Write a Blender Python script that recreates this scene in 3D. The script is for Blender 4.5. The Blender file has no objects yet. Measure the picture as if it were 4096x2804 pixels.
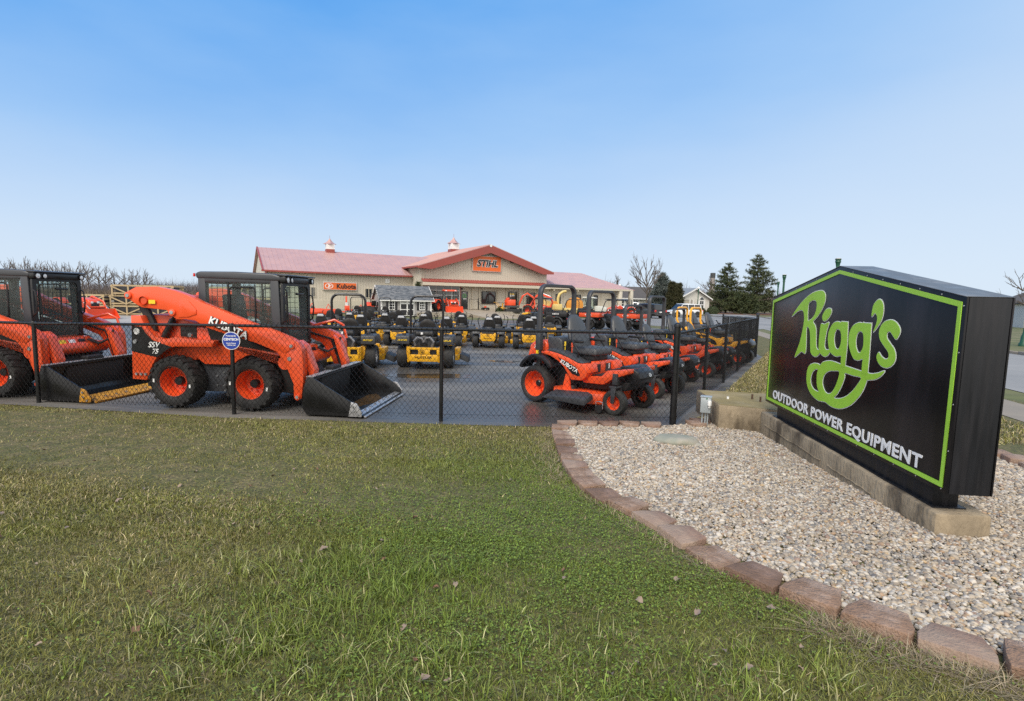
import bpy, bmesh, math, random
import numpy as np
from mathutils import Vector, Matrix, noise

R = math.radians
SC = bpy.context.scene
COL = SC.collection
random.seed(7)
rng = np.random.default_rng(7)

# ------------------------------------------------------------------ camera, sky, sun, exposure
CAMH = 1.75
cam_d = bpy.data.cameras.new('camera')
cam = bpy.data.objects.new('camera', cam_d)
COL.objects.link(cam)
cam_d.sensor_width = 36.0
cam_d.lens = 36.0 * 2100 / 4096
cam_d.clip_start = 0.05
cam_d.clip_end = 4000
pitch = math.atan(212 / 2100)
cam.matrix_world = (Matrix.Translation((0, 0, CAMH)) @ Matrix.Rotation(R(90) - pitch, 4, 'X')
                    @ Matrix.Rotation(0.022, 4, 'Z'))
SC.camera = cam

SUN_EL, SUN_AZ = 48.0, 204.0      # azimuth clockwise from +Y
W = bpy.data.worlds.new('World')
SC.world = W
W.use_nodes = True
wn = W.node_tree
wn.nodes.clear()
w_out = wn.nodes.new('ShaderNodeOutputWorld')
w_bg = wn.nodes.new('ShaderNodeBackground')
w_sky = wn.nodes.new('ShaderNodeTexSky')
w_sky.sky_type = 'NISHITA'
w_sky.sun_disc = False
w_sky.sun_elevation = R(SUN_EL)
w_sky.sun_rotation = R(SUN_AZ)
w_sky.air_density = 1.0
w_sky.dust_density = 0.6
w_sky.ozone_density = 1.6
# thin bright haze over the physical sky: deepest blue high to the front left, paling to the right and behind
w_bg.inputs['Strength'].default_value = 0.12
def _n(t, **kw):
    q = wn.nodes.new(t)
    for k_, v_ in kw.items(): setattr(q, k_, v_)
    return q
w_tc = _n('ShaderNodeTexCoord'); w_sep = _n('ShaderNodeSeparateXYZ'); wn.links.new(w_tc.outputs['Generated'], w_sep.inputs[0])
w_g = _n('ShaderNodeMapRange', interpolation_type='SMOOTHSTEP')
w_g.inputs['From Min'].default_value = -0.03; w_g.inputs['From Max'].default_value = 0.62
wn.links.new(w_sep.outputs['Z'], w_g.inputs['Value'])
w_dot = _n('ShaderNodeVectorMath', operation='DOT_PRODUCT'); w_dot.inputs[1].default_value = (-0.62, 0.42, 0.0)
wn.links.new(w_tc.outputs['Generated'], w_dot.inputs[0])
w_h = _n('ShaderNodeMapRange', interpolation_type='SMOOTHSTEP')
w_h.inputs['From Min'].default_value = -0.75; w_h.inputs['From Max'].default_value = 0.85
w_h.inputs['To Min'].default_value = 0.03; w_h.inputs['To Max'].default_value = 1.0
wn.links.new(w_dot.outputs['Value'], w_h.inputs['Value'])
w_m = _n('ShaderNodeMath', operation='MULTIPLY'); wn.links.new(w_g.outputs[0], w_m.inputs[0]); wn.links.new(w_h.outputs[0], w_m.inputs[1])
# faint uneven veil of thin cloud over the whole dome
w_map = _n('ShaderNodeMapping'); w_map.inputs['Scale'].default_value = (1.6, 1.6, 5.0); wn.links.new(w_tc.outputs['Generated'], w_map.inputs[0])
w_ns = _n('ShaderNodeTexNoise'); w_ns.inputs['Scale'].default_value = 1.7; w_ns.inputs['Detail'].default_value = 5.0; wn.links.new(w_map.outputs[0], w_ns.inputs['Vector'])
w_nr = _n('ShaderNodeMapRange'); w_nr.inputs['From Min'].default_value = 0.3; w_nr.inputs['From Max'].default_value = 0.7
w_nr.inputs['To Min'].default_value = 0.86; w_nr.inputs['To Max'].default_value = 1.10; wn.links.new(w_ns.outputs['Fac'], w_nr.inputs['Value'])
w_m2 = _n('ShaderNodeMath', operation='MULTIPLY'); wn.links.new(w_m.outputs[0], w_m2.inputs[0]); wn.links.new(w_nr.outputs[0], w_m2.inputs[1])
w_ramp = _n('ShaderNodeValToRGB'); wn.links.new(w_m2.outputs[0], w_ramp.inputs[0])
e = w_ramp.color_ramp.elements
e[0].position = 0.0; e[0].color = (0.70, 0.82, 0.96, 1)
e[1].position = 1.0; e[1].color = (0.045, 0.30, 0.85, 1)
x_ = e.new(0.35); x_.color = (0.36, 0.60, 0.95, 1)
x_ = e.new(0.68); x_.color = (0.15, 0.43, 0.91, 1)
# bright cloud inferred from the soft light, added behind the viewer as frontal fill
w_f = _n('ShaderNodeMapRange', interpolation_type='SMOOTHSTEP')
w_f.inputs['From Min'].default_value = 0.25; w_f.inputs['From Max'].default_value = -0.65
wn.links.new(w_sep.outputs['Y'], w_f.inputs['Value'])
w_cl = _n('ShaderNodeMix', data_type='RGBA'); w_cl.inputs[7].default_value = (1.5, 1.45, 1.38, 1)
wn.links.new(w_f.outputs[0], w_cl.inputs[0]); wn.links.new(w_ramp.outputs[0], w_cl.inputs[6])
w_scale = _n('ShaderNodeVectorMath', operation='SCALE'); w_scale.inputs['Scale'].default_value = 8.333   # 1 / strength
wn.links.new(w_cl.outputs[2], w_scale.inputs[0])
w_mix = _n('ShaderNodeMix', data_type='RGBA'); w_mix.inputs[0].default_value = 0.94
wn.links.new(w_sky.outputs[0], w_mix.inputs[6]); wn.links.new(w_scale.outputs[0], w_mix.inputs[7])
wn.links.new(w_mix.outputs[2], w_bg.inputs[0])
wn.links.new(w_bg.outputs[0], w_out.inputs[0])

sun_d = bpy.data.lights.new('sun', 'SUN')
sun_d.energy = 2.9
sun_d.angle = R(28)
sun_d.color = (1.0, 0.92, 0.80)
sun = bpy.data.objects.new('sun', sun_d)
COL.objects.link(sun)
sd = Vector((math.sin(R(SUN_AZ)) * math.cos(R(SUN_EL)), math.cos(R(SUN_AZ)) * math.cos(R(SUN_EL)), math.sin(R(SUN_EL))))
sun.rotation_euler = sd.to_track_quat('Z', 'Y').to_euler()

SC.view_settings.view_transform = 'Standard'
SC.view_settings.look = 'None'
SC.view_settings.exposure = 0.0
SC.view_settings.gamma = 1.0
SC.view_settings.use_curve_mapping = False
SC.render.engine = 'CYCLES'
SC.cycles.use_denoising = False
SC.cycles.max_bounces = 6
SC.cycles.diffuse_bounces = 3
SC.cycles.glossy_bounces = 4
SC.cycles.transmission_bounces = 6
SC.cycles.transparent_max_bounces = 10
SC.cycles.caustics_reflective = False
SC.cycles.caustics_refractive = False
SC.cycles.use_adaptive_sampling = True
SC.cycles.adaptive_threshold = 0.006

# ------------------------------------------------------------------ materials
MATS = {}

def mat(name, col, rough=0.5, metal=0.0, var=0.12, scale=6.0, bump=0.0, bscale=80.0, coat=0.0, spec=0.5,
        col2=None, c2scale=2.0, c2lo=0.45, c2hi=0.65, attr=None, rvar=0.1, stretch=None, world=False, emit=0.0):
    """Principled material whose colour, gloss and relief vary with procedural noise."""
    if name in MATS:
        return MATS[name]
    m = bpy.data.materials.new(name)
    m.use_nodes = True
    nt = m.node_tree
    N, L = nt.nodes, nt.links
    b = N['Principled BSDF']
    b.inputs['Metallic'].default_value = metal
    b.inputs['Specular IOR Level'].default_value = spec
    b.inputs['Coat Weight'].default_value = coat
    b.inputs['Coat Roughness'].default_value = 0.12
    if world:
        g = N.new('ShaderNodeNewGeometry'); src = g.outputs['Position']
    else:
        tc = N.new('ShaderNodeTexCoord'); src = tc.outputs['Object']
    if stretch:
        mp = N.new('ShaderNodeMapping'); mp.inputs['Scale'].default_value = stretch
        L.new(src, mp.inputs['Vector']); src = mp.outputs['Vector']
    n1 = N.new('ShaderNodeTexNoise'); n1.inputs['Scale'].default_value = scale
    n1.inputs['Detail'].default_value = 4.0; L.new(src, n1.inputs['Vector'])
    if attr:
        a = N.new('ShaderNodeAttribute'); a.attribute_name = attr; base = a.outputs['Color']
    else:
        rgb = N.new('ShaderNodeRGB'); rgb.outputs[0].default_value = (*col, 1); base = rgb.outputs[0]
    if col2:
        n2 = N.new('ShaderNodeTexNoise'); n2.inputs['Scale'].default_value = c2scale
        n2.inputs['Detail'].default_value = 6.0; n2.inputs['Roughness'].default_value = 0.6
        L.new(src, n2.inputs['Vector'])
        mr = N.new('ShaderNodeMapRange'); mr.inputs['From Min'].default_value = c2lo
        mr.inputs['From Max'].default_value = c2hi; L.new(n2.outputs['Fac'], mr.inputs['Value'])
        mx = N.new('ShaderNodeMix'); mx.data_type = 'RGBA'
        L.new(mr.outputs[0], mx.inputs[0]); L.new(base, mx.inputs[6]); mx.inputs[7].default_value = (*col2, 1)
        base = mx.outputs[2]
    if var > 0:
        mr = N.new('ShaderNodeMapRange')
        mr.inputs['From Min'].default_value = 0.25; mr.inputs['From Max'].default_value = 0.75
        mr.inputs['To Min'].default_value = 1 - var; mr.inputs['To Max'].default_value = 1 + var
        L.new(n1.outputs['Fac'], mr.inputs['Value'])
        hs = N.new('ShaderNodeHueSaturation'); L.new(mr.outputs[0], hs.inputs['Value']); L.new(base, hs.inputs['Color'])
        base = hs.outputs['Color']
    L.new(base, b.inputs['Base Color'])
    if emit:
        L.new(base, b.inputs['Emission Color']); b.inputs['Emission Strength'].default_value = emit
    if rvar > 0:
        mr = N.new('ShaderNodeMapRange')
        mr.inputs['From Min'].default_value = 0.3; mr.inputs['From Max'].default_value = 0.7
        mr.inputs['To Min'].default_value = max(0.02, rough - rvar); mr.inputs['To Max'].default_value = min(1, rough + rvar)
        L.new(n1.outputs['Fac'], mr.inputs['Value']); L.new(mr.outputs[0], b.inputs['Roughness'])
    else:
        b.inputs['Roughness'].default_value = rough
    if bump > 0:
        n3 = N.new('ShaderNodeTexNoise'); n3.inputs['Scale'].default_value = bscale; n3.inputs['Detail'].default_value = 5.0
        L.new(src, n3.inputs['Vector'])
        bp = N.new('ShaderNodeBump'); bp.inputs['Strength'].default_value = bump; bp.inputs['Distance'].default_value = 0.02
        L.new(n3.outputs['Fac'], bp.inputs['Height']); L.new(bp.outputs['Normal'], b.inputs['Normal'])
    MATS[name] = m
    return m

def glass(name, tint=(0.75, 0.85, 0.82), alpha=0.25, rough=0.03):
    """Thin window pane: mostly see-through, with a tinted glossy film."""
    if name in MATS:
        return MATS[name]
    m = bpy.data.materials.new(name); m.use_nodes = True
    N, L = m.node_tree.nodes, m.node_tree.links
    b = N['Principled BSDF']
    b.inputs['Base Color'].default_value = (*[c * 0.35 for c in tint], 1)
    b.inputs['Roughness'].default_value = rough
    b.inputs['Specular IOR Level'].default_value = 0.8
    t = N.new('ShaderNodeBsdfTransparent'); t.inputs[0].default_value = (*tint, 1)
    ns = N.new('ShaderNodeTexNoise'); ns.inputs['Scale'].default_value = 3.0
    mr = N.new('ShaderNodeMapRange'); mr.inputs['To Min'].default_value = alpha * 0.8; mr.inputs['To Max'].default_value = alpha * 1.2
    L.new(ns.outputs['Fac'], mr.inputs['Value'])
    ms = N.new('ShaderNodeMixShader'); L.new(mr.outputs[0], ms.inputs[0]); L.new(t.outputs[0], ms.inputs[1]); L.new(b.outputs[0], ms.inputs[2])
    L.new(ms.outputs[0], N['Material Output'].inputs['Surface'])
    MATS[name] = m
    return m

M_ORANGE = mat('orange_paint', (0.78, 0.088, 0.022), 0.32, var=0.05, scale=3, coat=0.25, rvar=0.06)
M_RED = mat('red_orange_paint', (0.74, 0.075, 0.022), 0.35, var=0.06, scale=3, coat=0.2, rvar=0.06)
M_YELLOW = mat('yellow_paint', (0.72, 0.37, 0.012), 0.36, var=0.07, scale=4, coat=0.2, rvar=0.06)
M_GOLD = mat('golden_yellow_paint', (0.80, 0.38, 0.02), 0.36, var=0.05, scale=4, coat=0.2)
M_BLACK = mat('black_paint', (0.012, 0.012, 0.014), 0.32, var=0.2, rvar=0.1)
M_BLACKM = mat('black_matte', (0.016, 0.016, 0.017), 0.6, var=0.25, bump=0.1)
M_GREYP = mat('charcoal_plastic', (0.045, 0.047, 0.052), 0.48, var=0.1, bump=0.06, bscale=300)
M_CAB = mat('dark_grey_cab_paint', (0.045, 0.048, 0.056), 0.42, var=0.08, rvar=0.06)
M_RUBBER = mat('rubber', (0.018, 0.018, 0.019), 0.68, var=0.25, scale=9, bump=0.15, col2=(0.045, 0.042, 0.038), c2scale=4, c2lo=0.5, c2hi=0.8)
M_SEAT = mat('seat_vinyl', (0.05, 0.053, 0.058), 0.42, var=0.1, bump=0.08, bscale=200)
M_SEATB = mat('black_vinyl', (0.014, 0.013, 0.013), 0.5, var=0.2, bump=0.08, bscale=200)
M_GREYT = mat('light_grey_vinyl', (0.42, 0.43, 0.45), 0.5, var=0.08)
M_STEEL = mat('bare_steel', (0.42, 0.43, 0.45), 0.38, metal=0.85, var=0.15)
M_SILVER = mat('silver_wheel', (0.5, 0.5, 0.52), 0.4, metal=0.6, var=0.1)
M_CHROME = mat('lamp_reflector', (0.78, 0.79, 0.80), 0.18, metal=0.35, var=0.15, scale=30)
M_WHITE = mat('white_paint', (0.78, 0.78, 0.77), 0.45, var=0.05)
M_DECALW = mat('white_decal', (0.82, 0.82, 0.82), 0.4, var=0.02)
M_DECALB = mat('black_decal', (0.010, 0.010, 0.012), 0.3, var=0.1)
M_DECALY = mat('yellow_decal', (0.80, 0.55, 0.02), 0.4, var=0.05)
M_LAMPR = mat('red_lens', (0.5, 0.02, 0.015), 0.15, var=0.1)
M_GLASS = glass('cab_glass', (0.91, 0.96, 0.945), 0.07)
M_DGLASS = mat('dark_window_glass', (0.02, 0.024, 0.027), 0.06, var=0.4, scale=0.8, spec=0.8, rvar=0.03)

# ------------------------------------------------------------------ mesh helpers
class MB:
    def __init__(s):
        s.v, s.f, s.m = [], [], []

    def add(s, vs, fs, m=0):
        o = len(s.v)
        s.v.extend([tuple(v) for v in vs])
        for f in fs:
            s.f.append([i + o for i in f]); s.m.append(m)
        return s

    def box(s, c, d, m=0, rz=0.0, ry=0.0, rx=0.0, top=(1, 1)):
        vs = []
        rot = Matrix.Rotation(rz, 3, 'Z') @ Matrix.Rotation(ry, 3, 'Y') @ Matrix.Rotation(rx, 3, 'X')
        for z in (-.5, .5):
            k = top if z > 0 else (1, 1)
            for x, y in ((-.5, -.5), (.5, -.5), (.5, .5), (-.5, .5)):
                p = rot @ Vector((x * d[0] * k[0], y * d[1] * k[1], z * d[2]))
                vs.append((p.x + c[0], p.y + c[1], p.z + c[2]))
        return s.add(vs, [(3, 2, 1, 0), (4, 5, 6, 7), (0, 1, 5, 4), (1, 2, 6, 5), (2, 3, 7, 6), (3, 0, 4, 7)], m)

    def cyl(s, a, b, r, r2=None, n=10, m=0, cap=True):
        a, b = Vector(a), Vector(b)
        r2 = r if r2 is None else r2
        d = (b - a).normalized()
        u = d.orthogonal().normalized(); w = d.cross(u)
        vs = []
        for p, q in ((a, r), (b, r2)):
            for i in range(n):
                t = 2 * math.pi * i / n
                vs.append(p + (u * math.cos(t) + w * math.sin(t)) * q)
        fs = [(i, (i + 1) % n, n + (i + 1) % n, n + i) for i in range(n)]
        if cap:
            fs += [tuple(range(n - 1, -1, -1)), tuple(range(n, 2 * n))]
        return s.add(vs, fs, m)

    def tube(s, pts, r, n=8, m=0, closed=False, flat=None):
        """Round (or flat=(a,b) rectangular-ish) tube swept along pts with parallel frames."""
        P = [Vector(p) for p in pts]
        k = len(P)
        u = None
        vs = []
        for i in range(k):
            if closed:
                t = (P[(i + 1) % k] - P[i - 1]).normalized()
            else:
                t = (P[min(i + 1, k - 1)] - P[max(i - 1, 0)]).normalized()
            if u is None:
                u = t.orthogonal().normalized()
                if flat:
                    u = (Vector(flat[2]) - t * t.dot(Vector(flat[2]))).normalized()
            else:
                u = (u - t * t.dot(u))
                u = u.normalized() if u.length > 1e-6 else t.orthogonal().normalized()
            w = t.cross(u)
            if flat:
                a, b = flat[0] / 2, flat[1] / 2
                c = 0.72
                for x, y in ((a, b * c), (a * c, b), (-a * c, b), (-a, b * c), (-a, -b * c), (-a * c, -b), (a * c, -b), (a, -b * c)):
                    vs.append(P[i] + u * x + w * y)
            else:
                rr = r[i] if isinstance(r, (list, tuple)) else r
                for j in range(n):
                    q = 2 * math.pi * j / n
                    vs.append(P[i] + (u * math.cos(q) + w * math.sin(q)) * rr)
        if flat:
            n = 8
        fs = []
        for i in range(k if closed else k - 1):
            i2 = (i + 1) % k
            for j in range(n):
                fs.append((i * n + j, i * n + (j + 1) % n, i2 * n + (j + 1) % n, i2 * n + j))
        if not closed:
            fs += [tuple(range(n - 1, -1, -1)), tuple(range((k - 1) * n, k * n))]
        return s.add(vs, fs, m)

    def prism(s, out, a, b, ax='y', m=0):
        """Extrude outline (two coordinates) from a to b along axis ax."""
        area = sum(out[i][0] * out[(i + 1) % len(out)][1] - out[(i + 1) % len(out)][0] * out[i][1] for i in range(len(out)))
        if area < 0:
            out = out[::-1]
        n = len(out)
        if ax == 'y':
            pt = lambda p, t: (p[0], t, p[1])
        elif ax == 'x':
            pt = lambda p, t: (t, p[0], p[1])
        else:
            pt = lambda p, t: (p[0], p[1], t)
        lo, hi = (min(a, b), max(a, b))
        vs = [pt(p, lo) for p in out] + [pt(p, hi) for p in out]
        if ax == 'y':
            fs = [tuple(range(n)), tuple(range(2 * n - 1, n - 1, -1))] + [(i, n + i, n + (i + 1) % n, (i + 1) % n) for i in range(n)]
        else:
            fs = [tuple(range(n - 1, -1, -1)), tuple(range(n, 2 * n))] + [(i, (i + 1) % n, n + (i + 1) % n, n + i) for i in range(n)]
        return s.add(vs, fs, m)

    def lathe(s, prof, n=24, m=0, ax='y', c=(0, 0, 0), closed=False):
        """prof: (radius, height along axis)."""
        vs = []
        for r, h in prof:
            for i in range(n):
                t = 2 * math.pi * i / n
                x, y = r * math.cos(t), r * math.sin(t)
                p = {'y': (x, h, y), 'x': (h, x, y), 'z': (x, y, h)}[ax]
                vs.append((p[0] + c[0], p[1] + c[1], p[2] + c[2]))
        fs = []
        k = len(prof)
        for i in range(k if closed else k - 1):
            i2 = (i + 1) % k
            for j in range(n):
                q = (i * n + j, i * n + (j + 1) % n, i2 * n + (j + 1) % n, i2 * n + j)
                fs.append(q if ax != 'y' else q[::-1])
        return s.add(vs, fs, m)

    def sphere(s, c, r, m=0, nu=10, nv=7):
        if not isinstance(r, (tuple, list)):
            r = (r, r, r)
        prof = [(math.sin(math.pi * i / nv), -math.cos(math.pi * i / nv)) for i in range(nv + 1)]
        o = len(s.v)
        s.lathe([(max(p[0], 1e-3), p[1]) for p in prof], nu, m, 'z')
        for i in range(o, len(s.v)):
            v = s.v[i]
            s.v[i] = (v[0] * r[0] + c[0], v[1] * r[1] + c[1], v[2] * r[2] + c[2])
        return s

    def mirror_y(s):
        o = len(s.v); fo = list(s.f); mo = list(s.m)
        s.v.extend([(x, -y, z) for x, y, z in s.v[:o]])
        for f, m in zip(fo, mo):
            s.f.append([i + o for i in f][::-1]); s.m.append(m)
        return s

    def mesh(s, name, mats, bevel=0.0, smooth=35, seg=2):
        me = bpy.data.meshes.new(name)
        me.from_pydata(s.v, [], s.f)
        if not isinstance(mats, (list, tuple)):
            mats = [mats]
        for m in mats:
            me.materials.append(m)
        if len(mats) > 1:
            me.polygons.foreach_set('material_index', s.m)
        bm = bmesh.new(); bm.from_mesh(me)
        bmesh.ops.recalc_face_normals(bm, faces=bm.faces)
        if bevel > 0:
            ed = [e for e in bm.edges if len(e.link_faces) == 2 and e.calc_face_angle(0) > R(25)]
            bmesh.ops.bevel(bm, geom=ed, offset=bevel, segments=seg, affect='EDGES', clamp_overlap=True, profile=0.5)
        bm.to_mesh(me); bm.free()
        if smooth:
            me.polygons.foreach_set('use_smooth', [True] * len(me.polygons))
            me.set_sharp_from_angle(angle=R(smooth))
        return me

    def build(s, name, mats, parent=None, bevel=0.0, smooth=35, loc=(0, 0, 0), rz=0.0, seg=2):
        return link(name, s.mesh(name, mats, bevel, smooth, seg), parent, loc, rz)

def link(name, data, parent=None, loc=(0, 0, 0), rz=0.0):
    o = bpy.data.objects.new(name, data)
    COL.objects.link(o)
    o.location = loc
    o.rotation_euler = (0, 0, rz)
    if parent is not None:
        o.parent = parent
    return o

def tag(o, label=None, cat=None, group=None, kind=None):
    if label: o['label'] = label
    if cat: o['category'] = cat
    if group: o['group'] = group
    if kind: o['kind'] = kind
    return o

def thing(name, label, cat, loc=(0, 0, 0), rz=0.0, group=None):
    return tag(link(name, None, None, loc, rz), label, cat, group)

def dup(root, loc, rz, label, group=None, skip=(), swap=None):
    r = root.copy(); COL.objects.link(r); r.location = loc; r.rotation_euler = (0, 0, rz); r['label'] = label
    if group: r['group'] = group
    def rec(src, dst):
        for ch in src.children:
            if ch.name.split('.')[0] in skip:
                continue
            c = ch.copy(); COL.objects.link(c); c.parent = dst
            if swap and ch.name.split('.')[0] in swap:
                c.data = c.data.copy(); c.data.materials.clear(); c.data.materials.append(swap[ch.name.split('.')[0]])
            rec(ch, c)
    rec(root, r)
    return r

def axes(o, origin, right, up):
    """Place a flat mesh (drawn in its XY plane) with given right and up directions."""
    r = Vector(right).normalized(); u = Vector(up).normalized(); n = r.cross(u)
    o.matrix_local = Matrix(((r.x, u.x, n.x, origin[0]), (r.y, u.y, n.y, origin[1]), (r.z, u.z, n.z, origin[2]), (0, 0, 0, 1)))
    return o

def text_mesh(s, size, material, bold=0.0, shear=0.0, spacing=1.0, extrude=0.0015, align='CENTER', sx=1.0):
    cu = bpy.data.curves.new('lettering', 'FONT')
    cu.body = s; cu.size = size; cu.offset = bold; cu.shear = shear; cu.space_character = spacing
    cu.extrude = extrude; cu.align_x = align; cu.align_y = 'CENTER'; cu.resolution_u = 3
    o = bpy.data.objects.new('lettering', cu); COL.objects.link(o)
    dg = bpy.context.evaluated_depsgraph_get()
    me = bpy.data.meshes.new_from_object(o.evaluated_get(dg))
    bpy.data.objects.remove(o); bpy.data.curves.remove(cu)
    if sx != 1.0:
        me.transform(Matrix.Diagonal((sx, 1, 1, 1)))
    me.materials.clear(); me.materials.append(material)
    return me

def shape_mesh(loops, material, extrude=0.0015, name='emblem'):
    """Flat filled shape from closed 2D loops (inner loops are holes)."""
    cu = bpy.data.curves.new(name, 'CURVE'); cu.dimensions = '2D'; cu.fill_mode = 'BOTH'; cu.extrude = extrude
    for lp in loops:
        sp = cu.splines.new('POLY'); sp.points.add(len(lp) - 1)
        for p, q in zip(sp.points, lp):
            p.co = (q[0], q[1], 0, 1)
        sp.use_cyclic_u = True
    o = bpy.data.objects.new(name, cu); COL.objects.link(o)
    dg = bpy.context.evaluated_depsgraph_get()
    me = bpy.data.meshes.new_from_object(o.evaluated_get(dg))
    bpy.data.objects.remove(o); bpy.data.curves.remove(cu)
    me.materials.clear(); me.materials.append(material)
    return me

def smooth_loop(pts, k=4):
    """Catmull-Rom through closed points."""
    n = len(pts); out = []
    for i in range(n):
        p0, p1, p2, p3 = pts[i - 1], pts[i], pts[(i + 1) % n], pts[(i + 2) % n]
        for j in range(k):
            t = j / k
            out.append(tuple(0.5 * ((2 * b) + (-a + c) * t + (2 * a - 5 * b + 4 * c - d) * t * t + (-a + 3 * b - 3 * c + d) * t ** 3)
                             for a, b, c, d in zip(p0, p1, p2, p3)))
    return out

def ell(cx, cy, rx, ry, n=28):
    return [(cx + rx * math.cos(2 * math.pi * i / n), cy + ry * math.sin(2 * math.pi * i / n)) for i in range(n)]

def rrect(x0, y0, x1, y1, r, k=4):
    out = []
    for cx, cy, a in ((x1 - r, y1 - r, 0), (x0 + r, y1 - r, 90), (x0 + r, y0 + r, 180), (x1 - r, y0 + r, 270)):
        for i in range(k + 1):
            t = R(a + 90 * i / k)
            out.append((cx + r * math.cos(t), cy + r * math.sin(t)))
    return out

def np_mesh(name, verts, faces_flat, sizes, material, col=None, smooth=False):
    """Large mesh straight from numpy arrays."""
    me = bpy.data.meshes.new(name)
    me.vertices.add(len(verts)); me.vertices.foreach_set('co', np.asarray(verts, np.float32).ravel())
    me.loops.add(len(faces_flat)); me.loops.foreach_set('vertex_index', np.asarray(faces_flat, np.int32))
    starts = np.concatenate(([0], np.cumsum(sizes)[:-1])).astype(np.int32)
    me.polygons.add(len(sizes)); me.polygons.foreach_set('loop_start', starts)
    if smooth:
        me.polygons.foreach_set('use_smooth', np.ones(len(sizes), bool))
    me.update(calc_edges=True)
    if col is not None:
        a = me.color_attributes.new('col', 'FLOAT_COLOR', 'POINT')
        c = np.ones((len(verts), 4), np.float32); c[:, :3] = col
        a.data.foreach_set('color', c.ravel())
    me.materials.append(material)
    return me

def ground_z(x, y):
    """Lawn rises gently from the fence towards the viewer."""
    return 0.042 * max(0.0, min(7.05 - y, 6.5))
# ------------------------------------------------------------------ lettering (made first, while the scene is small)
TX = {}
TX['kubota_arm'] = text_mesh('KUBOTA', 0.155, M_DECALW, bold=0.004, spacing=0.98)
TX['kubota_arm_b'] = text_mesh('KUBOTA', 0.155, M_DECALB, bold=0.012, spacing=0.98)
TX['ssv'] = text_mesh('SSV', 0.115, M_DECALW, bold=0.003, shear=0.35)
TX['75'] = text_mesh('75', 0.10, M_DECALW, bold=0.003, shear=0.35)
TX['kubota_s'] = text_mesh('KUBOTA', 0.092, M_DECALW, bold=0.002, shear=0.15)
TX['kubota_bed'] = text_mesh('KUBOTA', 0.11, M_DECALW, bold=0.003)
TX['zd'] = text_mesh('ZD', 0.07, M_DECALW, bold=0.002, shear=0.3)
TX['hustler'] = text_mesh('HUSTLER', 0.075, M_DECALB, bold=0.002, sx=1.35)
TX['hustler_s'] = text_mesh('HUSTLER', 0.05, M_DECALB, bold=0.0015, sx=1.35)
TX['hustler_y'] = text_mesh('HUSTLER', 0.05, M_DECALY, bold=0.0015, shear=0.3, sx=1.1)
M_SIGNB = mat('sign_dark_lettering', (0.014, 0.013, 0.015), 0.4, var=0.05)
TX['stihl'] = text_mesh('STIHL', 1.05, M_SIGNB, bold=0.035, shear=0.25, extrude=0.02, spacing=1.02)
TX['stihl_w'] = text_mesh('STIHL', 1.05, M_DECALW, bold=0.085, shear=0.25, extrude=0.01, spacing=1.02)
TX['kubota_wall'] = text_mesh('Kubota', 0.66, M_SIGNB, bold=0.018, extrude=0.02, spacing=1.05)
TX['outdoor'] = text_mesh('OUTDOOR POWER EQUIPMENT', 0.20, M_DECALW, bold=0.0055, extrude=0.002, spacing=1.08)
M_BLUE = mat('blue_enamel', (0.015, 0.045, 0.30), 0.35, var=0.05)
TX['ct1'] = text_mesh('Protected By', 0.026, M_DECALW, bold=0.0006, extrude=0.0006)
TX['ct2'] = text_mesh('CENTECH', 0.046, M_DECALW, bold=0.0014, extrude=0.0006)
TX['ct3'] = text_mesh('Security Systems', 0.020, M_DECALW, bold=0.0005, extrude=0.0006)
TX['ct4'] = text_mesh('1-800-552-2243', 0.019, M_DECALW, bold=0.0005, extrude=0.0006)
# machine emblem: rounded square with an H
_o = rrect(-0.055, -0.05, 0.055, 0.05, 0.018); _i = rrect(-0.046, -0.041, 0.046, 0.041, 0.012)
_h = [(-0.034, 0.026), (-0.034, 0.014), (-0.024, 0.014), (-0.024, -0.028), (-0.008, -0.028), (-0.008, -0.006), (0.008, -0.006), (0.008, -0.028),
      (0.034, -0.028), (0.034, -0.016), (0.024, -0.016), (0.024, 0.026), (0.008, 0.026), (0.008, 0.006), (-0.008, 0.006), (-0.008, 0.026)]
TX['h_emblem'] = shape_mesh([_o, _i, _h], M_DECALB)
TX['badge'] = shape_mesh([ell(0, 0, .036, .028), ell(-.004, .0, .020, .020)[::1]], M_CHROME)

# ------------------------------------------------------------------ the setting: terrain
def tz(y):
    if y < 7.05:
        return 0.042 * min(7.05 - y, 6.5)
    return -0.008 * (min(max(y, 8), 58) - 8)

def sheet(name, poly, dz, material, holes=None, cuts=(0.55, 7.05, 8.0, 58.0), kind='structure', zf=None, grid=None):
    bm = bmesh.new()
    bm.faces.new([bm.verts.new((x, y, 0)) for x, y in poly])
    ys = list(cuts)
    if grid:
        y0 = min(p[1] for p in poly); y1 = max(p[1] for p in poly)
        ys += list(np.arange(y0, y1, grid))
    for c in ys:
        bmesh.ops.bisect_plane(bm, geom=bm.verts[:] + bm.edges[:] + bm.faces[:], plane_co=(0, c, 0), plane_no=(0, 1, 0))
    for v in bm.verts:
        v.co.z = tz(v.co.y) + dz
    bmesh.ops.recalc_face_normals(bm, faces=bm.faces)
    for f in bm.faces:
        if f.normal.z < 0:
            f.normal_flip()
    me = bpy.data.meshes.new(name); bm.to_mesh(me); bm.free()
    me.materials.append(material)
    o = link(name, me)
    o['kind'] = kind
    return o

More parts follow.
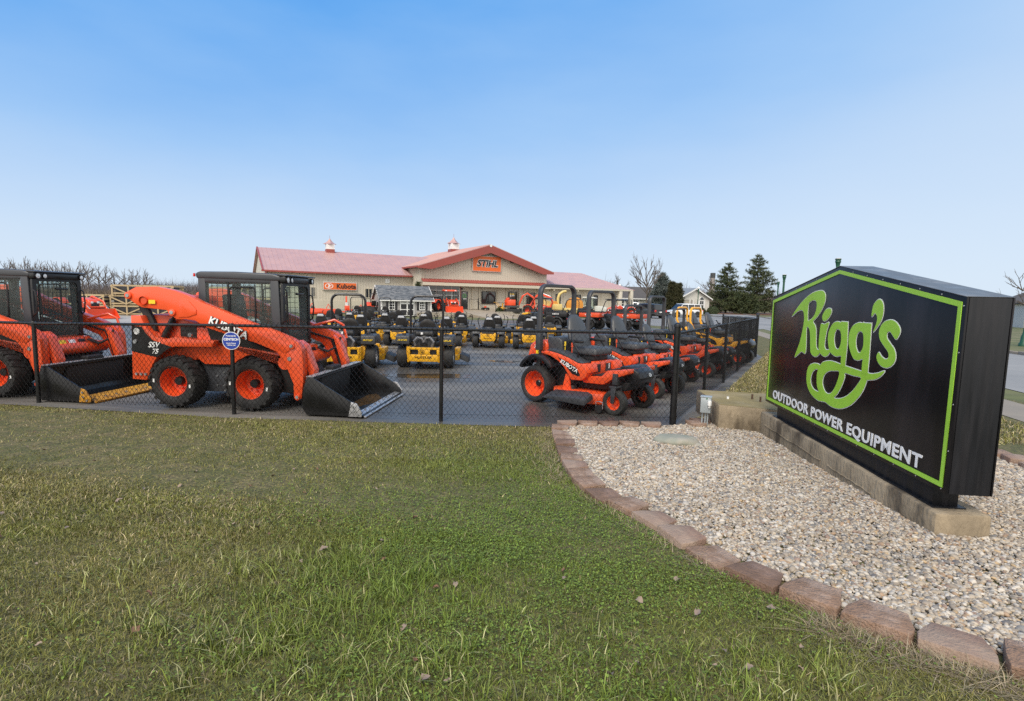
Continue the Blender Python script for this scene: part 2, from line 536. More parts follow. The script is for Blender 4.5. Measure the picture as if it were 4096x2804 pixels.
M_SOIL = mat('lawn_thatch', (0.085, 0.085, 0.026), 0.95, var=0.75, scale=38, bump=1.0, bscale=45, col2=(0.15, 0.12, 0.055), c2scale=6, c2lo=.42, c2hi=.66, world=True)
M_LAWNF = mat('distant_grass', (0.095, 0.105, 0.035), 0.95, var=0.25, scale=1.5, bump=0.5, bscale=12, col2=(0.17, 0.145, 0.075), c2scale=0.25, world=True)
M_FIELD = mat('stubble_field', (0.19, 0.145, 0.095), 0.95, var=0.2, scale=0.4, col2=(0.13, 0.12, 0.06), c2scale=0.02, world=True)
M_MULCH = mat('pine_mulch', (0.13, 0.062, 0.032), 0.95, var=0.3, scale=3, bump=0.6, bscale=10, world=True)
M_CONC = mat('sidewalk_concrete', (0.24, 0.205, 0.165), 0.85, var=0.12, scale=1.5, bump=0.2, bscale=40, world=True)
M_ROAD = mat('pale_asphalt_road', (0.25, 0.245, 0.24), 0.8, var=0.1, scale=0.5, bump=0.3, bscale=50, world=True, col2=(0.19, 0.19, 0.19), c2scale=0.15)
M_GRAVELL = mat('pale_gravel_lot', (0.34, 0.32, 0.30), 0.85, var=0.15, scale=0.8, bump=0.6, bscale=25, world=True)

def asphalt_wet():
    m = bpy.data.materials.new('wet_asphalt'); m.use_nodes = True
    N, L = m.node_tree.nodes, m.node_tree.links
    b = N['Principled BSDF']
    g = N.new('ShaderNodeNewGeometry')
    mp = N.new('ShaderNodeMapping'); mp.inputs['Scale'].default_value = (0.35, 1.3, 1); L.new(g.outputs['Position'], mp.inputs['Vector'])
    n1 = N.new('ShaderNodeTexNoise'); n1.inputs['Scale'].default_value = 0.55; n1.inputs['Detail'].default_value = 5; n1.inputs['Distortion'].default_value = 0.6
    L.new(mp.outputs[0], n1.inputs['Vector'])
    r = N.new('ShaderNodeMapRange'); r.inputs['From Min'].default_value = 0.40; r.inputs['From Max'].default_value = 0.62
    r.inputs['To Min'].default_value = 0.34; r.inputs['To Max'].default_value = 0.75
    L.new(n1.outputs['Fac'], r.inputs['Value']); L.new(r.outputs[0], b.inputs['Roughness'])
    n2 = N.new('ShaderNodeTexNoise'); n2.inputs['Scale'].default_value = 60; n2.inputs['Detail'].default_value = 4; L.new(g.outputs['Position'], n2.inputs['Vector'])
    cr = N.new('ShaderNodeMapRange'); cr.inputs['From Min'].default_value = .3; cr.inputs['From Max'].default_value = .7
    cr.inputs['To Min'].default_value = 0.10; cr.inputs['To Max'].default_value = 0.19
    L.new(n2.outputs['Fac'], cr.inputs['Value'])
    dry = N.new('ShaderNodeMapRange'); dry.inputs['From Min'].default_value = .45; dry.inputs['From Max'].default_value = .7
    dry.inputs['To Min'].default_value = 0.55; dry.inputs['To Max'].default_value = 1.45
    L.new(n1.outputs['Fac'], dry.inputs['Value'])
    mu = N.new('ShaderNodeMath'); mu.operation = 'MULTIPLY'; L.new(cr.outputs[0], mu.inputs[0]); L.new(dry.outputs[0], mu.inputs[1])
    cc = N.new('ShaderNodeCombineColor'); L.new(mu.outputs[0], cc.inputs[0])
    for k_, f_ in ((1, .94), (2, .86)):
        q_ = N.new('ShaderNodeMath'); q_.operation = 'MULTIPLY'; q_.inputs[1].default_value = f_; L.new(mu.outputs[0], q_.inputs[0]); L.new(q_.outputs[0], cc.inputs[k_])
    L.new(cc.outputs[0], b.inputs['Base Color'])
    b.inputs['Specular IOR Level'].default_value = 0.34
    bp = N.new('ShaderNodeBump'); bp.inputs['Strength'].default_value = 0.16; bp.inputs['Distance'].default_value = 0.01
    L.new(n2.outputs['Fac'], bp.inputs['Height']); L.new(bp.outputs[0], b.inputs['Normal'])
    return m
M_ASPH = asphalt_wet()

sheet('ground', [(-1500, -40), (1500, -40), (1500, 2500), (-1500, 2500)], 0.0, M_LAWNF)
sheet('lawn', [(-14, -1.0), (9, -1.0), (9.6, 9), (10.0, 13), (13, 20), (16, 32), (12.0, 30.2), (8.3, 17.8), (2.4, 7.25), (0.3, 7.05), (-4, 7.2), (-8, 7.75), (-14, 8.3)], 0.006, M_SOIL)
sheet('asphalt_lot', [(-16, 8.55), (-8, 7.72), (-4, 7.12), (0, 6.98), (2.42, 7.05), (8.42, 17.5), (12.2, 30.2), (8, 46), (0, 48), (-14, 42), (-24, 30), (-24, 12)], 0.012, M_ASPH)
sheet('gravel_lot', [(-70, 27), (-21, 27), (-17, 36), (-19, 44), (-30, 48), (-34, 62), (-90, 62)], 0.018, M_GRAVELL)
sheet('parking_lot', [(3, 49), (9.5, 45.5), (15, 36), (22, 43), (27, 58), (33, 78), (20, 82), (10, 62)], 0.016, M_ROAD)
# road running away behind the sign, with sidewalk and kerb
rd = Vector((.277, .961)); rn = Vector((.961, -.277))
def along(p, a, b): q = Vector(p) + rd * a + rn * b; return (q.x, q.y)
RP = (10.93, 11.36)
sheet('road', [along(RP, -30, 0), along(RP, 90, 0), along(RP, 90, 6.4), along(RP, -30, 6.4)], 0.012, M_ROAD)
sheet('sidewalk', [along(RP, -30, -1.95), along(RP, 40, -1.95), along(RP, 40, -0.95), along(RP, -30, -0.95)], 0.014, M_CONC)
sheet('far_road_apron', [(30, 70), (80, 66), (82, 78), (33, 80)], 0.020, M_ROAD)
sheet('field', [(-900, 70), (-26, 70), (-40, 110), (60, 170), (900, 260), (900, 2300), (-900, 2300)], 0.02, M_FIELD)
sheet('mulch_bed', [(32, 92), (66, 92), (72, 118), (36, 118)], 0.024, M_MULCH)
M_PUD = mat('puddle_water', (0.045, 0.036, 0.027), 0.16, var=.3, scale=1.0, rvar=.06, spec=.4, world=True)
for px_, py_, rx_, ry_ in ((-1.75, 11.5, 1.0, .38), (-.2, 14.6, .42, .22), (-3.0, 10.4, .6, .2)):
    sheet('puddle', [(px_ + rx_ * math.cos(i * .2618) * (1 + .22 * math.sin(3 * i * .2618 + px_)), py_ + ry_ * math.sin(i * .2618) * (1 + .25 * math.cos(2 * i * .2618 + py_))) for i in range(24)], 0.017, M_PUD)
kb = MB()
for b0 in (6.4,):
    for i in range(40):
        a0 = -30 + i * 3
        c = along(RP, a0 + 1.5, b0 + 0.08)
        kb.box((c[0], c[1], tz(c[1]) + 0.05), (0.15, 2.99, 0.16), rz=math.atan2(-rd.x, rd.y))
kerb = kb.build('kerb', M_CONC, bevel=0.015); kerb['kind'] = 'structure'

# ------------------------------------------------------------------ garden bed: pebbles, edging bricks
BED = [(0.70, 7.0), (0.66, 5.4), (0.72, 4.8), (0.86, 4.25), (1.08, 3.85), (1.25, 3.4), (1.45, 3.0), (1.7, 2.55), (2.1, 2.25), (2.6, 2.0), (3.4, 1.7),
       (4.4, 2.2), (5.3, 4.3), (5.75, 5.9), (5.6, 7.6), (4.9, 9.2), (3.9, 9.3), (2.75, 7.35), (2.1, 7.12), (1.2, 7.12)]

def inpoly(x, y, poly):
    x = np.asarray(x); y = np.asarray(y)
    r = np.zeros(x.shape, bool)
    n = len(poly)
    for i in range(n):
        x1, y1 = poly[i]; x2, y2 = poly[(i + 1) % n]
        c = ((y1 > y) != (y2 > y)) & (x < (x2 - x1) * (y - y1) / (y2 - y1 + 1e-12) + x1)
        r ^= c
    return r

def tz_np(y):
    return np.where(y < 7.05, 0.042 * np.minimum(7.05 - y, 6.5), -0.008 * (np.clip(y, 8, 58) - 8))

_perm = rng.random((64, 64))
def vnoise(x, y, s):
    x = np.asarray(x) / s; y = np.asarray(y) / s
    xi = np.floor(x).astype(int); yi = np.floor(y).astype(int)
    fx = x - xi; fy = y - yi
    fx = fx * fx * (3 - 2 * fx); fy = fy * fy * (3 - 2 * fy)
    a = _perm[xi % 64, yi % 64]; b = _perm[(xi + 1) % 64, yi % 64]; c = _perm[xi % 64, (yi + 1) % 64]; d = _perm[(xi + 1) % 64, (yi + 1) % 64]
    return (a * (1 - fx) + b * fx) * (1 - fy) + (c * (1 - fx) + d * fx) * fy
def fbm(x, y, s):
    return (vnoise(x, y, s) + 0.5 * vnoise(x + 13.7, y + 5.1, s / 2.1) + 0.25 * vnoise(x + 3.3, y + 9.2, s / 4.3)) / 1.75

M_BEDS = mat('bed_grit', (0.16, 0.14, 0.115), 0.95, var=0.4, scale=40, bump=0.6, bscale=90, world=True)
bed = sheet('gravel_bed', BED, 0.010, M_BEDS)

def ico(level):
    bm = bmesh.new(); bmesh.ops.create_icosphere(bm, subdivisions=level, radius=1.0)
    bm.verts.ensure_lookup_table()
    v = np.array([q.co[:] for q in bm.verts]); f = np.array([[q.index for q in p.verts] for p in bm.faces]); bm.free()
    return v, f

def scatter(n, x0, x1, y0, y1):
    return rng.uniform(x0, x1, n), rng.uniform(y0, y1, n)

def pebble_material():
    m = mat('river_pebbles', (1, 1, 1), 0.62, var=0.10, scale=1.3, attr='pcol', rvar=0.12)
    m.node_tree.nodes['Attribute'].attribute_type = 'INSTANCER'
    return m
M_PEB = pebble_material()
_solid = [[(2.85, 7.07), (3.9, 6.6), (4.1, 8.0), (2.95, 8.25)], [(2.96, 3.50), (3.31, 3.46), (3.66, 6.78), (3.31, 6.82)]]
xs, ys = scatter(215000, 0.5, 5.9, 1.6, 9.3)
k = inpoly(xs, ys, BED)
for q in _solid: k &= ~inpoly(xs, ys, q)
k &= ((ys < 7.5) & (xs / ys < 1.2)) | (rng.random(len(xs)) < .3)
xs, ys = xs[k], ys[k]
n = len(xs)
pal = np.array([(.56, .47, .36), (.47, .39, .30), (.66, .59, .50), (.36, .30, .24), (.44, .30, .19), (.27, .25, .23), (.56, .40, .23), (.36, .25, .19), (.58, .53, .47), (.19, .175, .17)])
pw = np.array([.21, .18, .17, .13, .05, .10, .04, .04, .10, .03]); pw /= pw.sum()
pc = pal[rng.choice(len(pal), n, p=pw)] * rng.uniform(.82, 1.12, (n, 1)) * (0.66 + .26 * fbm(xs, ys, .8))[:, None]
pz = tz_np(ys) + 0.010 + rng.uniform(0, .014, n) + 0.014 * vnoise(xs, ys, .5)
prot = np.stack([rng.normal(0, .3, n), rng.normal(0, .3, n), rng.uniform(0, 6.28, n)], 1)
psc = 0.0118 * rng.lognormal(0, .30, n)
pm_ = bpy.data.meshes.new('pebbles'); pm_.vertices.add(n); pm_.vertices.foreach_set('co', np.stack([xs, ys, pz], 1).astype(np.float32).ravel())
for nm, ty, arr in (('rot', 'FLOAT_VECTOR', prot), ('scl', 'FLOAT', psc), ('pcol', 'FLOAT_COLOR', np.concatenate([pc, np.ones((n, 1))], 1)), ('pick', 'INT', rng.integers(0, 6, n))):
    at_ = pm_.attributes.new(nm, ty, 'POINT'); at_.data.foreach_set({'FLOAT_VECTOR': 'vector', 'FLOAT': 'value', 'FLOAT_COLOR': 'color', 'INT': 'value'}[ty], np.asarray(arr, np.int32 if ty == 'INT' else np.float32).ravel())
pebc = bpy.data.collections.new('pebble_shapes')
for i in range(6):
    v0, f0 = ico(2); v0 = v0 * (1 + .09 * rng.standard_normal((len(v0), 1))) * np.array([1, rng.uniform(.65, .95), rng.uniform(.45, .72)])
    pebc.objects.link(bpy.data.objects.new('pebble_shape', np_mesh('pebble_shape', v0, f0.ravel(), np.full(len(f0), 3), M_PEB, None, True)))
ng = bpy.data.node_groups.new('scatter_pebbles', 'GeometryNodeTree')
ng.interface.new_socket('Geometry', in_out='INPUT', socket_type='NodeSocketGeometry'); ng.interface.new_socket('Geometry', in_out='OUTPUT', socket_type='NodeSocketGeometry')
gi = ng.nodes.new('NodeGroupInput'); go = ng.nodes.new('NodeGroupOutput'); iop = ng.nodes.new('GeometryNodeInstanceOnPoints'); ci = ng.nodes.new('GeometryNodeCollectionInfo')
ci.inputs[0].default_value = pebc; ci.inputs['Separate Children'].default_value = True; ci.inputs['Reset Children'].default_value = True
def named(nm, dt):
    q = ng.nodes.new('GeometryNodeInputNamedAttribute'); q.data_type = dt; q.inputs[0].default_value = nm; return q.outputs[0]
ng.links.new(gi.outputs[0], iop.inputs['Points']); ng.links.new(ci.outputs[0], iop.inputs['Instance']); iop.inputs['Pick Instance'].default_value = True
ng.links.new(named('pick', 'INT'), iop.inputs['Instance Index']); ng.links.new(named('rot', 'FLOAT_VECTOR'), iop.inputs['Rotation']); ng.links.new(named('scl', 'FLOAT'), iop.inputs['Scale'])
ng.links.new(iop.outputs[0], go.inputs[0])
peb = tag(link('pebbles', pm_), 'mixed tan white and grey river pebbles filling the sign bed', 'pebbles', kind='stuff')
peb.modifiers.new('scatter', 'NODES').node_group = ng

M_BRICK = mat('edging_brick', (0.25, 0.155, 0.105), 0.92, var=0.25, scale=22, bump=0.9, bscale=70, col2=(0.36, 0.26, 0.205), c2scale=7, c2lo=.45, c2hi=.68)
M_BRICKD = mat('dark_edging_brick', (0.175, 0.105, 0.072), 0.9, var=0.25, scale=14, bump=0.7, bscale=70, col2=(0.27, 0.18, 0.145), c2scale=5, c2lo=.5, c2hi=.75)
M_BRICKP = mat('pale_edging_brick', (0.32, 0.23, 0.175), 0.9, var=0.15, scale=14, bump=0.6, bscale=70, col2=(0.26, 0.165, 0.125), c2scale=4)
edge = thing('brick_edging', 'curved row of reddish brown edging bricks around the pebble bed', 'edging', (0, 0, 0))
def brick_mesh(L, D, Hh, seed, m):
    """Wall-style edging block: rough broad front, tapered back, chipped edges."""
    rr = random.Random(seed)
    b = MB()
    out = [(-L / 2, 0), (L / 2, 0), (L / 2, D * 0.38), (L * 0.33, D), (-L * 0.33, D), (-L / 2, D * 0.38)]
    b.prism(out, 0, Hh, 'z')
    b.v = [(x + rr.uniform(-.007, .007), y + rr.uniform(-.007, .007), z + rr.uniform(-.004, .004)) for x, y, z in b.v]
    me = b.mesh('brick', m, 0.007, 40, 2)
    for v in me.vertices:
        n = noise.noise_vector(v.co * 18 + Vector((seed, 0, 0)))
        v.co += n * 0.005
    return me
BV = [brick_mesh(.278, .225, .12, i, (M_BRICK, M_BRICKD, M_BRICK, M_BRICKP)[i % 4]) for i in range(8)]
path = [(0.55, 6.98), (0.535, 6.4), (0.525, 5.8), (0.515, 5.3), (0.54, 4.85), (0.585, 4.42), (0.69, 4.12), (0.84, 3.83), (0.98, 3.52), (1.09, 3.2), (1.24, 2.92), (1.42, 2.68), (1.62, 2.42), (1.84, 2.22), (2.1, 2.04), (2.45, 1.86), (2.9, 1.66)]
def walk(path, step):
    d = 0.0; out = []
    nxt = step / 2
    for (x0, y0), (x1, y1) in zip(path, path[1:]):
        l = math.hypot(x1 - x0, y1 - y0)
        while nxt <= d + l:
            t = (nxt - d) / l
            out.append((x0 + (x1 - x0) * t, y0 + (y1 - y0) * t, math.atan2(y1 - y0, x1 - x0)))
            nxt += step
        d += l
    return out
bi = 0
for x, y, a in walk(path, 0.302):
    o = link('brick', BV[(bi * 3 + bi // 4) % 8], edge, (x + random.uniform(-.012, .012), y + random.uniform(-.01, .01), tz(y) - 0.062 + random.uniform(-.014, .014)), a + random.uniform(-.09, .09))
    o.rotation_euler = (random.uniform(-.05, .05), random.uniform(-.04, .04), o.rotation_euler[2])
    bi += 1
for x, y, a in walk([(2.1, 7.2), (1.4, 7.22), (0.68, 7.2)], 0.293) + [(2.62, 7.32, math.pi), (2.74, 7.52, math.pi)] + walk([(5.2, 4.0), (5.55, 5.2), (5.8, 6.2), (5.7, 7.4)], .293):
    o = link('brick', BV[(bi * 5 + 2) % 8], edge, (x, y, tz(y) - 0.045 + random.uniform(-.01, .01)), a + random.uniform(-.05, .05) + (0 if x > 5 else 0))
    bi += 1

# flat greenish rock lying among the pebbles
M_ROCK = mat('greenish_rock', (0.27, 0.275, 0.225), 0.8, var=0.15, scale=5, bump=0.5, bscale=14, col2=(0.33, 0.30, 0.25), c2scale=6)
rb = MB(); rb.sphere((0, 0, 0), (0.265, 0.155, 0.085), nu=28, nv=14)
rb.sphere((0.235, -.06, -.02), (0.07, 0.05, 0.045), nu=12, nv=8)
me = rb.mesh('flat_rock', M_ROCK, 0, 60)
for v in me.vertices:
    p = v.co.copy(); v.co += noise.noise_vector(p * 6) * 0.022
    if v.co.z > 0.055: v.co.z = 0.055 + (v.co.z - .055) * .3
tag(link('flat_rock', me, None, (2.0, 6.16, tz(6.16) + 0.045), -.25), 'flat smooth greenish grey rock lying on the pebbles', 'rock')
# ------------------------------------------------------------------ grass blades, weeds, dead leaves
def front_edge(x):
    return np.interp(x, [-14, -8, -4, 0, 2.5], [8.35, 7.68, 7.12, 6.98, 7.05])
M_GRASS = mat('grass_blades', (1, 1, 1), 0.55, var=0.15, scale=30, attr='col', world=True, spec=0.35)

def blades(xs, ys, h, w, col, lean=0.55):
    n = len(xs)
    a = rng.uniform(0, 2 * math.pi, n)
    la = rng.uniform(0, 2 * math.pi, n); lm = np.abs(rng.normal(0, lean, n)) + 0.12
    dx, dy = np.cos(la) * lm * h, np.sin(la) * lm * h
    wx, wy = np.cos(a) * w / 2, np.sin(a) * w / 2
    z0 = tz_np(ys) + 0.004
    hz = h / np.sqrt(1 + lm * lm)
    V = np.empty((n, 5, 3))
    V[:, 0] = np.stack([xs - wx, ys - wy, z0], -1); V[:, 1] = np.stack([xs + wx, ys + wy, z0], -1)
    V[:, 2] = np.stack([xs + dx * .4 - wx * .8, ys + dy * .4 - wy * .8, z0 + hz * .62], -1)
    V[:, 3] = np.stack([xs + dx * .4 + wx * .8, ys + dy * .4 + wy * .8, z0 + hz * .62], -1)
    V[:, 4] = np.stack([xs + dx, ys + dy, z0 + hz * .95], -1)
    b = (np.arange(n) * 5)[:, None]
    F = np.concatenate([b + np.array([[0, 1, 3]]), b + np.array([[0, 3, 2]]), b + np.array([[2, 3, 4]])], 1).reshape(-1)
    C = np.repeat(col[:, None, :], 5, 1)
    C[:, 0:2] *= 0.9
    return V.reshape(-1, 3), F, C.reshape(-1, 3)

def lawn_colour(xs, ys, straw):
    n = len(xs)
    g1 = np.array([.150, .170, .032]); g2 = np.array([.112, .180, .022]); g3 = np.array([.225, .205, .060]); st = np.array([.44, .36, .21])
    m = fbm(xs, ys, 1.6)[:, None]; m2 = fbm(xs + 40, ys - 9, .55)[:, None]
    c = g1 * (1 - m2) + g3 * m2
    br = np.clip((fbm(xs + 11, ys + 2, 2.3) - .40) * 3.0, 0, 1) * .55 + np.clip((ys - 5.2) / 2.2, 0, 1) * .18
    c = c * (1 - br[:, None]) + np.array([.215, .180, .070]) * br[:, None]
    gz = np.clip(1.25 - np.hypot((xs - .2) / 1.7, (ys - 3.7) / 2.2), 0, 1)[:, None]
    c = c * (1 - gz * .8) + g2 * gz * .8
    sp = np.clip(straw + 0.35 * (fbm(xs - 7, ys + 3, .9) - .5) - .25 * gz[:, 0], 0.03, .9)
    k = rng.random(n) < sp
    c[k] = st * rng.uniform(.6, 1.1, (k.sum(), 1))
    return c * rng.uniform(.55, 1.45, (n, 1)) * (.78 + .44 * fbm(xs + 3, ys + 8, .33))[:, None]

def lawn_mask(xs, ys):
    k = (ys < front_edge(xs)) & ~inpoly(xs, ys, BED)
    # keep off the edging bricks
    px = np.array([p[0] for p in path])[::-1]; py = np.array([p[1] for p in path])[::-1]
    ex = np.interp(ys, py, px)
    k &= ~((xs > ex - 0.01) & (xs < ex + .26) & (ys > 1.6) & (ys < 7.05))
    k &= ~((xs > ex) & (xs < 4.6) & (ys < 7.2) & (ys > 1.7) & inpoly(xs, ys, [(p[0], p[1]) for p in path] + [(4.4, 1.7), (5, 4), (5.8, 6), (3, 7.1), (.7, 7.1)]))
    return k & (np.abs(xs) / np.maximum(ys, .3) < 1.3)

VV, FF, CC = [], [], []
off = 0
def put(V, F, C):
    global off
    VV.append(V); FF.append(F + off); CC.append(C); off += len(V)

def field_of(n, y0, y1, x0, x1, hm, w, straw, lean=.6, pw=1.0, mask=None):
    ys = y0 + (y1 - y0) * rng.random(n) ** pw
    xs = rng.uniform(x0, x1, n)
    k = lawn_mask(xs, ys) if mask is None else mask(xs, ys)
    xs, ys = xs[k], ys[k]
    h = hm * rng.lognormal(0, .32, len(xs)) * (0.72 + .6 * fbm(xs, ys, .7))
    put(*blades(xs, ys, h, w * rng.uniform(.7, 1.3, len(xs)), lawn_colour(xs, ys, straw), lean))

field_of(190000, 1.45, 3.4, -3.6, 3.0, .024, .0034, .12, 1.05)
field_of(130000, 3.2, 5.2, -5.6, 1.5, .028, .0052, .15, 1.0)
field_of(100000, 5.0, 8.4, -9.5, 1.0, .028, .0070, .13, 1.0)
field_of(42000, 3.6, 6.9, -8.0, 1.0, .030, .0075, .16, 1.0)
# taller tufts at the front
def tufts(n, cx, cy, sx, sy, per, hm, straw, w=.0046):
    tx = rng.normal(cx, sx, n); ty = rng.normal(cy, sy, n)
    xs = np.repeat(tx, per) + rng.normal(0, .035, n * per); ys = np.repeat(ty, per) + rng.normal(0, .035, n * per)
    k = lawn_mask(xs, ys) & (ys > 1.4)
    xs, ys = xs[k], ys[k]
    c = lawn_colour(xs, ys, straw) * np.array([.95, 1.12, .95])
    put(*blades(xs, ys, hm * rng.lognormal(0, .3, len(xs)), w * rng.uniform(.7, 1.3, len(xs)), c, .75))
tufts(120, -.85, 2.55, .42, .32, 34, .070, .22)
tufts(60, -.4, 2.0, .7, .2, 28, .065, .42)
tufts(40, -2.2, 2.5, .8, .6, 24, .055, .30)
tufts(34, .9, 1.95, .35, .15, 26, .06, .40)
tufts(40, -2.5, 4.4, 1.4, .8, 18, .05, .28)
# straw lying beside the bricks
def strawbits(n, pts, spread):
    px = np.array(pts)
    i = rng.integers(0, len(px) - 1, n); t = rng.random(n)[:, None]
    p = px[i] * (1 - t) + px[i + 1] * t
    xs = p[:, 0] - np.abs(rng.normal(0, spread, n)) - .01; ys = p[:, 1] - np.abs(rng.normal(0, spread * .6, n))
    c = np.array([.36, .29, .19]) * rng.uniform(.55, 1.15, (n, 1))
    put(*blades(xs, ys, rng.uniform(.04, .12, n), np.full(n, .0036), c, 2.6))
strawbits(1500, [(1.55, 2.42), (1.75, 2.22), (2.1, 1.98), (2.45, 1.8)], .06)
strawbits(900, [(.52, 6.7), (.5, 5.8), (.5, 5.0), (.55, 4.6)], .13)
strawbits(500, [(.6, 4.3), (.85, 3.7), (1.05, 3.2), (1.3, 2.8)], .04)
# lawn right of the fence and beyond the sign
def rmask(xs, ys):
    side = (xs - 2.3) * .868 - (ys - 7.31) * .497
    road = (xs - RP[0]) * rn.x + (ys - RP[1]) * rn.y
    return (side > .22) & (road < -2.1) & ~inpoly(xs, ys, BED) & ~inpoly(xs, ys, [(2.8, 6.9), (4.0, 6.5), (4.2, 8.1), (2.9, 8.35)])
field_of(190000, 6.5, 24, 2.6, 13, .045, .013, .40, .9, mask=rmask)
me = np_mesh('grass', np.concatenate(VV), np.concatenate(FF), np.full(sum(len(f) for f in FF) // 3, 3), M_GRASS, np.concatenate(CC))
tag(link('grass', me), 'short patchy lawn grass with straw coloured and green blades', 'grass', kind='stuff')

# small broad-leaved weeds in the greener patch
def weeds(xs, ys, s, col):
    n = len(xs)
    a = rng.uniform(0, 2 * math.pi, n); tilt = rng.uniform(-.5, .7, n)
    base = np.array([(0, 0), (.5, .42), (1.0, .30), (1.15, 0), (1.0, -.30), (.5, -.42)])
    x = base[None, :, 0] * s[:, None]; y = base[None, :, 1] * s[:, None]
    z = x * np.sin(tilt)[:, None] + .15 * np.abs(y)
    X = x * np.cos(a)[:, None] - y * np.sin(a)[:, None] + xs[:, None]
    Y = x * np.sin(a)[:, None] + y * np.cos(a)[:, None] + ys[:, None]
    Z = z + (tz_np(ys) + rng.uniform(.012, .042, n))[:, None]
    F = (np.arange(n) * 6)[:, None] + np.arange(6)[None]
    return np.stack([X, Y, Z], -1).reshape(-1, 3), F.reshape(-1), np.repeat(col[:, None], 6, 1).reshape(-1, 3)
n = 90000
xs = rng.normal(.25, 1.05, n); ys = rng.normal(3.3, 1.15, n)
k = lawn_mask(xs, ys) & (ys > 1.5) & (rng.random(n) < np.clip((fbm(xs, ys, .45) - .30) * 2.6, 0.05, .9))
xs, ys = xs[k], ys[k]
c = np.array([.112, .170, .026]) * rng.uniform(.5, 1.5, (len(xs), 1)) * np.array([1, 1, 1]) + rng.uniform(0, .02, (len(xs), 1)) * np.array([1.5, 1, 0])
V, F, C = weeds(xs, ys, rng.uniform(.005, .013, len(xs)), c)
tag(link('weeds', np_mesh('weeds', V, F, np.full(len(xs), 6), M_GRASS, C)), 'low clover and small leafy weeds among the lawn', 'weeds', kind='stuff')

# fallen leaves lying on the lawn
M_LEAF1 = mat('dead_leaf_brown', (0.16, 0.085, 0.05), 0.8, var=0.3, scale=20)
M_LEAF2 = mat('dead_leaf_pale', (0.27, 0.20, 0.15), 0.8, var=0.2, scale=20)
M_LEAF3 = mat('dead_leaf_grey', (0.22, 0.165, 0.135), 0.8, var=0.25, scale=20)
def leaf_mesh(seed, m):
    rr = random.Random(seed)
    b = MB(); L = 1.0
    n = 7
    mid = []; lf = []; rt = []
    for i in range(n):
        t = i / (n - 1)
        wd = .42 * math.sin(math.pi * (t * .93 + .05)) * (1 + .25 * math.sin(9 * t + seed))
        zz = .28 * math.sin(2.6 * t + seed) + .1
        mid.append((t - .5, 0, zz)); lf.append((t - .5 + rr.uniform(-.05, .05), wd, zz + wd * rr.uniform(.3, 1.1))); rt.append((t - .5 + rr.uniform(-.05, .05), -wd, zz + wd * rr.uniform(.1, 1.0)))
    vs = mid + lf + rt
    fs = [(i, i + 1, n + i + 1, n + i) for i in range(n - 1)] + [(i + 1, i, 2 * n + i, 2 * n + i + 1) for i in range(n - 1)]
    b.add(vs, fs)
    return b.mesh('dead_leaf', m, 0, 60)
LV = [leaf_mesh(i, (M_LEAF1, M_LEAF2, M_LEAF3)[i % 3]) for i in range(9)]
cnt = 0
while cnt < 88:
    y = 1.9 + 5.0 * random.random() ** 1.3; x = random.uniform(-1.1, .75) * y
    if not lawn_mask(np.array([x]), np.array([y]))[0]:
        continue
    s = random.uniform(.018, .040)
    o = link('dead_leaf', LV[random.randrange(9)], None, (x, y, tz(y) + 0.028), random.uniform(0, 6.28))
    o.scale = (s * random.uniform(1, 1.5), s, s)
    o.rotation_euler = (random.uniform(-.4, .4), random.uniform(-.4, .4), o.rotation_euler[2])
    tag(o, 'small curled dead leaf lying on the lawn', 'leaf', 'dead leaves scattered over the lawn')
    cnt += 1
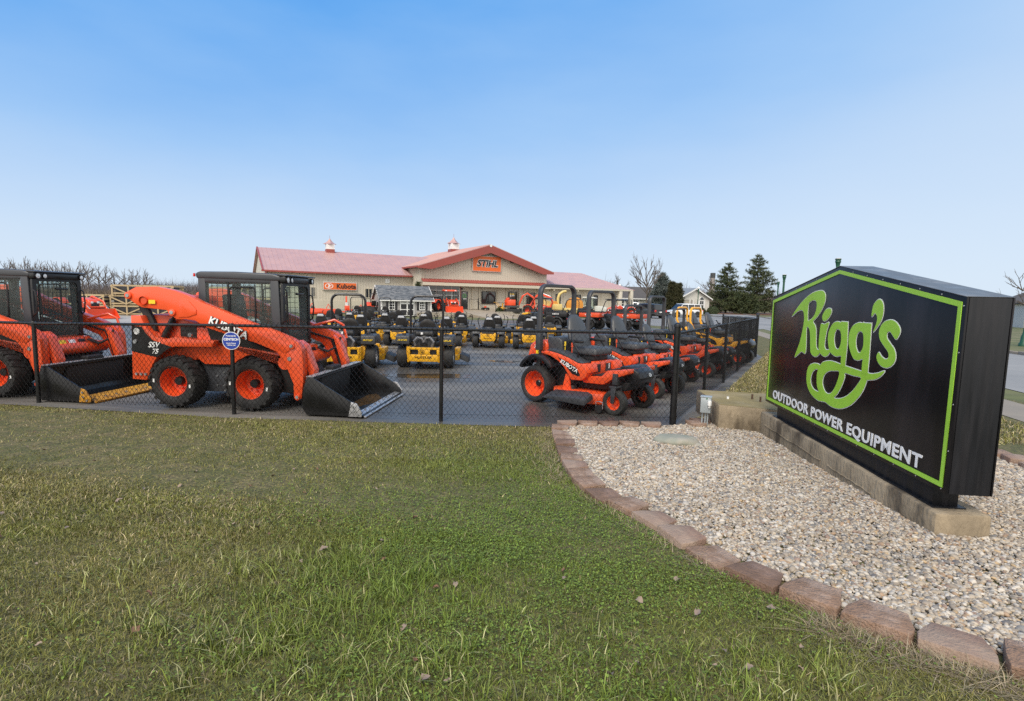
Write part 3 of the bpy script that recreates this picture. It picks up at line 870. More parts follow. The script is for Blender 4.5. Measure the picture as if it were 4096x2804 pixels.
# ------------------------------------------------------------------ roadside sign, its footing, concrete block, meter box
LOGO = {
    'R': [(0.643, 1.607), (0.748, 1.694), (0.9, 1.787), (1.084, 1.862), (1.264, 1.891), (1.353, 1.88), (1.395, 1.838), (1.39, 1.764), (1.334, 1.688), (1.256, 1.619), (1.173, 1.568), (1.227, 1.523), (1.254, 1.474), (1.277, 1.338), (1.304, 1.289), (1.351, 1.277), (1.372, 1.254), (1.325, 1.215), (1.272, 1.205), (1.205, 1.219), (1.164, 1.259), (1.136, 1.396), (1.114, 1.465), (1.08, 1.498), (1.034, 1.5), (1.034, 1.425), (1.049, 1.221), (0.948, 1.224), (0.791, 1.147), (0.881, 1.304), (0.938, 1.454), (0.958, 1.573), (0.941, 1.644), (0.898, 1.679), (0.836, 1.679), (0.755, 1.657)],
    'Rh': [(1.032, 1.739), (1.098, 1.784), (1.162, 1.792), (1.215, 1.776), (1.23, 1.72), (1.205, 1.651), (1.148, 1.602), (1.085, 1.578), (1.042, 1.578)],
    'i': [(1.357, 1.551), (1.426, 1.55), (1.512, 1.571), (1.481, 1.479), (1.463, 1.387), (1.469, 1.321), (1.512, 1.297), (1.568, 1.306), (1.587, 1.292), (1.545, 1.247), (1.481, 1.227), (1.41, 1.241), (1.371, 1.262), (1.348, 1.293), (1.338, 1.403), (1.344, 1.496)],
    'dot': [(1.484, 1.712), (1.538, 1.701), (1.541, 1.661), (1.492, 1.611), (1.429, 1.583), (1.381, 1.594), (1.373, 1.639), (1.42, 1.69)],
    'g1': [(1.665, 1.587), (1.736, 1.581), (1.767, 1.567), (1.811, 1.299), (1.765, 1.266), (1.705, 1.254), (1.64, 1.265), (1.588, 1.288), (1.545, 1.345), (1.522, 1.416), (1.534, 1.49), (1.591, 1.558)],
    'g1h': [(1.7, 1.518), (1.748, 1.503), (1.775, 1.451), (1.776, 1.381), (1.746, 1.331), (1.709, 1.325), (1.671, 1.348), (1.646, 1.402), (1.646, 1.465), (1.671, 1.507)],
    'st1': [(1.756, 1.592), (1.871, 1.591), (1.89, 1.391), (1.888, 1.169), (1.812, 1.166), (1.806, 1.244), (1.808, 1.298)],
    'g2': [(2.047, 1.593), (2.106, 1.592), (2.145, 1.574), (2.184, 1.308), (2.144, 1.278), (2.094, 1.262), (2.025, 1.268), (1.969, 1.315), (1.926, 1.378), (1.911, 1.438), (1.918, 1.499), (1.964, 1.561)],
    'g2h': [(2.089, 1.52), (2.133, 1.509), (2.155, 1.464), (2.158, 1.392), (2.133, 1.343), (2.103, 1.327), (2.067, 1.343), (2.04, 1.389), (2.031, 1.44), (2.049, 1.496)],
    'st2': [(2.136, 1.595), (2.253, 1.597), (2.257, 1.478), (2.262, 1.295), (2.263, 1.154), (2.17, 1.158), (2.168, 1.249), (2.18, 1.308)],
    'low': [(1.89, 1.184), (1.808, 1.188), (1.683, 1.198), (1.571, 1.194), (1.457, 1.167), (1.402, 1.13), (1.357, 1.137), (1.266, 1.132), (1.169, 1.097), (1.127, 1.034), (1.127, 0.944), (1.171, 0.862), (1.268, 0.8), (1.402, 0.769), (1.507, 0.773), (1.574, 0.78), (1.692, 0.76), (1.832, 0.768), (1.946, 0.801), (2.051, 0.853), (2.147, 0.932), (2.213, 1.009), (2.251, 1.088), (2.263, 1.168), (2.171, 1.171), (2.04, 1.177)],
    'lh1': [(1.363, 1.081), (1.296, 1.07), (1.239, 1.023), (1.218, 0.958), (1.241, 0.901), (1.313, 0.861), (1.419, 0.858), (1.378, 0.906), (1.357, 0.98), (1.355, 1.039)],
    'lh2': [(1.793, 1.113), (1.682, 1.111), (1.588, 1.093), (1.511, 1.049), (1.48, 0.982), (1.498, 0.926), (1.557, 0.878), (1.633, 0.873), (1.699, 0.911), (1.763, 1.002)],
    'lh3': [(1.894, 1.117), (2.036, 1.115), (2.167, 1.114), (2.127, 1.053), (2.058, 0.982), (1.957, 0.911), (1.846, 0.867), (1.733, 0.852), (1.794, 0.908), (1.855, 0.993), (1.893, 1.077)],
    'sw': [(2.245, 1.167), (2.288, 1.169), (2.336, 1.173), (2.416, 1.192), (2.497, 1.22), (2.464, 1.179), (2.39, 1.137), (2.32, 1.12), (2.253, 1.113)],
    'ap': [(2.326, 1.801), (2.375, 1.785), (2.403, 1.732), (2.4, 1.658), (2.364, 1.595), (2.292, 1.528), (2.319, 1.586), (2.332, 1.635), (2.317, 1.672), (2.285, 1.684), (2.247, 1.656), (2.248, 1.715), (2.267, 1.764)],
    's': [(2.515, 1.637), (2.581, 1.625), (2.633, 1.589), (2.651, 1.552), (2.639, 1.519), (2.609, 1.488), (2.566, 1.514), (2.53, 1.541), (2.502, 1.542), (2.484, 1.521), (2.492, 1.485), (2.544, 1.446), (2.593, 1.411), (2.62, 1.369), (2.622, 1.323), (2.592, 1.28), (2.531, 1.251), (2.464, 1.251), (2.403, 1.277), (2.372, 1.322), (2.395, 1.362), (2.434, 1.335), (2.488, 1.316), (2.525, 1.325), (2.537, 1.353), (2.51, 1.39), (2.447, 1.431), (2.395, 1.475), (2.375, 1.528), (2.39, 1.576), (2.44, 1.619)],
}
M_SGBLK = mat('sign_black_panel', (0.006, 0.006, 0.007), 0.30, spec=.28, var=0.3, scale=2, rvar=0.06, col2=(0.018, 0.016, 0.02), c2scale=3, stretch=(1, 1, .25))
M_SGSIDE = mat('sign_cabinet_metal', (0.011, 0.012, 0.015), 0.45, spec=.3, var=0.25, scale=5, stretch=(6, 6, .5), col2=(0.018, 0.018, 0.021), c2scale=4)
M_SGTOP = mat('sign_grey_top', (0.07, 0.072, 0.078), 0.35, var=0.35, scale=8, col2=(0.16, 0.16, 0.165), c2scale=5, c2lo=.5, c2hi=.75)  # greyer than the cabinet sides, with lighter blotches
M_GREEN = mat('lime_green_vinyl', (0.33, 0.62, 0.055), 0.38, var=0.05, scale=3)
M_CONCB = mat('old_concrete', (0.285, 0.228, 0.155), 0.92, var=0.28, scale=5, bump=0.9, bscale=30, col2=(0.075, 0.056, 0.036), c2scale=3.0, c2lo=.46, c2hi=.66, stretch=(1, 1, .45))
M_CONCT = mat('mossy_concrete', (0.225, 0.175, 0.075), 0.92, var=0.15, scale=4, bump=0.5, bscale=40, col2=(0.27, 0.22, 0.13), c2scale=2.5)
SG_A = math.atan2(-0.99451, -0.10461)      # local +x runs along the face from the far end to the near end
SGO = (3.311, 6.739, 0)
SL, ST = 3.304, 0.275
sign = thing('roadside_sign', 'black gabled roadside sign with lime green lettering reading Rigg\'s Outdoor Power Equipment', 'sign', SGO, SG_A)
# in this local frame the face looks towards -y
def face_outline(i): return [(i, .485 + i), (SL - i, .485 + i), (SL - i, 1.817 - i * .9), (1.64, 2.116 - i * 1.02), (i, 1.817 - i * .9)]
cb = MB(); cb.prism(face_outline(0.0), 0.018, ST, 'y'); cb.build('cabinet', M_SGSIDE, sign, 0.006)
cb = MB(); cb.prism(face_outline(0.0), 0.0, 0.014, 'y'); face = cb.build('face_panel', M_SGBLK, sign, 0.003)
cb = MB(); cb.prism(face_outline(0.0), ST + .004, ST + .016, 'y'); cb.build('back_panel', M_SGBLK, sign, 0.003)
for a, b in (((0, 1.817), (1.64, 2.116)), ((1.64, 2.116), (SL, 1.817))):
    t = MB(); dx, dz = b[0] - a[0], b[1] - a[1]; l = math.hypot(dx, dz); nx, nz = -dz / l * .006, dx / l * .006
    t.prism([(a[0] + nx * .3, a[1] + nz * .3), (b[0] + nx * .3, b[1] + nz * .3), (b[0] + nx, b[1] + nz), (a[0] + nx, a[1] + nz)], -.004, ST + .018, 'y')
    t.build('roof_sheet', M_SGTOP, sign)
br = shape_mesh([face_outline(.034), face_outline(.068)], M_GREEN, .002, 'border')
axes(link('border', br, face), (0, -0.003, 0), (1, 0, 0), (0, 0, 1))
def letter(name, loops, smooth=True, h=0):
    lp = [smooth_loop(l, 4) if smooth else l for l in loops]
    o = axes(link('letter', shape_mesh(lp, M_GREEN, .001, 'letter'), face), (0, -0.0055 - h * .0004, 0), (1, 0, 0), (0, 0, 1))
    # white outline: the same shape grown by a few millimetres, just behind
    cu = bpy.data.curves.new('outline', 'CURVE'); cu.dimensions = '2D'; cu.fill_mode = 'BOTH'; cu.extrude = .0007; cu.offset = .0065
    for l in lp:
        sp = cu.splines.new('POLY'); sp.points.add(len(l) - 1)
        for p, q in zip(sp.points, l): p.co = (q[0], q[1], 0, 1)
        sp.use_cyclic_u = True
    t = bpy.data.objects.new('outline', cu); COL.objects.link(t)
    me = bpy.data.meshes.new_from_object(t.evaluated_get(bpy.context.evaluated_depsgraph_get()))
    bpy.data.objects.remove(t); me.materials.clear(); me.materials.append(M_DECALW)
    axes(link('letter_outline', me, face), (0, -0.0018 - h * .0003, 0), (1, 0, 0), (0, 0, 1))
letter('r', [LOGO['R'], LOGO['Rh']], h=1)
letter('i', [LOGO['i']], h=2)
letter('dot', [LOGO['dot']], h=1)
letter('g', [LOGO['g1'], LOGO['g1h']], h=3)
letter('g', [LOGO['g2'], LOGO['g2h']], h=3)
letter('low', [LOGO['low'], LOGO['lh1'], LOGO['lh2'], LOGO['lh3']], h=1)
letter('st', [LOGO['st1']], False, 4)
letter('st', [LOGO['st2']], False, 4)
letter('sw', [LOGO['sw']], h=2)
letter('ap', [LOGO['ap']], h=1)
letter('s', [LOGO['s']], h=2)
me = TX['outdoor']
w = max(v.co.x for v in me.vertices) - min(v.co.x for v in me.vertices); hh = max(v.co.y for v in me.vertices) - min(v.co.y for v in me.vertices)
me.transform(Matrix.Diagonal((2.80 / w, .128 / hh, 1, 1)))
axes(link('lettering', me, face), (1.64, -0.004, .617), (1, 0, 0), (0, 0, 1))
sc = MB(); sc.sphere((0, 0, 0), (.006, .003, .006), nu=8, nv=4); scm = sc.mesh('screw', M_STEEL)
for i in range(13):
    for z in (.508,):
        link('screw', scm, face, (.05 + i * (SL - .1) / 12, -.002, z))
for z in (.78, 1.1, 1.45, 1.76):
    for x in (.02, SL - .02): link('screw', scm, face, (x, -.002, z))
for i in range(1, 7):
    t = i / 7; link('screw', scm, face, (1.64 * t, -.002, 1.795 + .297 * t)); link('screw', scm, face, (SL - 1.664 * t, -.002, 1.795 + .297 * t))
sb = MB(); sb.box(((.271 + 3.11) / 2, .135, .41), (2.84, .17, .146)); sb.build('support_beam', M_SGSIDE, sign, .004)
pb = MB(); pb.box((1.68, .135, .335), (2.95, .22, .012)); pb.build('base_plate', M_SGSIDE, sign)

ft = MB(); ft.prism([(-.08, -.02), (3.26, -.02), (3.26, .345), (-.08, .345)], -0.12, .332, 'z')
me = ft.mesh('sign_footing', M_CONCB, .02, 40)
bm = bmesh.new(); bm.from_mesh(me); bmesh.ops.subdivide_edges(bm, edges=[e for e in bm.edges if e.calc_length() > .5], cuts=24, use_grid_fill=True); bmesh.ops.triangulate(bm, faces=bm.faces); bm.to_mesh(me); bm.free()
for v in me.vertices: v.co += noise.noise_vector(v.co * 5) * .007 + noise.noise_vector(v.co * 21) * .004
foot = tag(link('sign_footing', me, None, (SGO[0], SGO[1], 0), SG_A), 'long weathered concrete footing under the black sign', 'footing')
# form lines cast into the footing face
for z, x0, x1 in ((.19, .1, 1.6), (.185, 1.75, 2.5), (.07, .5, 1.4)):
    c = MB(); pts = [(x0 + (x1 - x0) * i / 14, -.024 + random.uniform(-.004, .003), z + random.uniform(-.007, .007)) for i in range(15)]
    c.tube(pts, .0065, 5); c.build('form_line', M_CONCB, foot)

cbk = MB(); cbk.prism([(2.85, 7.07), (3.9, 6.6), (4.1, 8.0), (2.95, 8.25)], -0.1, .352, 'z')
me = cbk.mesh('concrete_block', M_CONCB, .012, 40)
blk = thing('concrete_block', 'low square concrete block with mossy top and steel stubs', 'block')
link('body', me, blk)
tp = MB(); tp.prism([(2.862, 7.078), (3.892, 6.615), (4.088, 7.99), (2.96, 8.238)], .3535, .3575, 'z'); tp.build('mossy_top', M_CONCT, blk)
M_RUST = mat('rusty_steel', (0.09, 0.05, 0.032), 0.85, var=0.3, scale=30, bump=0.4)
for x, y in ((3.5, 7.52), (3.53, 7.33), (3.78, 7.5)):
    s = MB(); s.cyl((x, y, .35), (x, y, .43), .014, n=8); s.build('steel_stub', M_RUST, blk)
s = MB(); s.cyl((3.14, 7.5, .35), (3.14, 7.5, .39), .016, n=10); s.build('pipe_stub', M_WHITE, blk)

M_MET = mat('galvanised_box', (0.38, 0.42, 0.44), 0.5, metal=0.3, var=0.1, scale=8)
bx = thing('electrical_box', 'grey electrical box with white photocell on conduits beside the block', 'electrical box', (2.70, 7.16, 0), -.42)
b = MB(); b.box((0, 0, .335), (.135, .115, .215)); b.build('housing', M_MET, bx, .006)
b = MB(); b.box((0, 0, .449), (.15, .13, .01)); b.build('lid', M_MET, bx, .003)
b = MB(); b.lathe([(.001, .06), (.022, .06), (.026, .048), (.028, 0), (.024, -.012), (.015, -.018), (.014, -.04), (.001, -.04)], 14, 0, 'z', (.05, -.075, .345)); b.build('photocell', M_WHITE, bx)
b = MB(); b.box((.012, -.0585, .43), (.014, .003, .03)); b.build('green_tape', mat('green_tape', (.01, .14, .05), .5), bx)
for x in (-.04, .0, .03):
    b = MB(); b.cyl((x, .0, -.03), (x, .0, .23), .011, n=10); b.build('conduit', M_MET, bx)
# ------------------------------------------------------------------ black chain-link fence
M_FENCE = mat('black_vinyl_coating', (0.009, 0.009, 0.010), 0.34, var=0.2, rvar=0.08)
def chain_mesh(L, z0, z1, slope=0.0, pitch=.0752, r=.0037, seed=1, zb0=None):
    """Interlocked zigzag wires filling an L-long panel in the XZ plane. z0/z1 at start, slope = dz/dx."""
    half = pitch / 2; hz = half * 1.215
    nw = int(L / half) - 1
    nz = int((z1 - z0) / hz)
    i = np.arange(nw)[:, None]; j = np.arange(nz + 1)[None]
    # wire i swings between columns i and i+1, neighbours hook one another in turn
    x = (i + ((j + i) % 2)) * half + 0.5 * half
    sgn = np.where((j + i) % 2 == 0, 1.0, -1.0)
    y = sgn * r * 1.1
    xx = np.broadcast_to(x, (nw, nz + 1)); rs = np.random.default_rng(seed)
    z = z0 + j * hz + slope * xx + rs.normal(0, .0012, (nw, nz + 1))
    y = y + .006 * np.sin(xx * 2.1 + 1.3 * j * half) + .01 * np.sin(xx * .7 + seed)
    P = np.stack([xx + rs.normal(0, .001, (nw, nz + 1)), np.broadcast_to(y, (nw, nz + 1)), z], -1)
    # twisted tips top and bottom
    ang = np.array([0, 2.094, 4.189]) + .5
    off = np.stack([np.cos(ang) * r * .75, np.sin(ang) * r, np.cos(ang) * r * .75 * 0], -1)
    V = P[:, :, None, :] + off[None, None]
    V = V.reshape(-1, 3)
    w = np.arange(nw)[:, None, None] * (nz + 1) * 3; s = np.arange(nz)[None, :, None] * 3; k = np.arange(3)[None, None]
    a = w + s + k; b = w + s + (k + 1) % 3
    F = np.stack([a, b, b + 3, a + 3], -1).reshape(-1)
    return np_mesh('wire_mesh', V, F, np.full(len(F) // 4, 4), M_FENCE, None, True)

postm = {}
def post_mesh(r, h, cap):
    k = (r, round(h, 3), cap)
    if k not in postm:
        b = MB(); b.cyl((0, 0, -.1), (0, 0, h), r, n=14)
        if cap:
            b.lathe([(r, h), (r * 1.18, h), (r * 1.18, h + .028), (r * 1.05, h + .045), (r * .5, h + .062), (.002, h + .066)], 14, 0, 'z')
            for z in (.12, h * .55, h - .12): b.lathe([(r, z - .012), (r * 1.1, z - .012), (r * 1.1, z + .012), (r, z + .012)], 14, 0, 'z')
        else:
            b.lathe([(r, h - .01), (r * 1.15, h - .005), (r * 1.15, h + .02), (r * .9, h + .035)], 12, 0, 'z')
        postm[k] = b.mesh('post', M_FENCE)
    return postm[k]

def fence(name, label, pts, rail_r=.021, skip_start=False, gap=.055, pr=.028, wr=.0037):
    """pts: (x, y, ground z, rail z, corner?)"""
    t = thing(name, label, 'fence', (pts[0][0], pts[0][1], 0), 0, None)
    o = Vector((pts[0][0], pts[0][1], 0))
    for i, (x, y, gz, rz_, c) in enumerate(pts):
        if i == 0 and skip_start: continue
        link('post', post_mesh(.046 if c else pr, (rz_ + .09 if c else rz_ - .005) - gz, c), t, (x - o.x, y - o.y, gz))
    for i in range(len(pts) - 1):
        x0, y0, g0, r0, c0 = pts[i]; x1, y1, g1, r1, c1 = pts[i + 1]
        L = math.hypot(x1 - x0, y1 - y0); a = math.atan2(y1 - y0, x1 - x0)
        b = MB(); b.tube([(0, 0, r0)] + [(L * q, random.uniform(-.002, .002), r0 + (r1 - r0) * q + random.uniform(-.003, .003)) for q in (.33, .66)] + [(L, 0, r1)], rail_r, 10)
        b.build('top_rail', M_FENCE, t, loc=(x0 - o.x, y0 - o.y, 0), rz=a)
        m = link('wire_mesh', chain_mesh(L, g0 + gap, r0 + .06, ((r1 - r0) + (g1 - g0)) / 2 / L, r=wr, seed=i), t, (x0 - o.x, y0 - o.y, 0), a)
        m.location.x += math.sin(a) * .03; m.location.y -= math.cos(a) * .03
        m['kind'] = 'stuff'
        tw = MB(); tw.tube([(0, -.03, g0 + gap + .06), (L / 2, -.032, (g0 + g1) / 2 + gap + .055), (L, -.03, g1 + gap + .06)], .0022, 4)
        tw.build('tension_wire', M_FENCE, t, loc=(x0 - o.x, y0 - o.y, 0), rz=a)
    return t
CORNER = (2.30, 7.31, 0, 1.30, True)
fence('chain_link_fence', 'black chain-link fence between the lawn and the parked loaders', [(-13.4, 8.75, .02, 1.15, False), (-10.25, 8.25, .02, 1.19, False), (-7.13, 7.80, 0, 1.215, False), (-3.93, 7.33, 0, 1.275, False), (-0.97, 7.19, 0, 1.295, False), CORNER])
side = [CORNER]
for i in range(1, 6):
    t = i / 5
    side.append((2.30 + 5.92 * t, 7.31 + 10.34 * t, tz(7.31 + 10.34 * t), 1.30 - .06 * t, i == 5))
fence('chain_link_fence', 'black chain-link fence running back along the row of orange mowers', side, skip_start=True, wr=.0026)
END = side[-1]
back = [END]
for i in range(1, 5):
    t = i / 4
    back.append((8.22 + 3.78 * t, 17.65 + 12.35 * t, tz(17.65 + 12.35 * t), 1.24 - .3 * t, i == 4))
fence('chain_link_fence', 'black chain-link fence at the far right corner of the lot', back, skip_start=True, wr=.0028)
fence('chain_link_fence', 'black chain-link fence across the back of the lot before the parked cars',
      [back[-1], (9.2, 31.4, tz(31), .95, False), (6.4, 32.8, tz(32), .97, False), (3.6, 34.2, tz(34), 1.0, False), (.8, 35.6, tz(35), 1.0, False)], skip_start=True, gap=.05)

# round blue security plate wired to the fence
sp = thing('security_sign', 'round blue security company sign fixed to a fence post', 'sign', (-3.915, 7.285, 1.065))
b = MB(); b.lathe([(.001, -.003), (.125, -.003), (.125, .0), (.001, .0)], 40, 0, 'y'); b.build('white_rim', M_DECALW, sp)
b = MB(); b.lathe([(.001, -.0052), (.117, -.0052), (.117, -.0034), (.001, -.0034)], 40, 0, 'y'); b.build('blue_disc', M_BLUE, sp)
for key, z in (('ct1', .068), ('ct2', .018), ('ct3', -.034), ('ct4', -.062)):
    axes(link('lettering', TX[key], sp), (0, -.0066, z), (1, 0, 0), (0, 0, 1))
# ------------------------------------------------------------------ wheels
def tyre_mesh(Rr, Wd, rim, lugs=0, lug_h=.02, name='wheel', m=None, turf=False, n=36):
    """Tyre of outer radius Rr, width Wd (axis y) on a rim of radius rim, with tread blocks."""
    b = MB(); h = Wd / 2
    rt = Rr - (lug_h if lugs else 0)
    prof = [(rim * .98, -h * .80), (rim * 1.06, -h * .92), (rim + (rt - rim) * .45, -h), (rim + (rt - rim) * .8, -h * .96), (rt - .012, -h * .82), (rt, -h * .62), (rt + .004, 0),
            (rt, h * .62), (rt - .012, h * .82), (rim + (rt - rim) * .8, h * .96), (rim + (rt - rim) * .45, h), (rim * 1.06, h * .92), (rim * .98, h * .80)]
    b.lathe(prof, n)
    for i in range(lugs):
        for sgn in (-1, 1):
            t = 2 * math.pi * (i + (0.5 if sgn > 0 else 0)) / lugs
            sl = R(28) if not turf else R(38)
            ln = h * (1.0 if not turf else .62); wd = 2 * math.pi * Rr / lugs * (.50 if not turf else .42)
            for piece in ((.0, 1.0),) if not turf else ((.0, 1.0),):
                c = Matrix.Rotation(-t, 3, 'Y')
                vs = []
                for (u, v, w) in ((0, -.5, 0), (1, -.5, 0), (1, .5, 0), (0, .5, 0), (0, -.38, 1), (1, -.38, 1), (1, .38, 1), (0, .38, 1)):
                    y = sgn * (u * ln * .96 + (.02 if not turf else .01)); tang = v * wd + u * ln * math.tan(sl) * .6
                    rad = rt - .012 + w * (lug_h + .012) - (u ** 3) * .028 * (1 if not turf else .4)
                    p = c @ Vector((rad * math.cos(tang / Rr), y, rad * math.sin(tang / Rr)))
                    vs.append(p)
                b.add(vs, [(0, 1, 2, 3), (4, 7, 6, 5), (0, 4, 5, 1), (1, 5, 6, 2), (2, 6, 7, 3), (3, 7, 4, 0)])
    return b.mesh(name, m or M_RUBBER, 0, 40)

def rim_mesh(rim, Wd, dish, m, n=28, bolts=0, holes=0):
    """Dished rim, open towards -y."""
    b = MB(); h = Wd / 2
    prof = [(rim * 1.07, -h * .95), (rim * 1.09, -h * .86), (rim * .97, -h * .80), (rim * .92, -h * .35), (rim * .86, -h * .2), (rim * .80, h * dish), (rim * .45, h * dish + .012), (rim * .36, h * dish - .02), (.001, h * dish - .02)]
    b.lathe(prof, n)
    for i in range(bolts):
        t = 2 * math.pi * i / bolts
        x, z = rim * .58 * math.cos(t), rim * .58 * math.sin(t)
        b.cyl((x, h * dish + .005, z), (x, h * dish - .03, z), .012, n=6)
    return b.mesh('rim', m)

def wheel(parent, loc, tm, rm, hm=None, side=-1):
    w = link('wheel', tm, parent, loc, 0 if side < 0 else math.pi)
    link('rim', rm, w)
    if hm: link('hub', hm, w)
    return w

# ------------------------------------------------------------------ skid steer loaders (local frame: +x forwards, z up, origin under the rear axle)
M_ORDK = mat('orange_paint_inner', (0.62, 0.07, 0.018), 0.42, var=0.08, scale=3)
M_BKT = mat('bucket_black', (0.010, 0.010, 0.011), 0.28, var=0.3, scale=4, rvar=0.12)
M_EDGE = mat('bucket_cutting_edge', (0.42, 0.42, 0.43), 0.35, metal=0.5, var=0.25, scale=9)
M_BKG = mat('bucket_grey_plate', (0.30, 0.31, 0.32), 0.35, var=0.2, scale=6)
M_YWORN = mat('worn_yellow_edge', (0.58, 0.27, 0.02), 0.6, var=0.3, scale=8, col2=(0.16, 0.07, 0.025), c2scale=6, c2lo=.52, c2hi=.7, bump=.3)
T_SKID = tyre_mesh(.395, .30, .215, 20, .024)
R_SKID = rim_mesh(.215, .30, .45, M_ORANGE, bolts=8)
hb = MB(); hb.lathe([(.066, .05), (.066, -.005), (.058, -.02), (.001, -.022)], 18); H_SKID = hb.mesh('hub', M_BLACK)

M_MUDW = mat('muddy_water', (0.075, 0.045, 0.022), 0.08, var=.3, scale=4, rvar=.03)
def make_skid():
    t = thing('skid_steer_loader', 'orange and black skid steer loader with enclosed cab and empty black bucket', 'loader')
    # chassis
    b = MB(); b.prism([(-.45, .30), (1.72, .24), (1.78, .42), (1.60, .62), (1.35, .72), (-.45, .72)], -.50, .50, 'y'); b.build('chassis', M_BLACKM, t, .015)
    b = MB(); b.box((.59, -.515, .42), (.62, .03, .38)); b.box((.59, .515, .42), (.62, .03, .38)); b.build('belly_plate', M_CAB, t, .008)
    # rear tower plates and engine cover
    tower = [(-.62, 1.22), (-.64, .42), (-.42, .41), (-.37, .52), (-.32, .64), (-.24, .76), (-.12, .86), (.04, .92), (.62, .93), (.66, 1.02), (.42, 1.03), (.05, 1.06), (-.12, 1.02), (-.26, 1.06), (-.38, 1.16), (-.44, 1.28), (-.47, 1.36), (-.62, 1.36)]
    for s in (-1, 1):
        b = MB(); b.prism(tower, s * .62, s * .78, 'y'); b.build('tower_plate', M_ORANGE, t, .008)
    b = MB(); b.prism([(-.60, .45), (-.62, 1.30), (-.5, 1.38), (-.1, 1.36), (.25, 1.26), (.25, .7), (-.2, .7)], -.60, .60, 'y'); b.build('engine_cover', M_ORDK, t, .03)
    b = MB(); b.box((.16, -.625, 1.12), (.26, .02, .26)); b.build('side_grille', M_BLACKM, t, .006)
    for i in range(4):
        g = MB(); g.box((.16, -.638, 1.03 + i * .06), (.24, .008, .012)); g.build('grille_bar', M_BLACK, t)
    # body side panels between the wheels
    panel = [(.28, 1.20), (.46, 1.20), (.52, 1.0), (1.48, .86), (1.66, .70), (1.60, .80), (1.50, .80), (1.30, .84), (1.05, .80), (.90, .72), (.84, .66), (.40, .655), (.30, .72), (.20, .82), (.06, .90), (.06, 1.05), (.28, 1.05)]
    for s in (-1, 1):
        b = MB(); b.prism(panel, s * .505, s * .63, 'y'); b.build('side_panel', M_ORANGE, t, .012)
        b = MB(); b.prism([(.46, 1.21), (.52, 1.005), (1.50, .865), (1.30, .93), (.9, 1.10), (.62, 1.20)], s * .635, s * .652, 'y'); b.build('black_stripe', M_DECALB, t)
        for i in range(3):
            for j in range(2):
                b = MB(); b.box((.46 + i * .11 + (.04 if i == 2 else 0), s * .632, .735 + j * .05), (.05 if i < 2 else .11, .006, .028)); b.build('vent_slot', M_ORDK, t)
    b = MB()
    for x, z in ((.63, .53), (.52, .47), (.52, .33), (.63, .33), (.64, .25)):
        b.cyl((x, -.545, z), (x, -.53, z), .013, n=8)
    b.build('bolt_heads', M_STEEL, t)['kind'] = 'stuff'
    # lift arms
    arm = [(-.66, 1.65), (-.645, 1.70), (-.50, 1.775), (-.18, 1.785), (.09, 1.735), (.29, 1.67), (.46, 1.585), (1.22, 1.30), (1.57, 1.19), (1.82, 1.095), (1.93, 1.04), (1.985, .95), (2.0, .74), (2.0, .48), (1.965, .23), (1.90, .19), (1.855, .24), (1.85, .44), (1.80, .56), (1.73, .74), (1.60, .90), (1.30, 1.015), (.84, 1.13), (.56, 1.215), (.39, 1.31), (.24, 1.325), (.11, 1.32), (.0, 1.39), (-.04, 1.45), (-.28, 1.47), (-.42, 1.48), (-.52, 1.53), (-.61, 1.59)]
    for s in (-1, 1):
        b = MB(); b.prism(arm, s * .67, s * .80, 'y'); a = b.build('lift_arm', M_ORANGE, t, .006, seg=2)
        b = MB(); b.prism([(.17, 1.60), (.22, 1.645), (.32, 1.58), (.42, 1.47), (.42, 1.40), (.3, 1.36), (.14, 1.35)], s * .80, s * .812, 'y'); b.build('arm_rib', M_ORANGE, a, .006)
        b = MB(); b.prism([(1.36, 1.14), (1.6, 1.085), (1.8, 1.01), (1.82, .92), (1.74, .88), (1.6, .94)], s * .80, s * .808, 'y'); b.build('arm_rib', M_ORANGE, a, .006)
        for x, z, r in ((-.62, 1.65, .055), (.05, 1.42, .055), (1.84, .985, .05), (1.91, .25, .045)):
            b = MB(); b.cyl((x, s * .80, z), (x, s * .825, z), r, r * .92, n=16); b.build('pivot_boss', M_ORANGE, a, .004)
            b = MB(); b.cyl((x, s * .825, z), (x, s * .832, z), r * .5, n=10); b.build('pin', M_STEEL, a)
        b = MB(); b.cyl((-.38, s * .79, 1.58), (-.38, s * .83, 1.58), .062, n=18, cap=False); b.cyl((-.38, s * .80, 1.58), (-.38, s * .812, 1.58), .048, n=18); b.build('tube_end', M_ORDK, a)
        # lift cylinder and black rear link
        b = MB(); b.cyl((-.24, s * .66, .98), (-.06, s * .66, 1.30), .047, n=12); b.cyl((-.06, s * .66, 1.30), (.02, s * .68, 1.40), .028, n=10); b.build('lift_cylinder', M_BLACK, t)
        b = MB(); b.prism([(-.63, 1.60), (-.55, 1.58), (-.44, 1.45), (-.36, 1.28), (-.32, 1.05), (-.37, .98), (-.43, 1.12), (-.50, 1.30), (-.58, 1.45)], s * .60, s * .665, 'y'); b.build('rear_link', M_BLACKM, t, .012)
        b = MB(); b.prism([(-.63, .835), (-.61, 1.21), (-.46, 1.20), (-.39, 1.10), (-.30, 1.01), (-.17, .965), (.0, .915), (-.08, .87), (-.24, .755)], s * .781, s * .784, 'y'); b.build('decal', M_DECALB, t)
        # tilt cylinder at the front
        b = MB(); b.cyl((1.82, s * .60, .98), (2.02, s * .58, .42), .036, n=10); b.build('tilt_cylinder', M_BLACK, t)
        # front guard strip of the arm
        b = MB(); b.prism([(1.86, 1.06), (1.97, .98), (2.10, .62), (2.08, .50), (2.02, .52)], s * .50, s * .66, 'y'); b.build('arm_guard', M_ORANGE, t, .015)
    b = MB(); b.cyl((1.66, -.68, .72), (1.66, .68, .72), .10, n=18); b.build('cross_tube', M_ORANGE, t)
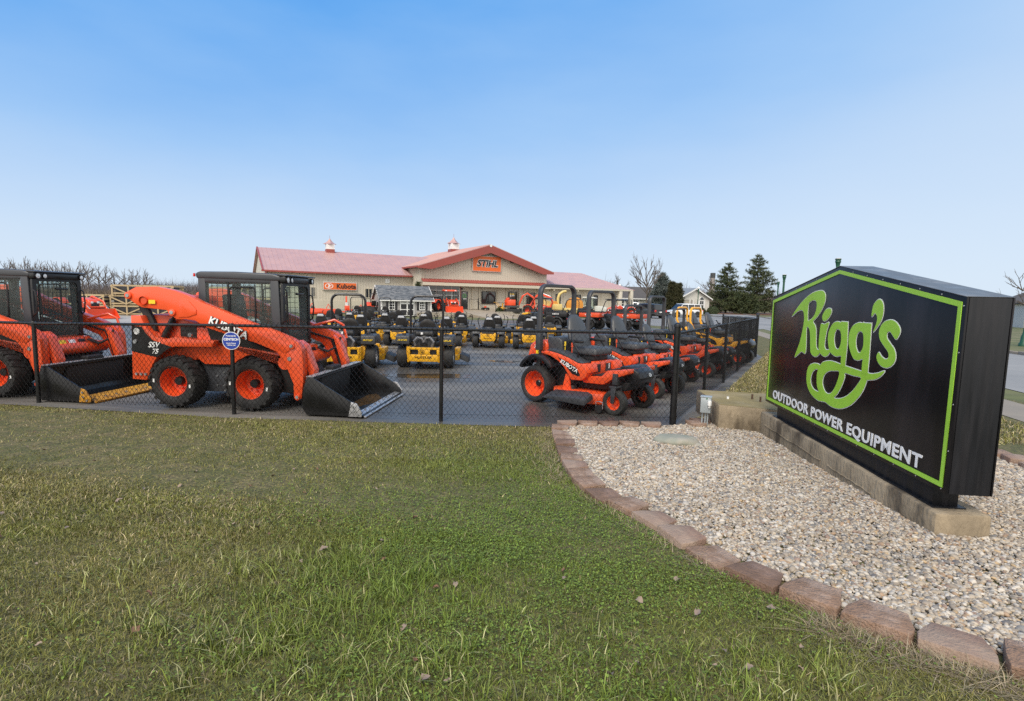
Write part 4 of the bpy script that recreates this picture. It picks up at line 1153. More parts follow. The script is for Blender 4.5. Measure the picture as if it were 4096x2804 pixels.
    b = MB(); b.cyl((-.35, -.68, 1.60), (-.35, .68, 1.60), .07, n=16); b.build('rear_cross_tube', M_ORDK, t)
    b = MB(); b.prism([(1.42, .93), (1.62, .90), (1.70, .74), (1.66, .62), (1.4, .62)], -.46, .46, 'y'); b.build('front_panel', M_ORANGE, t, .02)
    for y, c, in ((-.30, M_DECALW), (-.12, M_DECALY), (.05, M_DECALW), (.24, M_DECALB)):
        b = MB(); b.box((1.665, y, .842), (.004, .12, .06), ry=R(-26)); b.build('warning_label', c, t)
    b = MB(); b.tube([(1.5, .55, 1.20), (1.86, .60, 1.30), (2.0, .62, 1.22), (2.06, .62, 1.0)], .022, 8); b.build('hose_guard', M_ORANGE, t)
    for dy in (.0, .05):
        b = MB(); b.tube([(1.70, .30 + dy, .86), (1.80, .42 + dy, .78), (1.92, .52, .86), (1.98, .56, 1.02)], .016, 7); b.build('hose', M_BLACKM, t)
    # cab
    CY = .45
    b = MB()
    roof = [(.16, 2.0), (.22, 2.03), (.78, 2.035), (1.38, 2.015), (1.50, 1.985), (1.50, 1.90), (.18, 1.92)]
    b.prism(roof, -CY - .01, CY + .01, 'y'); cabr = b.build('cab_roof', M_CAB, t, .03, seg=3)
    sidef = [(.22, 1.95), (1.44, 1.95), (1.50, .86), (1.30, .86), (.22, 1.10)]
    for s in (-1, 1):
        # side frame as a plate with a window opening: four members
        b = MB()
        y0, y1 = s * (CY - .06), s * CY
        b.prism([(.20, 1.95), (.32, 1.95), (.32, 1.0), (.20, 1.0)], y0, y1, 'y')
        b.prism([(1.33, 1.95), (1.46, 1.95), (1.50, .84), (1.36, .84)], y0, y1, 'y')
        b.prism([(.30, 1.95), (1.36, 1.95), (1.36, 1.87), (.30, 1.87)], y0, y1, 'y')
        b.prism([(.30, 1.12), (1.38, 1.12), (1.38, .9), (.30, .9)], y0, y1, 'y')
        b.build('cab_side', M_CAB, t, .012)
        b = MB(); b.prism(rrect(.315, 1.115, 1.355, 1.885, .06), s * (CY - .012), s * (CY - .004), 'y'); b.build('side_window', M_GLASS, t)
        b = MB()
        for p in (rrect(.70, 1.26, 1.10, 1.80, .04),):
            q = [(x, s * (CY + .002), z) for x, z in p]; b.tube(q, .012, 6, closed=True)
        b.tube([(.68, s * (CY + .002), 1.12), (.68, s * (CY + .002), 1.88)], .014, 6)
        b.build('window_divider', M_BLACK, t)
        g = MB()
        for i in range(12): g.cyl((.36 + i * .085, s * .36, 1.14), (.36 + i * .085, s * .36, 1.86), .0045, n=4, cap=False)
        for i in range(9): g.cyl((.34, s * .36, 1.18 + i * .08), (1.34, s * .36, 1.18 + i * .08), .0045, n=4, cap=False)
        gg = g.build('guard_mesh', M_BLACKM, t); gg['kind'] = 'stuff'
        # grab handle
        b = MB(); b.tube([(1.50, s * .43, 1.72), (1.56, s * .43, 1.68), (1.58, s * .43, 1.5), (1.56, s * .43, 1.33), (1.50, s * .43, 1.28)], .012, 7); b.build('grab_handle', M_BLACK, t)
    b = MB(); b.box((.26, 0, 1.89), (.08, .80, .08)); b.box((.26, 0, 1.30), (.08, .80, .2)); b.box((.26, -.37, 1.6), (.08, .07, .5)); b.box((.26, .37, 1.6), (.08, .07, .5)); b.build('rear_frame', M_CAB, t, .01)
    b = MB(); b.prism([(.245, 1.86), (.275, 1.86), (.275, 1.42), (.245, 1.42)], -.33, .33, 'y'); b.build('rear_window', M_GLASS, t)
    # front door: frame, glass, wiper
    b = MB(); fo = rrect(-.43, .80, .43, 1.90, .05); fi = rrect(-.36, .92, .36, 1.84, .07)
    b.add([(1.485 - (z - .8) * -.0, y, z) for y, z in fo] + [(1.485, y, z) for y, z in fi] + [(1.52, y, z) for y, z in fo] + [(1.52, y, z) for y, z in fi],
          [f for i in range(len(fo)) for f in ((i, (i + 1) % len(fo), len(fo) + (i + 1) % len(fo), len(fo) + i),
           (2 * len(fo) + i, 3 * len(fo) + i, 3 * len(fo) + (i + 1) % len(fo), 2 * len(fo) + (i + 1) % len(fo)),
           (i, 2 * len(fo) + i, 2 * len(fo) + (i + 1) % len(fo), (i + 1) % len(fo)),
           (len(fo) + i, len(fo) + (i + 1) % len(fo), 3 * len(fo) + (i + 1) % len(fo), 3 * len(fo) + i))])
    dr = b.build('front_door', M_BLACK, t)
    b = MB(); b.prism(fi, 1.497, 1.505, 'x'); b.build('windscreen', M_GLASS, dr)
    b = MB(); b.tube([(1.53, -.33, .98), (1.535, -.31, 1.3), (1.53, -.33, 1.74)], .011, 5); b.build('wiper', M_BLACK, dr)
    b = MB(); b.box((1.535, .05, 1.72), (.03, .22, .03)); b.build('handle', M_BLACK, dr, .006)
    b = MB(); b.box((1.53, 0, 1.93), (.09, .90, .09)); b.build('light_bar', M_BLACK, t, .012)
    for y, r in ((-.385, .052), (-.27, .044), (.385, .046)):
        b = MB(); b.lathe([(.001, .004), (r * .7, .002), (r * .82, -.004)], 16, 0, 'x', (1.585, y, 1.925)); wl = b.build('work_light', M_CHROME, t); b = MB(); b.lathe([(r * .80, -.004), (r * .84, .008), (r, .008), (r, -.05), (.001, -.05)], 16, 0, 'x', (1.585, y, 1.925)); b.build('bezel', M_BLACK, wl)
    b = MB(); b.prism([(1.45, 2.015), (1.60, 2.0), (1.60, 1.98), (1.45, 1.985)], -.46, .46, 'y'); b.build('visor', M_CAB, t, .008)
    b = MB(); b.box((.165, -.47, 1.975), (.03, .02, .05)); b.build('tail_light', M_LAMPR, t, .006)
    # seat and levers inside
    b = MB(); b.box((.72, 0, 1.12), (.42, .48, .10)); b.box((.50, 0, 1.42), (.10, .46, .55), ry=R(-8)); b.build('seat', M_SEATB, t, .03)
    for y in (-.26, .26):
        b = MB(); b.tube([(1.05, y, 1.02), (1.12, y, 1.2), (1.08, y, 1.32)], .02, 7); b.sphere((1.08, y, 1.34), .035); b.build('joystick', M_BLACKM, t)
    # wheels
    for x in (0, 1.18):
        w1 = wheel(t, (x, -.66, .395), T_SKID, R_SKID, H_SKID, -1); wheel(t, (x, .66, .395), T_SKID, R_SKID, H_SKID, 1)
        for lx, lz in ((-.285, .02), (.275, -.05)):
            b = MB(); b.box((lx, -.1505, lz), (.026, .003, .05)); b.build('tyre_label', M_DECALW, w1)
    for s in (-1, 1):
        for x, z in ((-.56, .98), (-.49, .50), (-.56, .50), (-.42, .50), (.30, 1.10), (1.80, .80)):
            b = MB(); b.cyl((x, s * .78, z), (x, s * (.803 if x < 1 else .812), z), .020 if z < .6 else .03, n=10); b.build('bolt', M_STEEL, t)
        b = MB(); b.tube([(.02, s * .655, 1.46), (.4, s * .655, 1.42), (.9, s * .655, 1.24), (1.5, s * .655, 1.05), (1.78, s * .64, .98)], .018, 6); b.build('hydraulic_line', M_BLACKM, t)
    # lettering
    z0 = link('lettering', TX['kubota_arm'], t); ang = math.atan2(1.09 - 1.32, 1.20 - .61)
    axes(z0, (.905, -.8225, 1.215), (math.cos(ang), 0, math.sin(ang)), (-math.sin(ang), 0, math.cos(ang)))
    z0 = link('lettering_shadow', TX['kubota_arm_b'], t); axes(z0, (.91, -.8195, 1.208), (math.cos(ang), 0, math.sin(ang)), (-math.sin(ang), 0, math.cos(ang)))
    axes(link('lettering', TX['ssv'], t), (-.285, -.7865, .935), (1, 0, 0), (0, 0, 1)); axes(link('lettering', TX['75'], t), (-.265, -.7865, .84), (1, 0, 0), (0, 0, 1))
    b = MB(); b.box((-.245, -.8215, 1.565), (.10, .003, .055)); b.build('warning_label', M_DECALY, t)
    b = MB(); b.lathe([(.034, -.786), (.048, -.788), (.048, -.786), (.001, -.784)], 16, 0, 'y', (-.535, 0, 1.13)); b.build('round_decal', M_DECALW, t)
    # quick-hitch and bucket
    b = MB(); b.prism([(1.98, .14), (2.12, .14), (2.16, .5), (2.04, .54)], -.55, .55, 'y'); b.build('quick_hitch', M_BLACKM, t, .015)
    W2 = .92
    prof = [(2.93, .025), (2.10, .03), (2.04, .12), (2.05, .35), (2.13, .55), (2.22, .555)]
    inner = [(2.22, .53), (2.155, .525), (2.085, .34), (2.08, .14), (2.13, .06), (2.93, .045)]
    b = MB(); b.prism(prof + inner, -W2, W2, 'y'); bk = b.build('bucket', M_BKT, t, .0)
    for s in (-1, 1):
        b = MB(); b.prism([(2.06, .10), (2.10, .03), (2.90, .03), (2.90, .10), (2.78, .22), (2.20, .56), (2.11, .56), (2.05, .35)], s * (W2 - .012), s * (W2 + .012), 'y'); b.build('bucket_side', M_BKT, bk, .004)
        b = MB(); b.prism([(2.72, .03), (2.91, .03), (2.92, .09), (2.84, .22), (2.76, .24)], s * (W2 + .013), s * (W2 + .03), 'y'); b.build('side_cutter', M_EDGE, bk, .006)
        b = MB()
        for x, z in ((2.79, .18), (2.80, .11), (2.86, .06)): b.cyl((x, s * (W2 + .03), z), (x, s * (W2 + .042), z), .016, n=8)
        b.build('cutter_bolts', M_STEEL, bk)['kind'] = 'stuff'
    b = MB(); b.prism([(2.78, .048), (2.96, .012), (2.96, .03), (2.80, .066)], -W2 + .015, W2 - .015, 'y'); b.build('cutting_edge', M_EDGE, bk, .004)
    b = MB()
    for i in range(9): b.cyl((2.835, -.8 + i * .2, .055), (2.835, -.8 + i * .2, .075), .016, n=8)
    b.build('edge_bolts', M_STEEL, bk)['kind'] = 'stuff'
    b = MB(); b.prism([(2.09, .562), (2.20, .562), (2.20, .572), (2.09, .572)], -W2 + .02, W2 - .02, 'y'); b.box((2.135, 0, .5), (.01, 1.78, .12), ry=R(20)); b.build('bucket_top_plate', M_BKG, bk)
    b = MB(); b.box((2.12, -.05, .60), (.13, .30, .06)); b.build('bucket_step', M_BLACKM, bk, .01)
    wv = [(2.48 + .30 * math.cos(i / 24 * 2 * math.pi) * (1 + .25 * math.sin(3 * i / 24 * 2 * math.pi)), .62 * math.sin(i / 24 * 2 * math.pi) * (1 + .15 * math.cos(5 * i / 24 * 2 * math.pi))) for i in range(24)]
    b = MB(); b.prism(wv, .050, .054, 'z'); b.build('rain_puddle', M_MUDW, bk)
    return t
skid = make_skid()
SK2 = dup(skid, (-9.15, 8.98, tz(8.9) + .012), R(-5), 'second orange skid steer loader cut by the left edge, bucket edge worn yellow', 'skid steer loaders behind the fence',
          swap={'cutting_edge': M_YWORN, 'side_cutter': M_YWORN})
wp = MB(); wp.prism([(2.60, .068), (2.97, .030), (2.97, .042), (2.60, .080)], -.905, .905, 'y'); wp.build('worn_edge_plate', M_YWORN, [c for c in SK2.children if c.name.startswith('bucket')][0])
skid.location = (-4.90, 8.40, tz(8.4) + .012); skid.rotation_euler = (0, 0, R(-5))
skid['label'] = 'orange skid steer loader lettered SSV 75 standing whole behind the fence'; skid['group'] = 'skid steer loaders behind the fence'
# ------------------------------------------------------------------ orange zero-turn mowers (origin under the rear axle, +x forwards)
T_ZR = tyre_mesh(.315, .25, .215, 22, .010, turf=True)
R_ZR = rim_mesh(.215, .25, .35, M_ORANGE, bolts=5)
hb = MB(); hb.lathe([(.055, .05), (.055, .0), (.04, -.012), (.001, -.013)], 16); H_ZR = hb.mesh('hub', M_BLACK)
M_RUBF = mat('caster_rubber', (0.030, 0.030, 0.028), 0.6, var=0.2, scale=12)
T_ZC = tyre_mesh(.195, .145, .112, m=M_RUBF, n=30)
R_ZC = rim_mesh(.112, .145, .0, M_ORANGE)
def seat_mesh(w, h, d, m, name, lean):
    """Padded seat back: rounded taper, leaning back."""
    b = MB(); n = 12; rows = 9
    vs = []
    for i in range(rows):
        t = i / (rows - 1)
        ww = w * (1 - .38 * max(0, t - .45) / .55) * (1 if t < .85 else math.cos((t - .85) / .15 * 1.1)); dd = d * (1 - .35 * t) * (1 if 0 < i < rows - 1 else .55)
        for j in range(n):
            a = 2 * math.pi * j / n
            cx, sy = math.cos(a), math.sin(a)
            x = dd / 2 * math.copysign(abs(cx) ** .7, cx) - lean * t * h; y = ww / 2 * math.copysign(abs(sy) ** .55, sy)
            vs.append((x, y, t * h))
    fs = [(i * n + j, i * n + (j + 1) % n, (i + 1) * n + (j + 1) % n, (i + 1) * n + j) for i in range(rows - 1) for j in range(n)]
    fs += [tuple(range(n - 1, -1, -1)), tuple(range((rows - 1) * n, rows * n))]
    b.add(vs, fs)
    return b.mesh(name, m, 0, 50)
SB_GREY = seat_mesh(.52, .60, .15, M_SEAT, 'seat_back', .34)
def rops_path(hw, z0, z1, r, x=0.0, k=6):
    p = [(x, -hw, z0), (x, -hw, z1 - r)]
    p += [(x, -hw + r - r * math.cos(R(90 * i / k)), z1 - r + r * math.sin(R(90 * i / k))) for i in range(1, k + 1)]
    q = [(a, -b, c) for a, b, c in p[::-1]]
    return p + q

def make_zt():
    t = thing('zero_turn_mower', 'orange zero turn mower', 'mower')
    b = MB(); b.prism([(-.30, .24), (1.55, .36), (1.62, .5), (.9, .47), (.55, .62), (-.30, .60)], -.27, .27, 'y'); b.build('frame', M_BLACKM, t, .01)
    hood = [(-.41, .62), (-.40, .76), (-.35, .94), (-.25, 1.01), (-.02, 1.05), (.04, .98), (.04, .62)]
    b = MB(); b.prism(hood, -.33, .33, 'y'); hd = b.build('rear_hood', M_ORANGE, t, .045, seg=3)
    axes(link('lettering', TX['zd'], hd), (-.20, -.333, .915), (1, 0, .12), (-.12, 0, 1))
    b = MB(); b.prism([(.0, .72), (.0, 1.06), (.05, 1.10), (.26, 1.10), (.32, 1.05), (.36, .75)], -.29, .29, 'y'); b.build('engine_cover', M_GREYP, t, .035, seg=3)
    fen = [(.06, .855), (.20, .885), (.42, .855), (.64, .80), (.82, .735), (.97, .735), (1.0, .60), (.98, .53), (.90, .47), (.70, .46), (.63, .55), (.55, .645), (.43, .735), (.26, .805), (.08, .835)]
    con = [(.16, .885), (.24, .925), (.42, .90), (.62, .85), (.80, .775), (.90, .74), (.80, .735), (.62, .80), (.42, .85), (.20, .88)]
    for s in (-1, 1):
        b = MB(); b.prism(fen, s * .30, s * .52, 'y'); f = b.build('fender', M_ORANGE, t, .02, seg=3)
        b = MB(); b.prism([(.42, .80), (.62, .74), (.80, .67), (.88, .55), (.84, .53), (.72, .56), (.60, .66)], s * .52, s * .523, 'y'); b.build('decal', M_DECALB, f)
        b = MB(); b.prism(con, s * .27, s * .505, 'y'); b.build('console', M_GREYP, t, .012)
        arc = []
        for i in range(9):
            a = R(178 - i * 18.5); arc.append((.03 + .40 * math.cos(a), .45 + .375 * math.sin(a)))
        arc2 = [(.03 + .33 * math.cos(R(178 - i * 18.5)), .45 + .30 * math.sin(R(178 - i * 18.5))) for i in range(9)][::-1]
        b = MB(); b.prism(arc[1:] + arc2[:-1], s * .34, s * .625, 'y'); b.build('wheel_guard', M_BLACK, t, .02)
        b = MB(); b.prism([(1.0, .745), (1.03, .60), (.92, .56), (.90, .72)], s * .24, s * .50, 'y'); b.build('side_pod', M_ORANGE, t, .015)
        b = MB(); b.tube([(.70, s * .36, .76), (.74, s * .40, .90), (.60, s * .40, 1.10), (.52, s * .30, 1.24)], .016, 7); b.build('lap_bar', M_BLACK, t)
        # front axle end: pivot housing, fork, caster
        b = MB(); b.box((1.47, s * .42, .55), (.085, .085, .17)); b.build('caster_pivot', M_GREYP, t, .008)
        b = MB(); b.box((1.47, s * .42, .435), (.12, .19, .03)); b.prism([(1.44, .44), (1.53, .44), (1.50, .19), (1.44, .19)], s * .42 - .095, s * .42 - .08, 'y'); b.prism([(1.44, .44), (1.53, .44), (1.50, .19), (1.44, .19)], s * .42 + .08, s * .42 + .095, 'y'); b.build('caster_fork', M_GREYP, t, .004)
        wheel(t, (1.47, s * .42, .195), T_ZC, R_ZC, None, s)
        wheel(t, (0, s * .495, .315), T_ZR, R_ZR, H_ZR, s)
    b = MB(); b.box((1.47, 0, .585), (.075, .86, .07)); b.build('front_axle', M_GREYP, t, .006)
    b = MB(); b.prism([(.86, .53), (1.21, .56), (1.31, .665), (1.66, .715), (1.66, .645), (1.42, .55), (1.25, .44), (.87, .43)], -.43, .43, 'y'); fl = b.build('foot_deck', M_ORANGE, t, .012)
    b = MB(); b.prism([(.92, .543), (1.20, .566), (1.20, .572), (.92, .549)], -.36, .36, 'y'); b.build('floor_mat', M_BLACKM, fl)
    b = MB(); b.prism([(1.33, .678), (1.50, .702), (1.50, .708), (1.33, .684)], -.36, .36, 'y'); b.build('floor_mat', M_BLACKM, fl)
    b = MB(); b.prism([(.90, .76), (.96, .75), (.97, .54), (.88, .54)], -.27, .27, 'y'); pn = b.build('front_panel', M_ORANGE, t, .015)
    for y, c in ((-.17, M_BLACKM), (.13, M_CAB)):
        b = MB(); b.box((.9735, y, .645), (.005, .15, .13)); b.build('label', c, pn)
    b = MB(); b.box((.977, .15, .66), (.004, .03, .08)); b.build('label', M_DECALW, pn)
    nose = [(1.44, .735), (1.60, .745), (1.74, .66), (1.77, .56), (1.70, .47), (1.42, .47)]
    b = MB(); b.prism(nose, -.27, .27, 'y'); b.v = [(x, y * (1 if x < 1.65 else .82), z) for x, y, z in b.v]; ns = b.build('nose_cover', M_BLACK, t, .018)
    axes(link('badge', TX['badge'], ns), (1.775, .06, .61), (0, 1, 0), (-.29, 0, 1))
    # seat
    b = MB(); b.box((.735, 0, .905), (.50, .52, .13), top=(.94, .92)); b.build('seat_cushion', M_SEAT, t, .045, seg=3)
    b = MB(); b.box((.70, 0, .80), (.42, .40, .08)); b.build('seat_base', M_BLACKM, t, .01)
    link('seat_back', SB_GREY, t, (.53, 0, .88))
    for s in (-1, 1):
        b = MB(); b.box((.62, s * .31, 1.06), (.30, .06, .05)); b.build('armrest', M_SEATB, t, .02)
    # roll bar
    b = MB(); b.tube(rops_path(.47, .62, 1.96, .14, -.02), 0, flat=(.055, .085, (0, 1, 0))); rb = b.build('roll_bar', M_GREYP, t)
    for s in (-1, 1):
        b = MB(); b.box((-.02, s * .47, 1.02), (.10, .085, .30)); b.build('roll_bar_bracket', M_GREYP, rb, .006)
        b = MB(); b.box((-.075, s * .47, .96), (.004, .05, .08)); b.box((-.02, s * .516, .84), (.05, .004, .07)); b.build('warning_label', M_DECALY, rb)
    for x, y, c in ((.40, -.30, M_DECALY), (.60, -.38, M_ORANGE)):
        b = MB(); b.cyl((x, y, .88), (x, y, .97), .008, n=6); b.cyl((x, y, .97), (x, y, 1.04), .018, .014, n=8); b.build('control_lever', c, t)
    # mower deck
    dk = [(.30, -.45), (.42, -.60), (1.05, -.62), (1.28, -.45), (1.34, 0), (1.28, .45), (1.05, .62), (.42, .60), (.30, .45)]
    b = MB(); b.prism(dk, .13, .30, 'z'); d = b.build('mower_deck', M_ORANGE, t, .02)
    for y in (-.38, 0, .38):
        b = MB(); b.cyl((.72 + abs(y) * -.25 + (.12 if y == 0 else 0), y, .30), (.72 + abs(y) * -.25 + (.12 if y == 0 else 0), y, .36), .10, .085, n=14); b.build('spindle_cover', M_BLACKM, d)
    b = MB(); b.prism([(.36, .20), (.48, .29), (1.10, .33), (1.18, .30), (1.20, .17), (1.0, .15), (.8, .17)], -.84, -.60, 'y')
    b.v = [(x, y, (z if z > .27 else .235 + (z - .2) * .3) - (.07 if y < -.8 else 0)) for x, y, z in b.v]; b.build('discharge_chute', M_GREYP, d, .012)
    for y in (-.56, .56):
        b = MB(); b.cyl((1.28, y - .03, .085), (1.28, y + .03, .085), .06, n=14); b.build('gauge_wheel', M_BLACKM, d)
        b = MB(); b.tube([(1.22, y, .09), (1.22, y, .19), (1.28, y, .20), (1.34, y, .19), (1.34, y, .09)], .008, 5); b.build('gauge_bracket', M_STEEL, d)
    b = MB(); b.prism([(.52, .30), (.68, .30), (.64, .52), (.58, .54)], -.50, -.47, 'y'); b.prism([(.52, .30), (.68, .30), (.64, .52), (.58, .54)], .47, .50, 'y'); b.build('lift_link', M_ORANGE, t)
    axes(link('lettering', TX['kubota_s'], t), (.655, -.5275, .675), (.86, 0, -.36), (.36, 0, .86))
    return t
zt = make_zt()
ZG = 'orange mowers lined up along the side fence'
zt.location = (.793, 9.163, tz(9.1) + .012); zt.rotation_euler = (0, 0, R(-43)); zt['group'] = ZG
zt['label'] = 'nearest orange zero turn mower with grey seat and tall black roll bar'
dup(zt, (1.80, 10.62, tz(10.6) + .012), R(-42), 'second orange zero turn mower in the row, roll bar beside the nearest one', ZG).scale = (.97, .97, .975)
dup(zt, (2.78, 12.05, tz(12) + .012), R(-40), 'small orange mower with low roll bar, third in the row from the corner post', ZG).scale = (.86, .86, .84)
dup(zt, (3.72, 13.55, tz(13.5) + .012), R(-38), 'orange mower with tall roll bar, fourth in the row from the corner post', ZG).scale = (1, 1, .96)
dup(zt, (4.75, 15.0, tz(15) + .012), R(-38), 'orange mower with short roll bar, fifth in the row, seen through the side fence', ZG).scale = (.88, .88, .80)

# ------------------------------------------------------------------ yellow mowers
T_YR = tyre_mesh(.285, .27, .15, 22, .011, turf=True)
R_YR = rim_mesh(.15, .27, .2, M_SILVER)
T_YR2 = tyre_mesh(.255, .215, .13, 20, .010, turf=True)
R_YR2 = rim_mesh(.13, .215, .2, M_SILVER)
T_YC = tyre_mesh(.16, .13, .08, m=M_RUBF, n=22)
R_YC = rim_mesh(.08, .13, .0, M_YELLOW, n=14)
SB_BLK = seat_mesh(.50, .45, .15, M_SEATB, 'seat_back', .22)
SB_B2 = seat_mesh(.44, .46, .13, M_SEATB, 'seat_back', .20)
M_ENG = mat('engine_castings', (0.05, 0.05, 0.052), 0.5, metal=.3, var=.4, scale=20)
M_PIPE = mat('grey_pipe', (0.20, 0.20, 0.21), 0.4, metal=.4, var=.15)

def bumper(parent):
    b = MB()
    X0, X1 = -.475, -.44
    b.box((-.457, 0, .515), (.035, .74, .055)); b.box((-.457, 0, .285), (.035, .70, .17))
    b.box((-.457, -.345, .43), (.035, .05, .12)); b.box((-.457, .345, .43), (.035, .05, .12)); b.box((-.457, -.02, .43), (.035, .28, .12))
    o = b.build('rear_bumper', M_YELLOW, parent, .008)
    axes(link('emblem', TX['h_emblem'], o), (-.4765, .03, .43), (0, -1, 0), (0, 0, 1))
    axes(link('lettering', TX['hustler'], o), (-.4765, .0, .30), (0, -1, 0), (0, 0, 1))
    return o
def make_ya():
    t = thing('yellow_zero_turn_mower', 'large yellow mower', 'mower')
    b = MB(); b.prism([(-.40, .24), (1.25, .28), (1.3, .42), (.4, .46), (-.40, .5)], -.30, .30, 'y'); b.build('frame', M_BLACKM, t, .01)
    bumper(t)
    for s in (-1, 1):
        b = MB(); b.box((-.33, s * .365, .36), (.22, .05, .36)); b.box((-.15, s * .40, .40), (.2, .10, .30)); b.build('side_plate', M_YELLOW, t, .01)
        b = MB(); b.prism([(-.34, .60), (-.32, .80), (-.20, .83), (.22, .82), (.36, .70), (.40, .56), (.30, .60), (.1, .62), (-.2, .60)], s * .36, s * .70, 'y'); fb = b.build('fender_tank', M_GREYP, t, .025)
        b = MB(); b.cyl((-.18, s * .52, .82), (-.18, s * .52, .855), .05, n=12); b.build('tank_cap', M_BLACKM, fb)
        axes(link('lettering', TX['hustler_y'], fb), (-.345, s * .53, .70), (0, -1, 0), (0.1, 0, 1))
        wheel(t, (0, s * .555, .285), T_YR, R_YR, None, s)
        b = MB(); b.tube([(.50, s * .36, .60), (.55, s * .42, .85), (.45, s * .42, 1.05), (.42, s * .30, 1.16)], .017, 7); b.build('lap_bar', M_BLACK, t)
        b = MB(); b.box((1.40, s * .42, .39), (.09, .09, .16)); b.box((1.42, s * .42, .30), (.05, .17, .25)); b.build('caster_fork', M_YELLOW, t, .006)
        wheel(t, (1.44, s * .42, .16), T_YC, R_YC, None, s)
        b = MB(); b.box((1.1, s * .36, .42), (.62, .06, .06), rz=s * .1); b.build('front_rail', M_YELLOW, t, .006)
    # engine
    b = MB(); b.box((-.22, 0, .62), (.34, .46, .22)); b.cyl((-.22, 0, .70), (-.22, 0, .82), .17, .15, n=16); e = b.build('engine', M_ENG, t, .02)
    b = MB(); b.cyl((-.30, -.20, .86), (-.30, .20, .86), .075, n=14); b.build('air_filter', M_BLACKM, e)
    b = MB(); b.tube([(-.42, .20, .58), (-.46, .22, .70), (-.46, .14, .78), (-.44, .04, .75), (-.42, 0, .66)], .032, 9); b.build('exhaust_pipe', M_PIPE, e)
    b = MB(); b.tube([(-.42, -.20, .55), (-.46, -.24, .68), (-.46, -.16, .78), (-.44, -.06, .77), (-.42, -.02, .68)], .032, 9); b.build('exhaust_pipe', M_PIPE, e)
    b = MB(); b.box((-.39, 0, .65), (.05, .18, .14)); b.build('engine_shroud', M_BLACK, e, .02)
    b = MB(); b.box((-.385, .05, .87), (.01, .05, .05)); b.build('label', M_DECALW, e)
    # seat and roll bar
    b = MB(); b.box((.42, 0, .70), (.46, .50, .13)); b.build('seat_cushion', M_SEATB, t, .04, seg=3)
    b = MB(); b.box((.30, 0, .58), (.6, .62, .12)); b.build('seat_pan', M_BLACKM, t, .02)
    link('seat_back', SB_BLK, t, (.24, 0, .74))
    b = MB(); b.tube(rops_path(.40, .5, 1.76, .17, .04), .030, 10); b.build('roll_bar', M_BLACK, t)
    # deck
    dk = [(.42, -.55), (.55, -.76), (1.05, -.80), (1.18, -.6), (1.2, .6), (1.05, .78), (.55, .78), (.42, .55)]
    b = MB(); b.prism(dk, .13, .29, 'z'); d = b.build('mower_deck', M_YELLOW, t, .02)
    b = MB(); b.box((.85, -.70, .37), (.44, .12, .14)); b.box((.62, -.66, .36), (.06, .2, .16)); b.build('deck_bracket', M_YELLOW, d, .01)
    b = MB(); b.prism([(.55, .16), (.62, .30), (1.02, .32), (1.06, .17)], -1.0, -.78, 'y'); b.v = [(x, y, z - (.09 if y < -.9 else 0)) for x, y, z in b.v]; b.build('discharge_chute', M_BLACKM, d, .01)
    return t
def make_yb():
    t = thing('yellow_zero_turn_mower', 'yellow mower', 'mower')
    b = MB(); b.prism([(-.30, .22), (1.15, .26), (1.2, .38), (.4, .42), (-.30, .46)], -.26, .26, 'y'); b.build('frame', M_BLACKM, t, .01)
    b = MB(); b.prism([(-.275, .56), (.275, .56), (.265, .34), (.22, .26), (-.22, .26), (-.265, .34)], -.40, -.36, 'x'); p = b.build('rear_plate', M_YELLOW, t, .008)
    axes(link('emblem', TX['h_emblem'], p), (-.4015, 0, .465), (0, -1, 0), (0, 0, 1))
    axes(link('lettering', TX['hustler_s'], p), (-.4015, 0, .355), (0, -1, 0), (0, 0, 1))
    b = MB(); b.box((-.24, 0, .60), (.34, .44, .16)); b.cyl((-.2, 0, .68), (-.2, 0, .76), .15, .13, n=14); e = b.build('engine', M_ENG, t, .02)
    b = MB(); b.box((-.385, -.14, .60), (.005, .05, .03)); b.build('label', M_DECALW, e)
    b = MB(); b.box((-.30, 0, .23), (.12, .44, .10)); b.build('muffler', M_PIPE, e, .03)
    for s in (-1, 1):
        b = MB(); b.prism([(-.26, .50), (-.22, .60), (.25, .62), (.38, .55), (.40, .46), (.2, .52), (-.1, .52)], s * .30, s * .58, 'y'); b.build('fender', M_GREYP, t, .025)
        wheel(t, (0, s * .47, .255), T_YR2, R_YR2, None, s)
        b = MB(); b.tube([(.46, s * .34, .52), (.52, s * .40, .74), (.40, s * .44, .92), (.30, s * .43, 1.02), (.28, s * .36, 1.06)], .015, 7); b.build('lap_bar', M_BLACK, t)
        b = MB(); b.box((1.22, s * .38, .33), (.08, .08, .18)); b.build('caster_fork', M_YELLOW, t, .006)
        wheel(t, (1.25, s * .38, .16), T_YC, R_YC, None, s)
    b = MB(); b.box((.36, 0, .62), (.44, .44, .11)); b.build('seat_cushion', M_SEATB, t, .04, seg=3)
    b = MB(); b.box((.28, 0, .52), (.55, .56, .10)); b.build('seat_pan', M_BLACKM, t, .02)
    link('seat_back', SB_B2, t, (.20, 0, .64))
    b = MB(); b.box((.075, 0, 1.045), (.085, .25, .075), ry=R(-10), top=(.7, .75)); b.build('headrest_patch', M_GREYT, t, .014)
    dk = [(.38, -.50), (.50, -.66), (.95, -.68), (1.05, -.5), (1.05, .5), (.95, .66), (.50, .66), (.38, .50)]
    b = MB(); b.prism(dk, .12, .27, 'z'); b.build('mower_deck', M_YELLOW, t, .02)
    b = MB(); b.box((.7, -.62, .32), (.3, .08, .12)); b.build('deck_bracket', M_YELLOW, t, .01)
    return t
ya = make_ya(); yb = make_yb()
YG = 'yellow mowers parked in rows with their backs to the lawn'
ya.location = (-3.95, 12.62, tz(12.6) + .012); ya.rotation_euler = (0, 0, R(93)); ya['group'] = YG
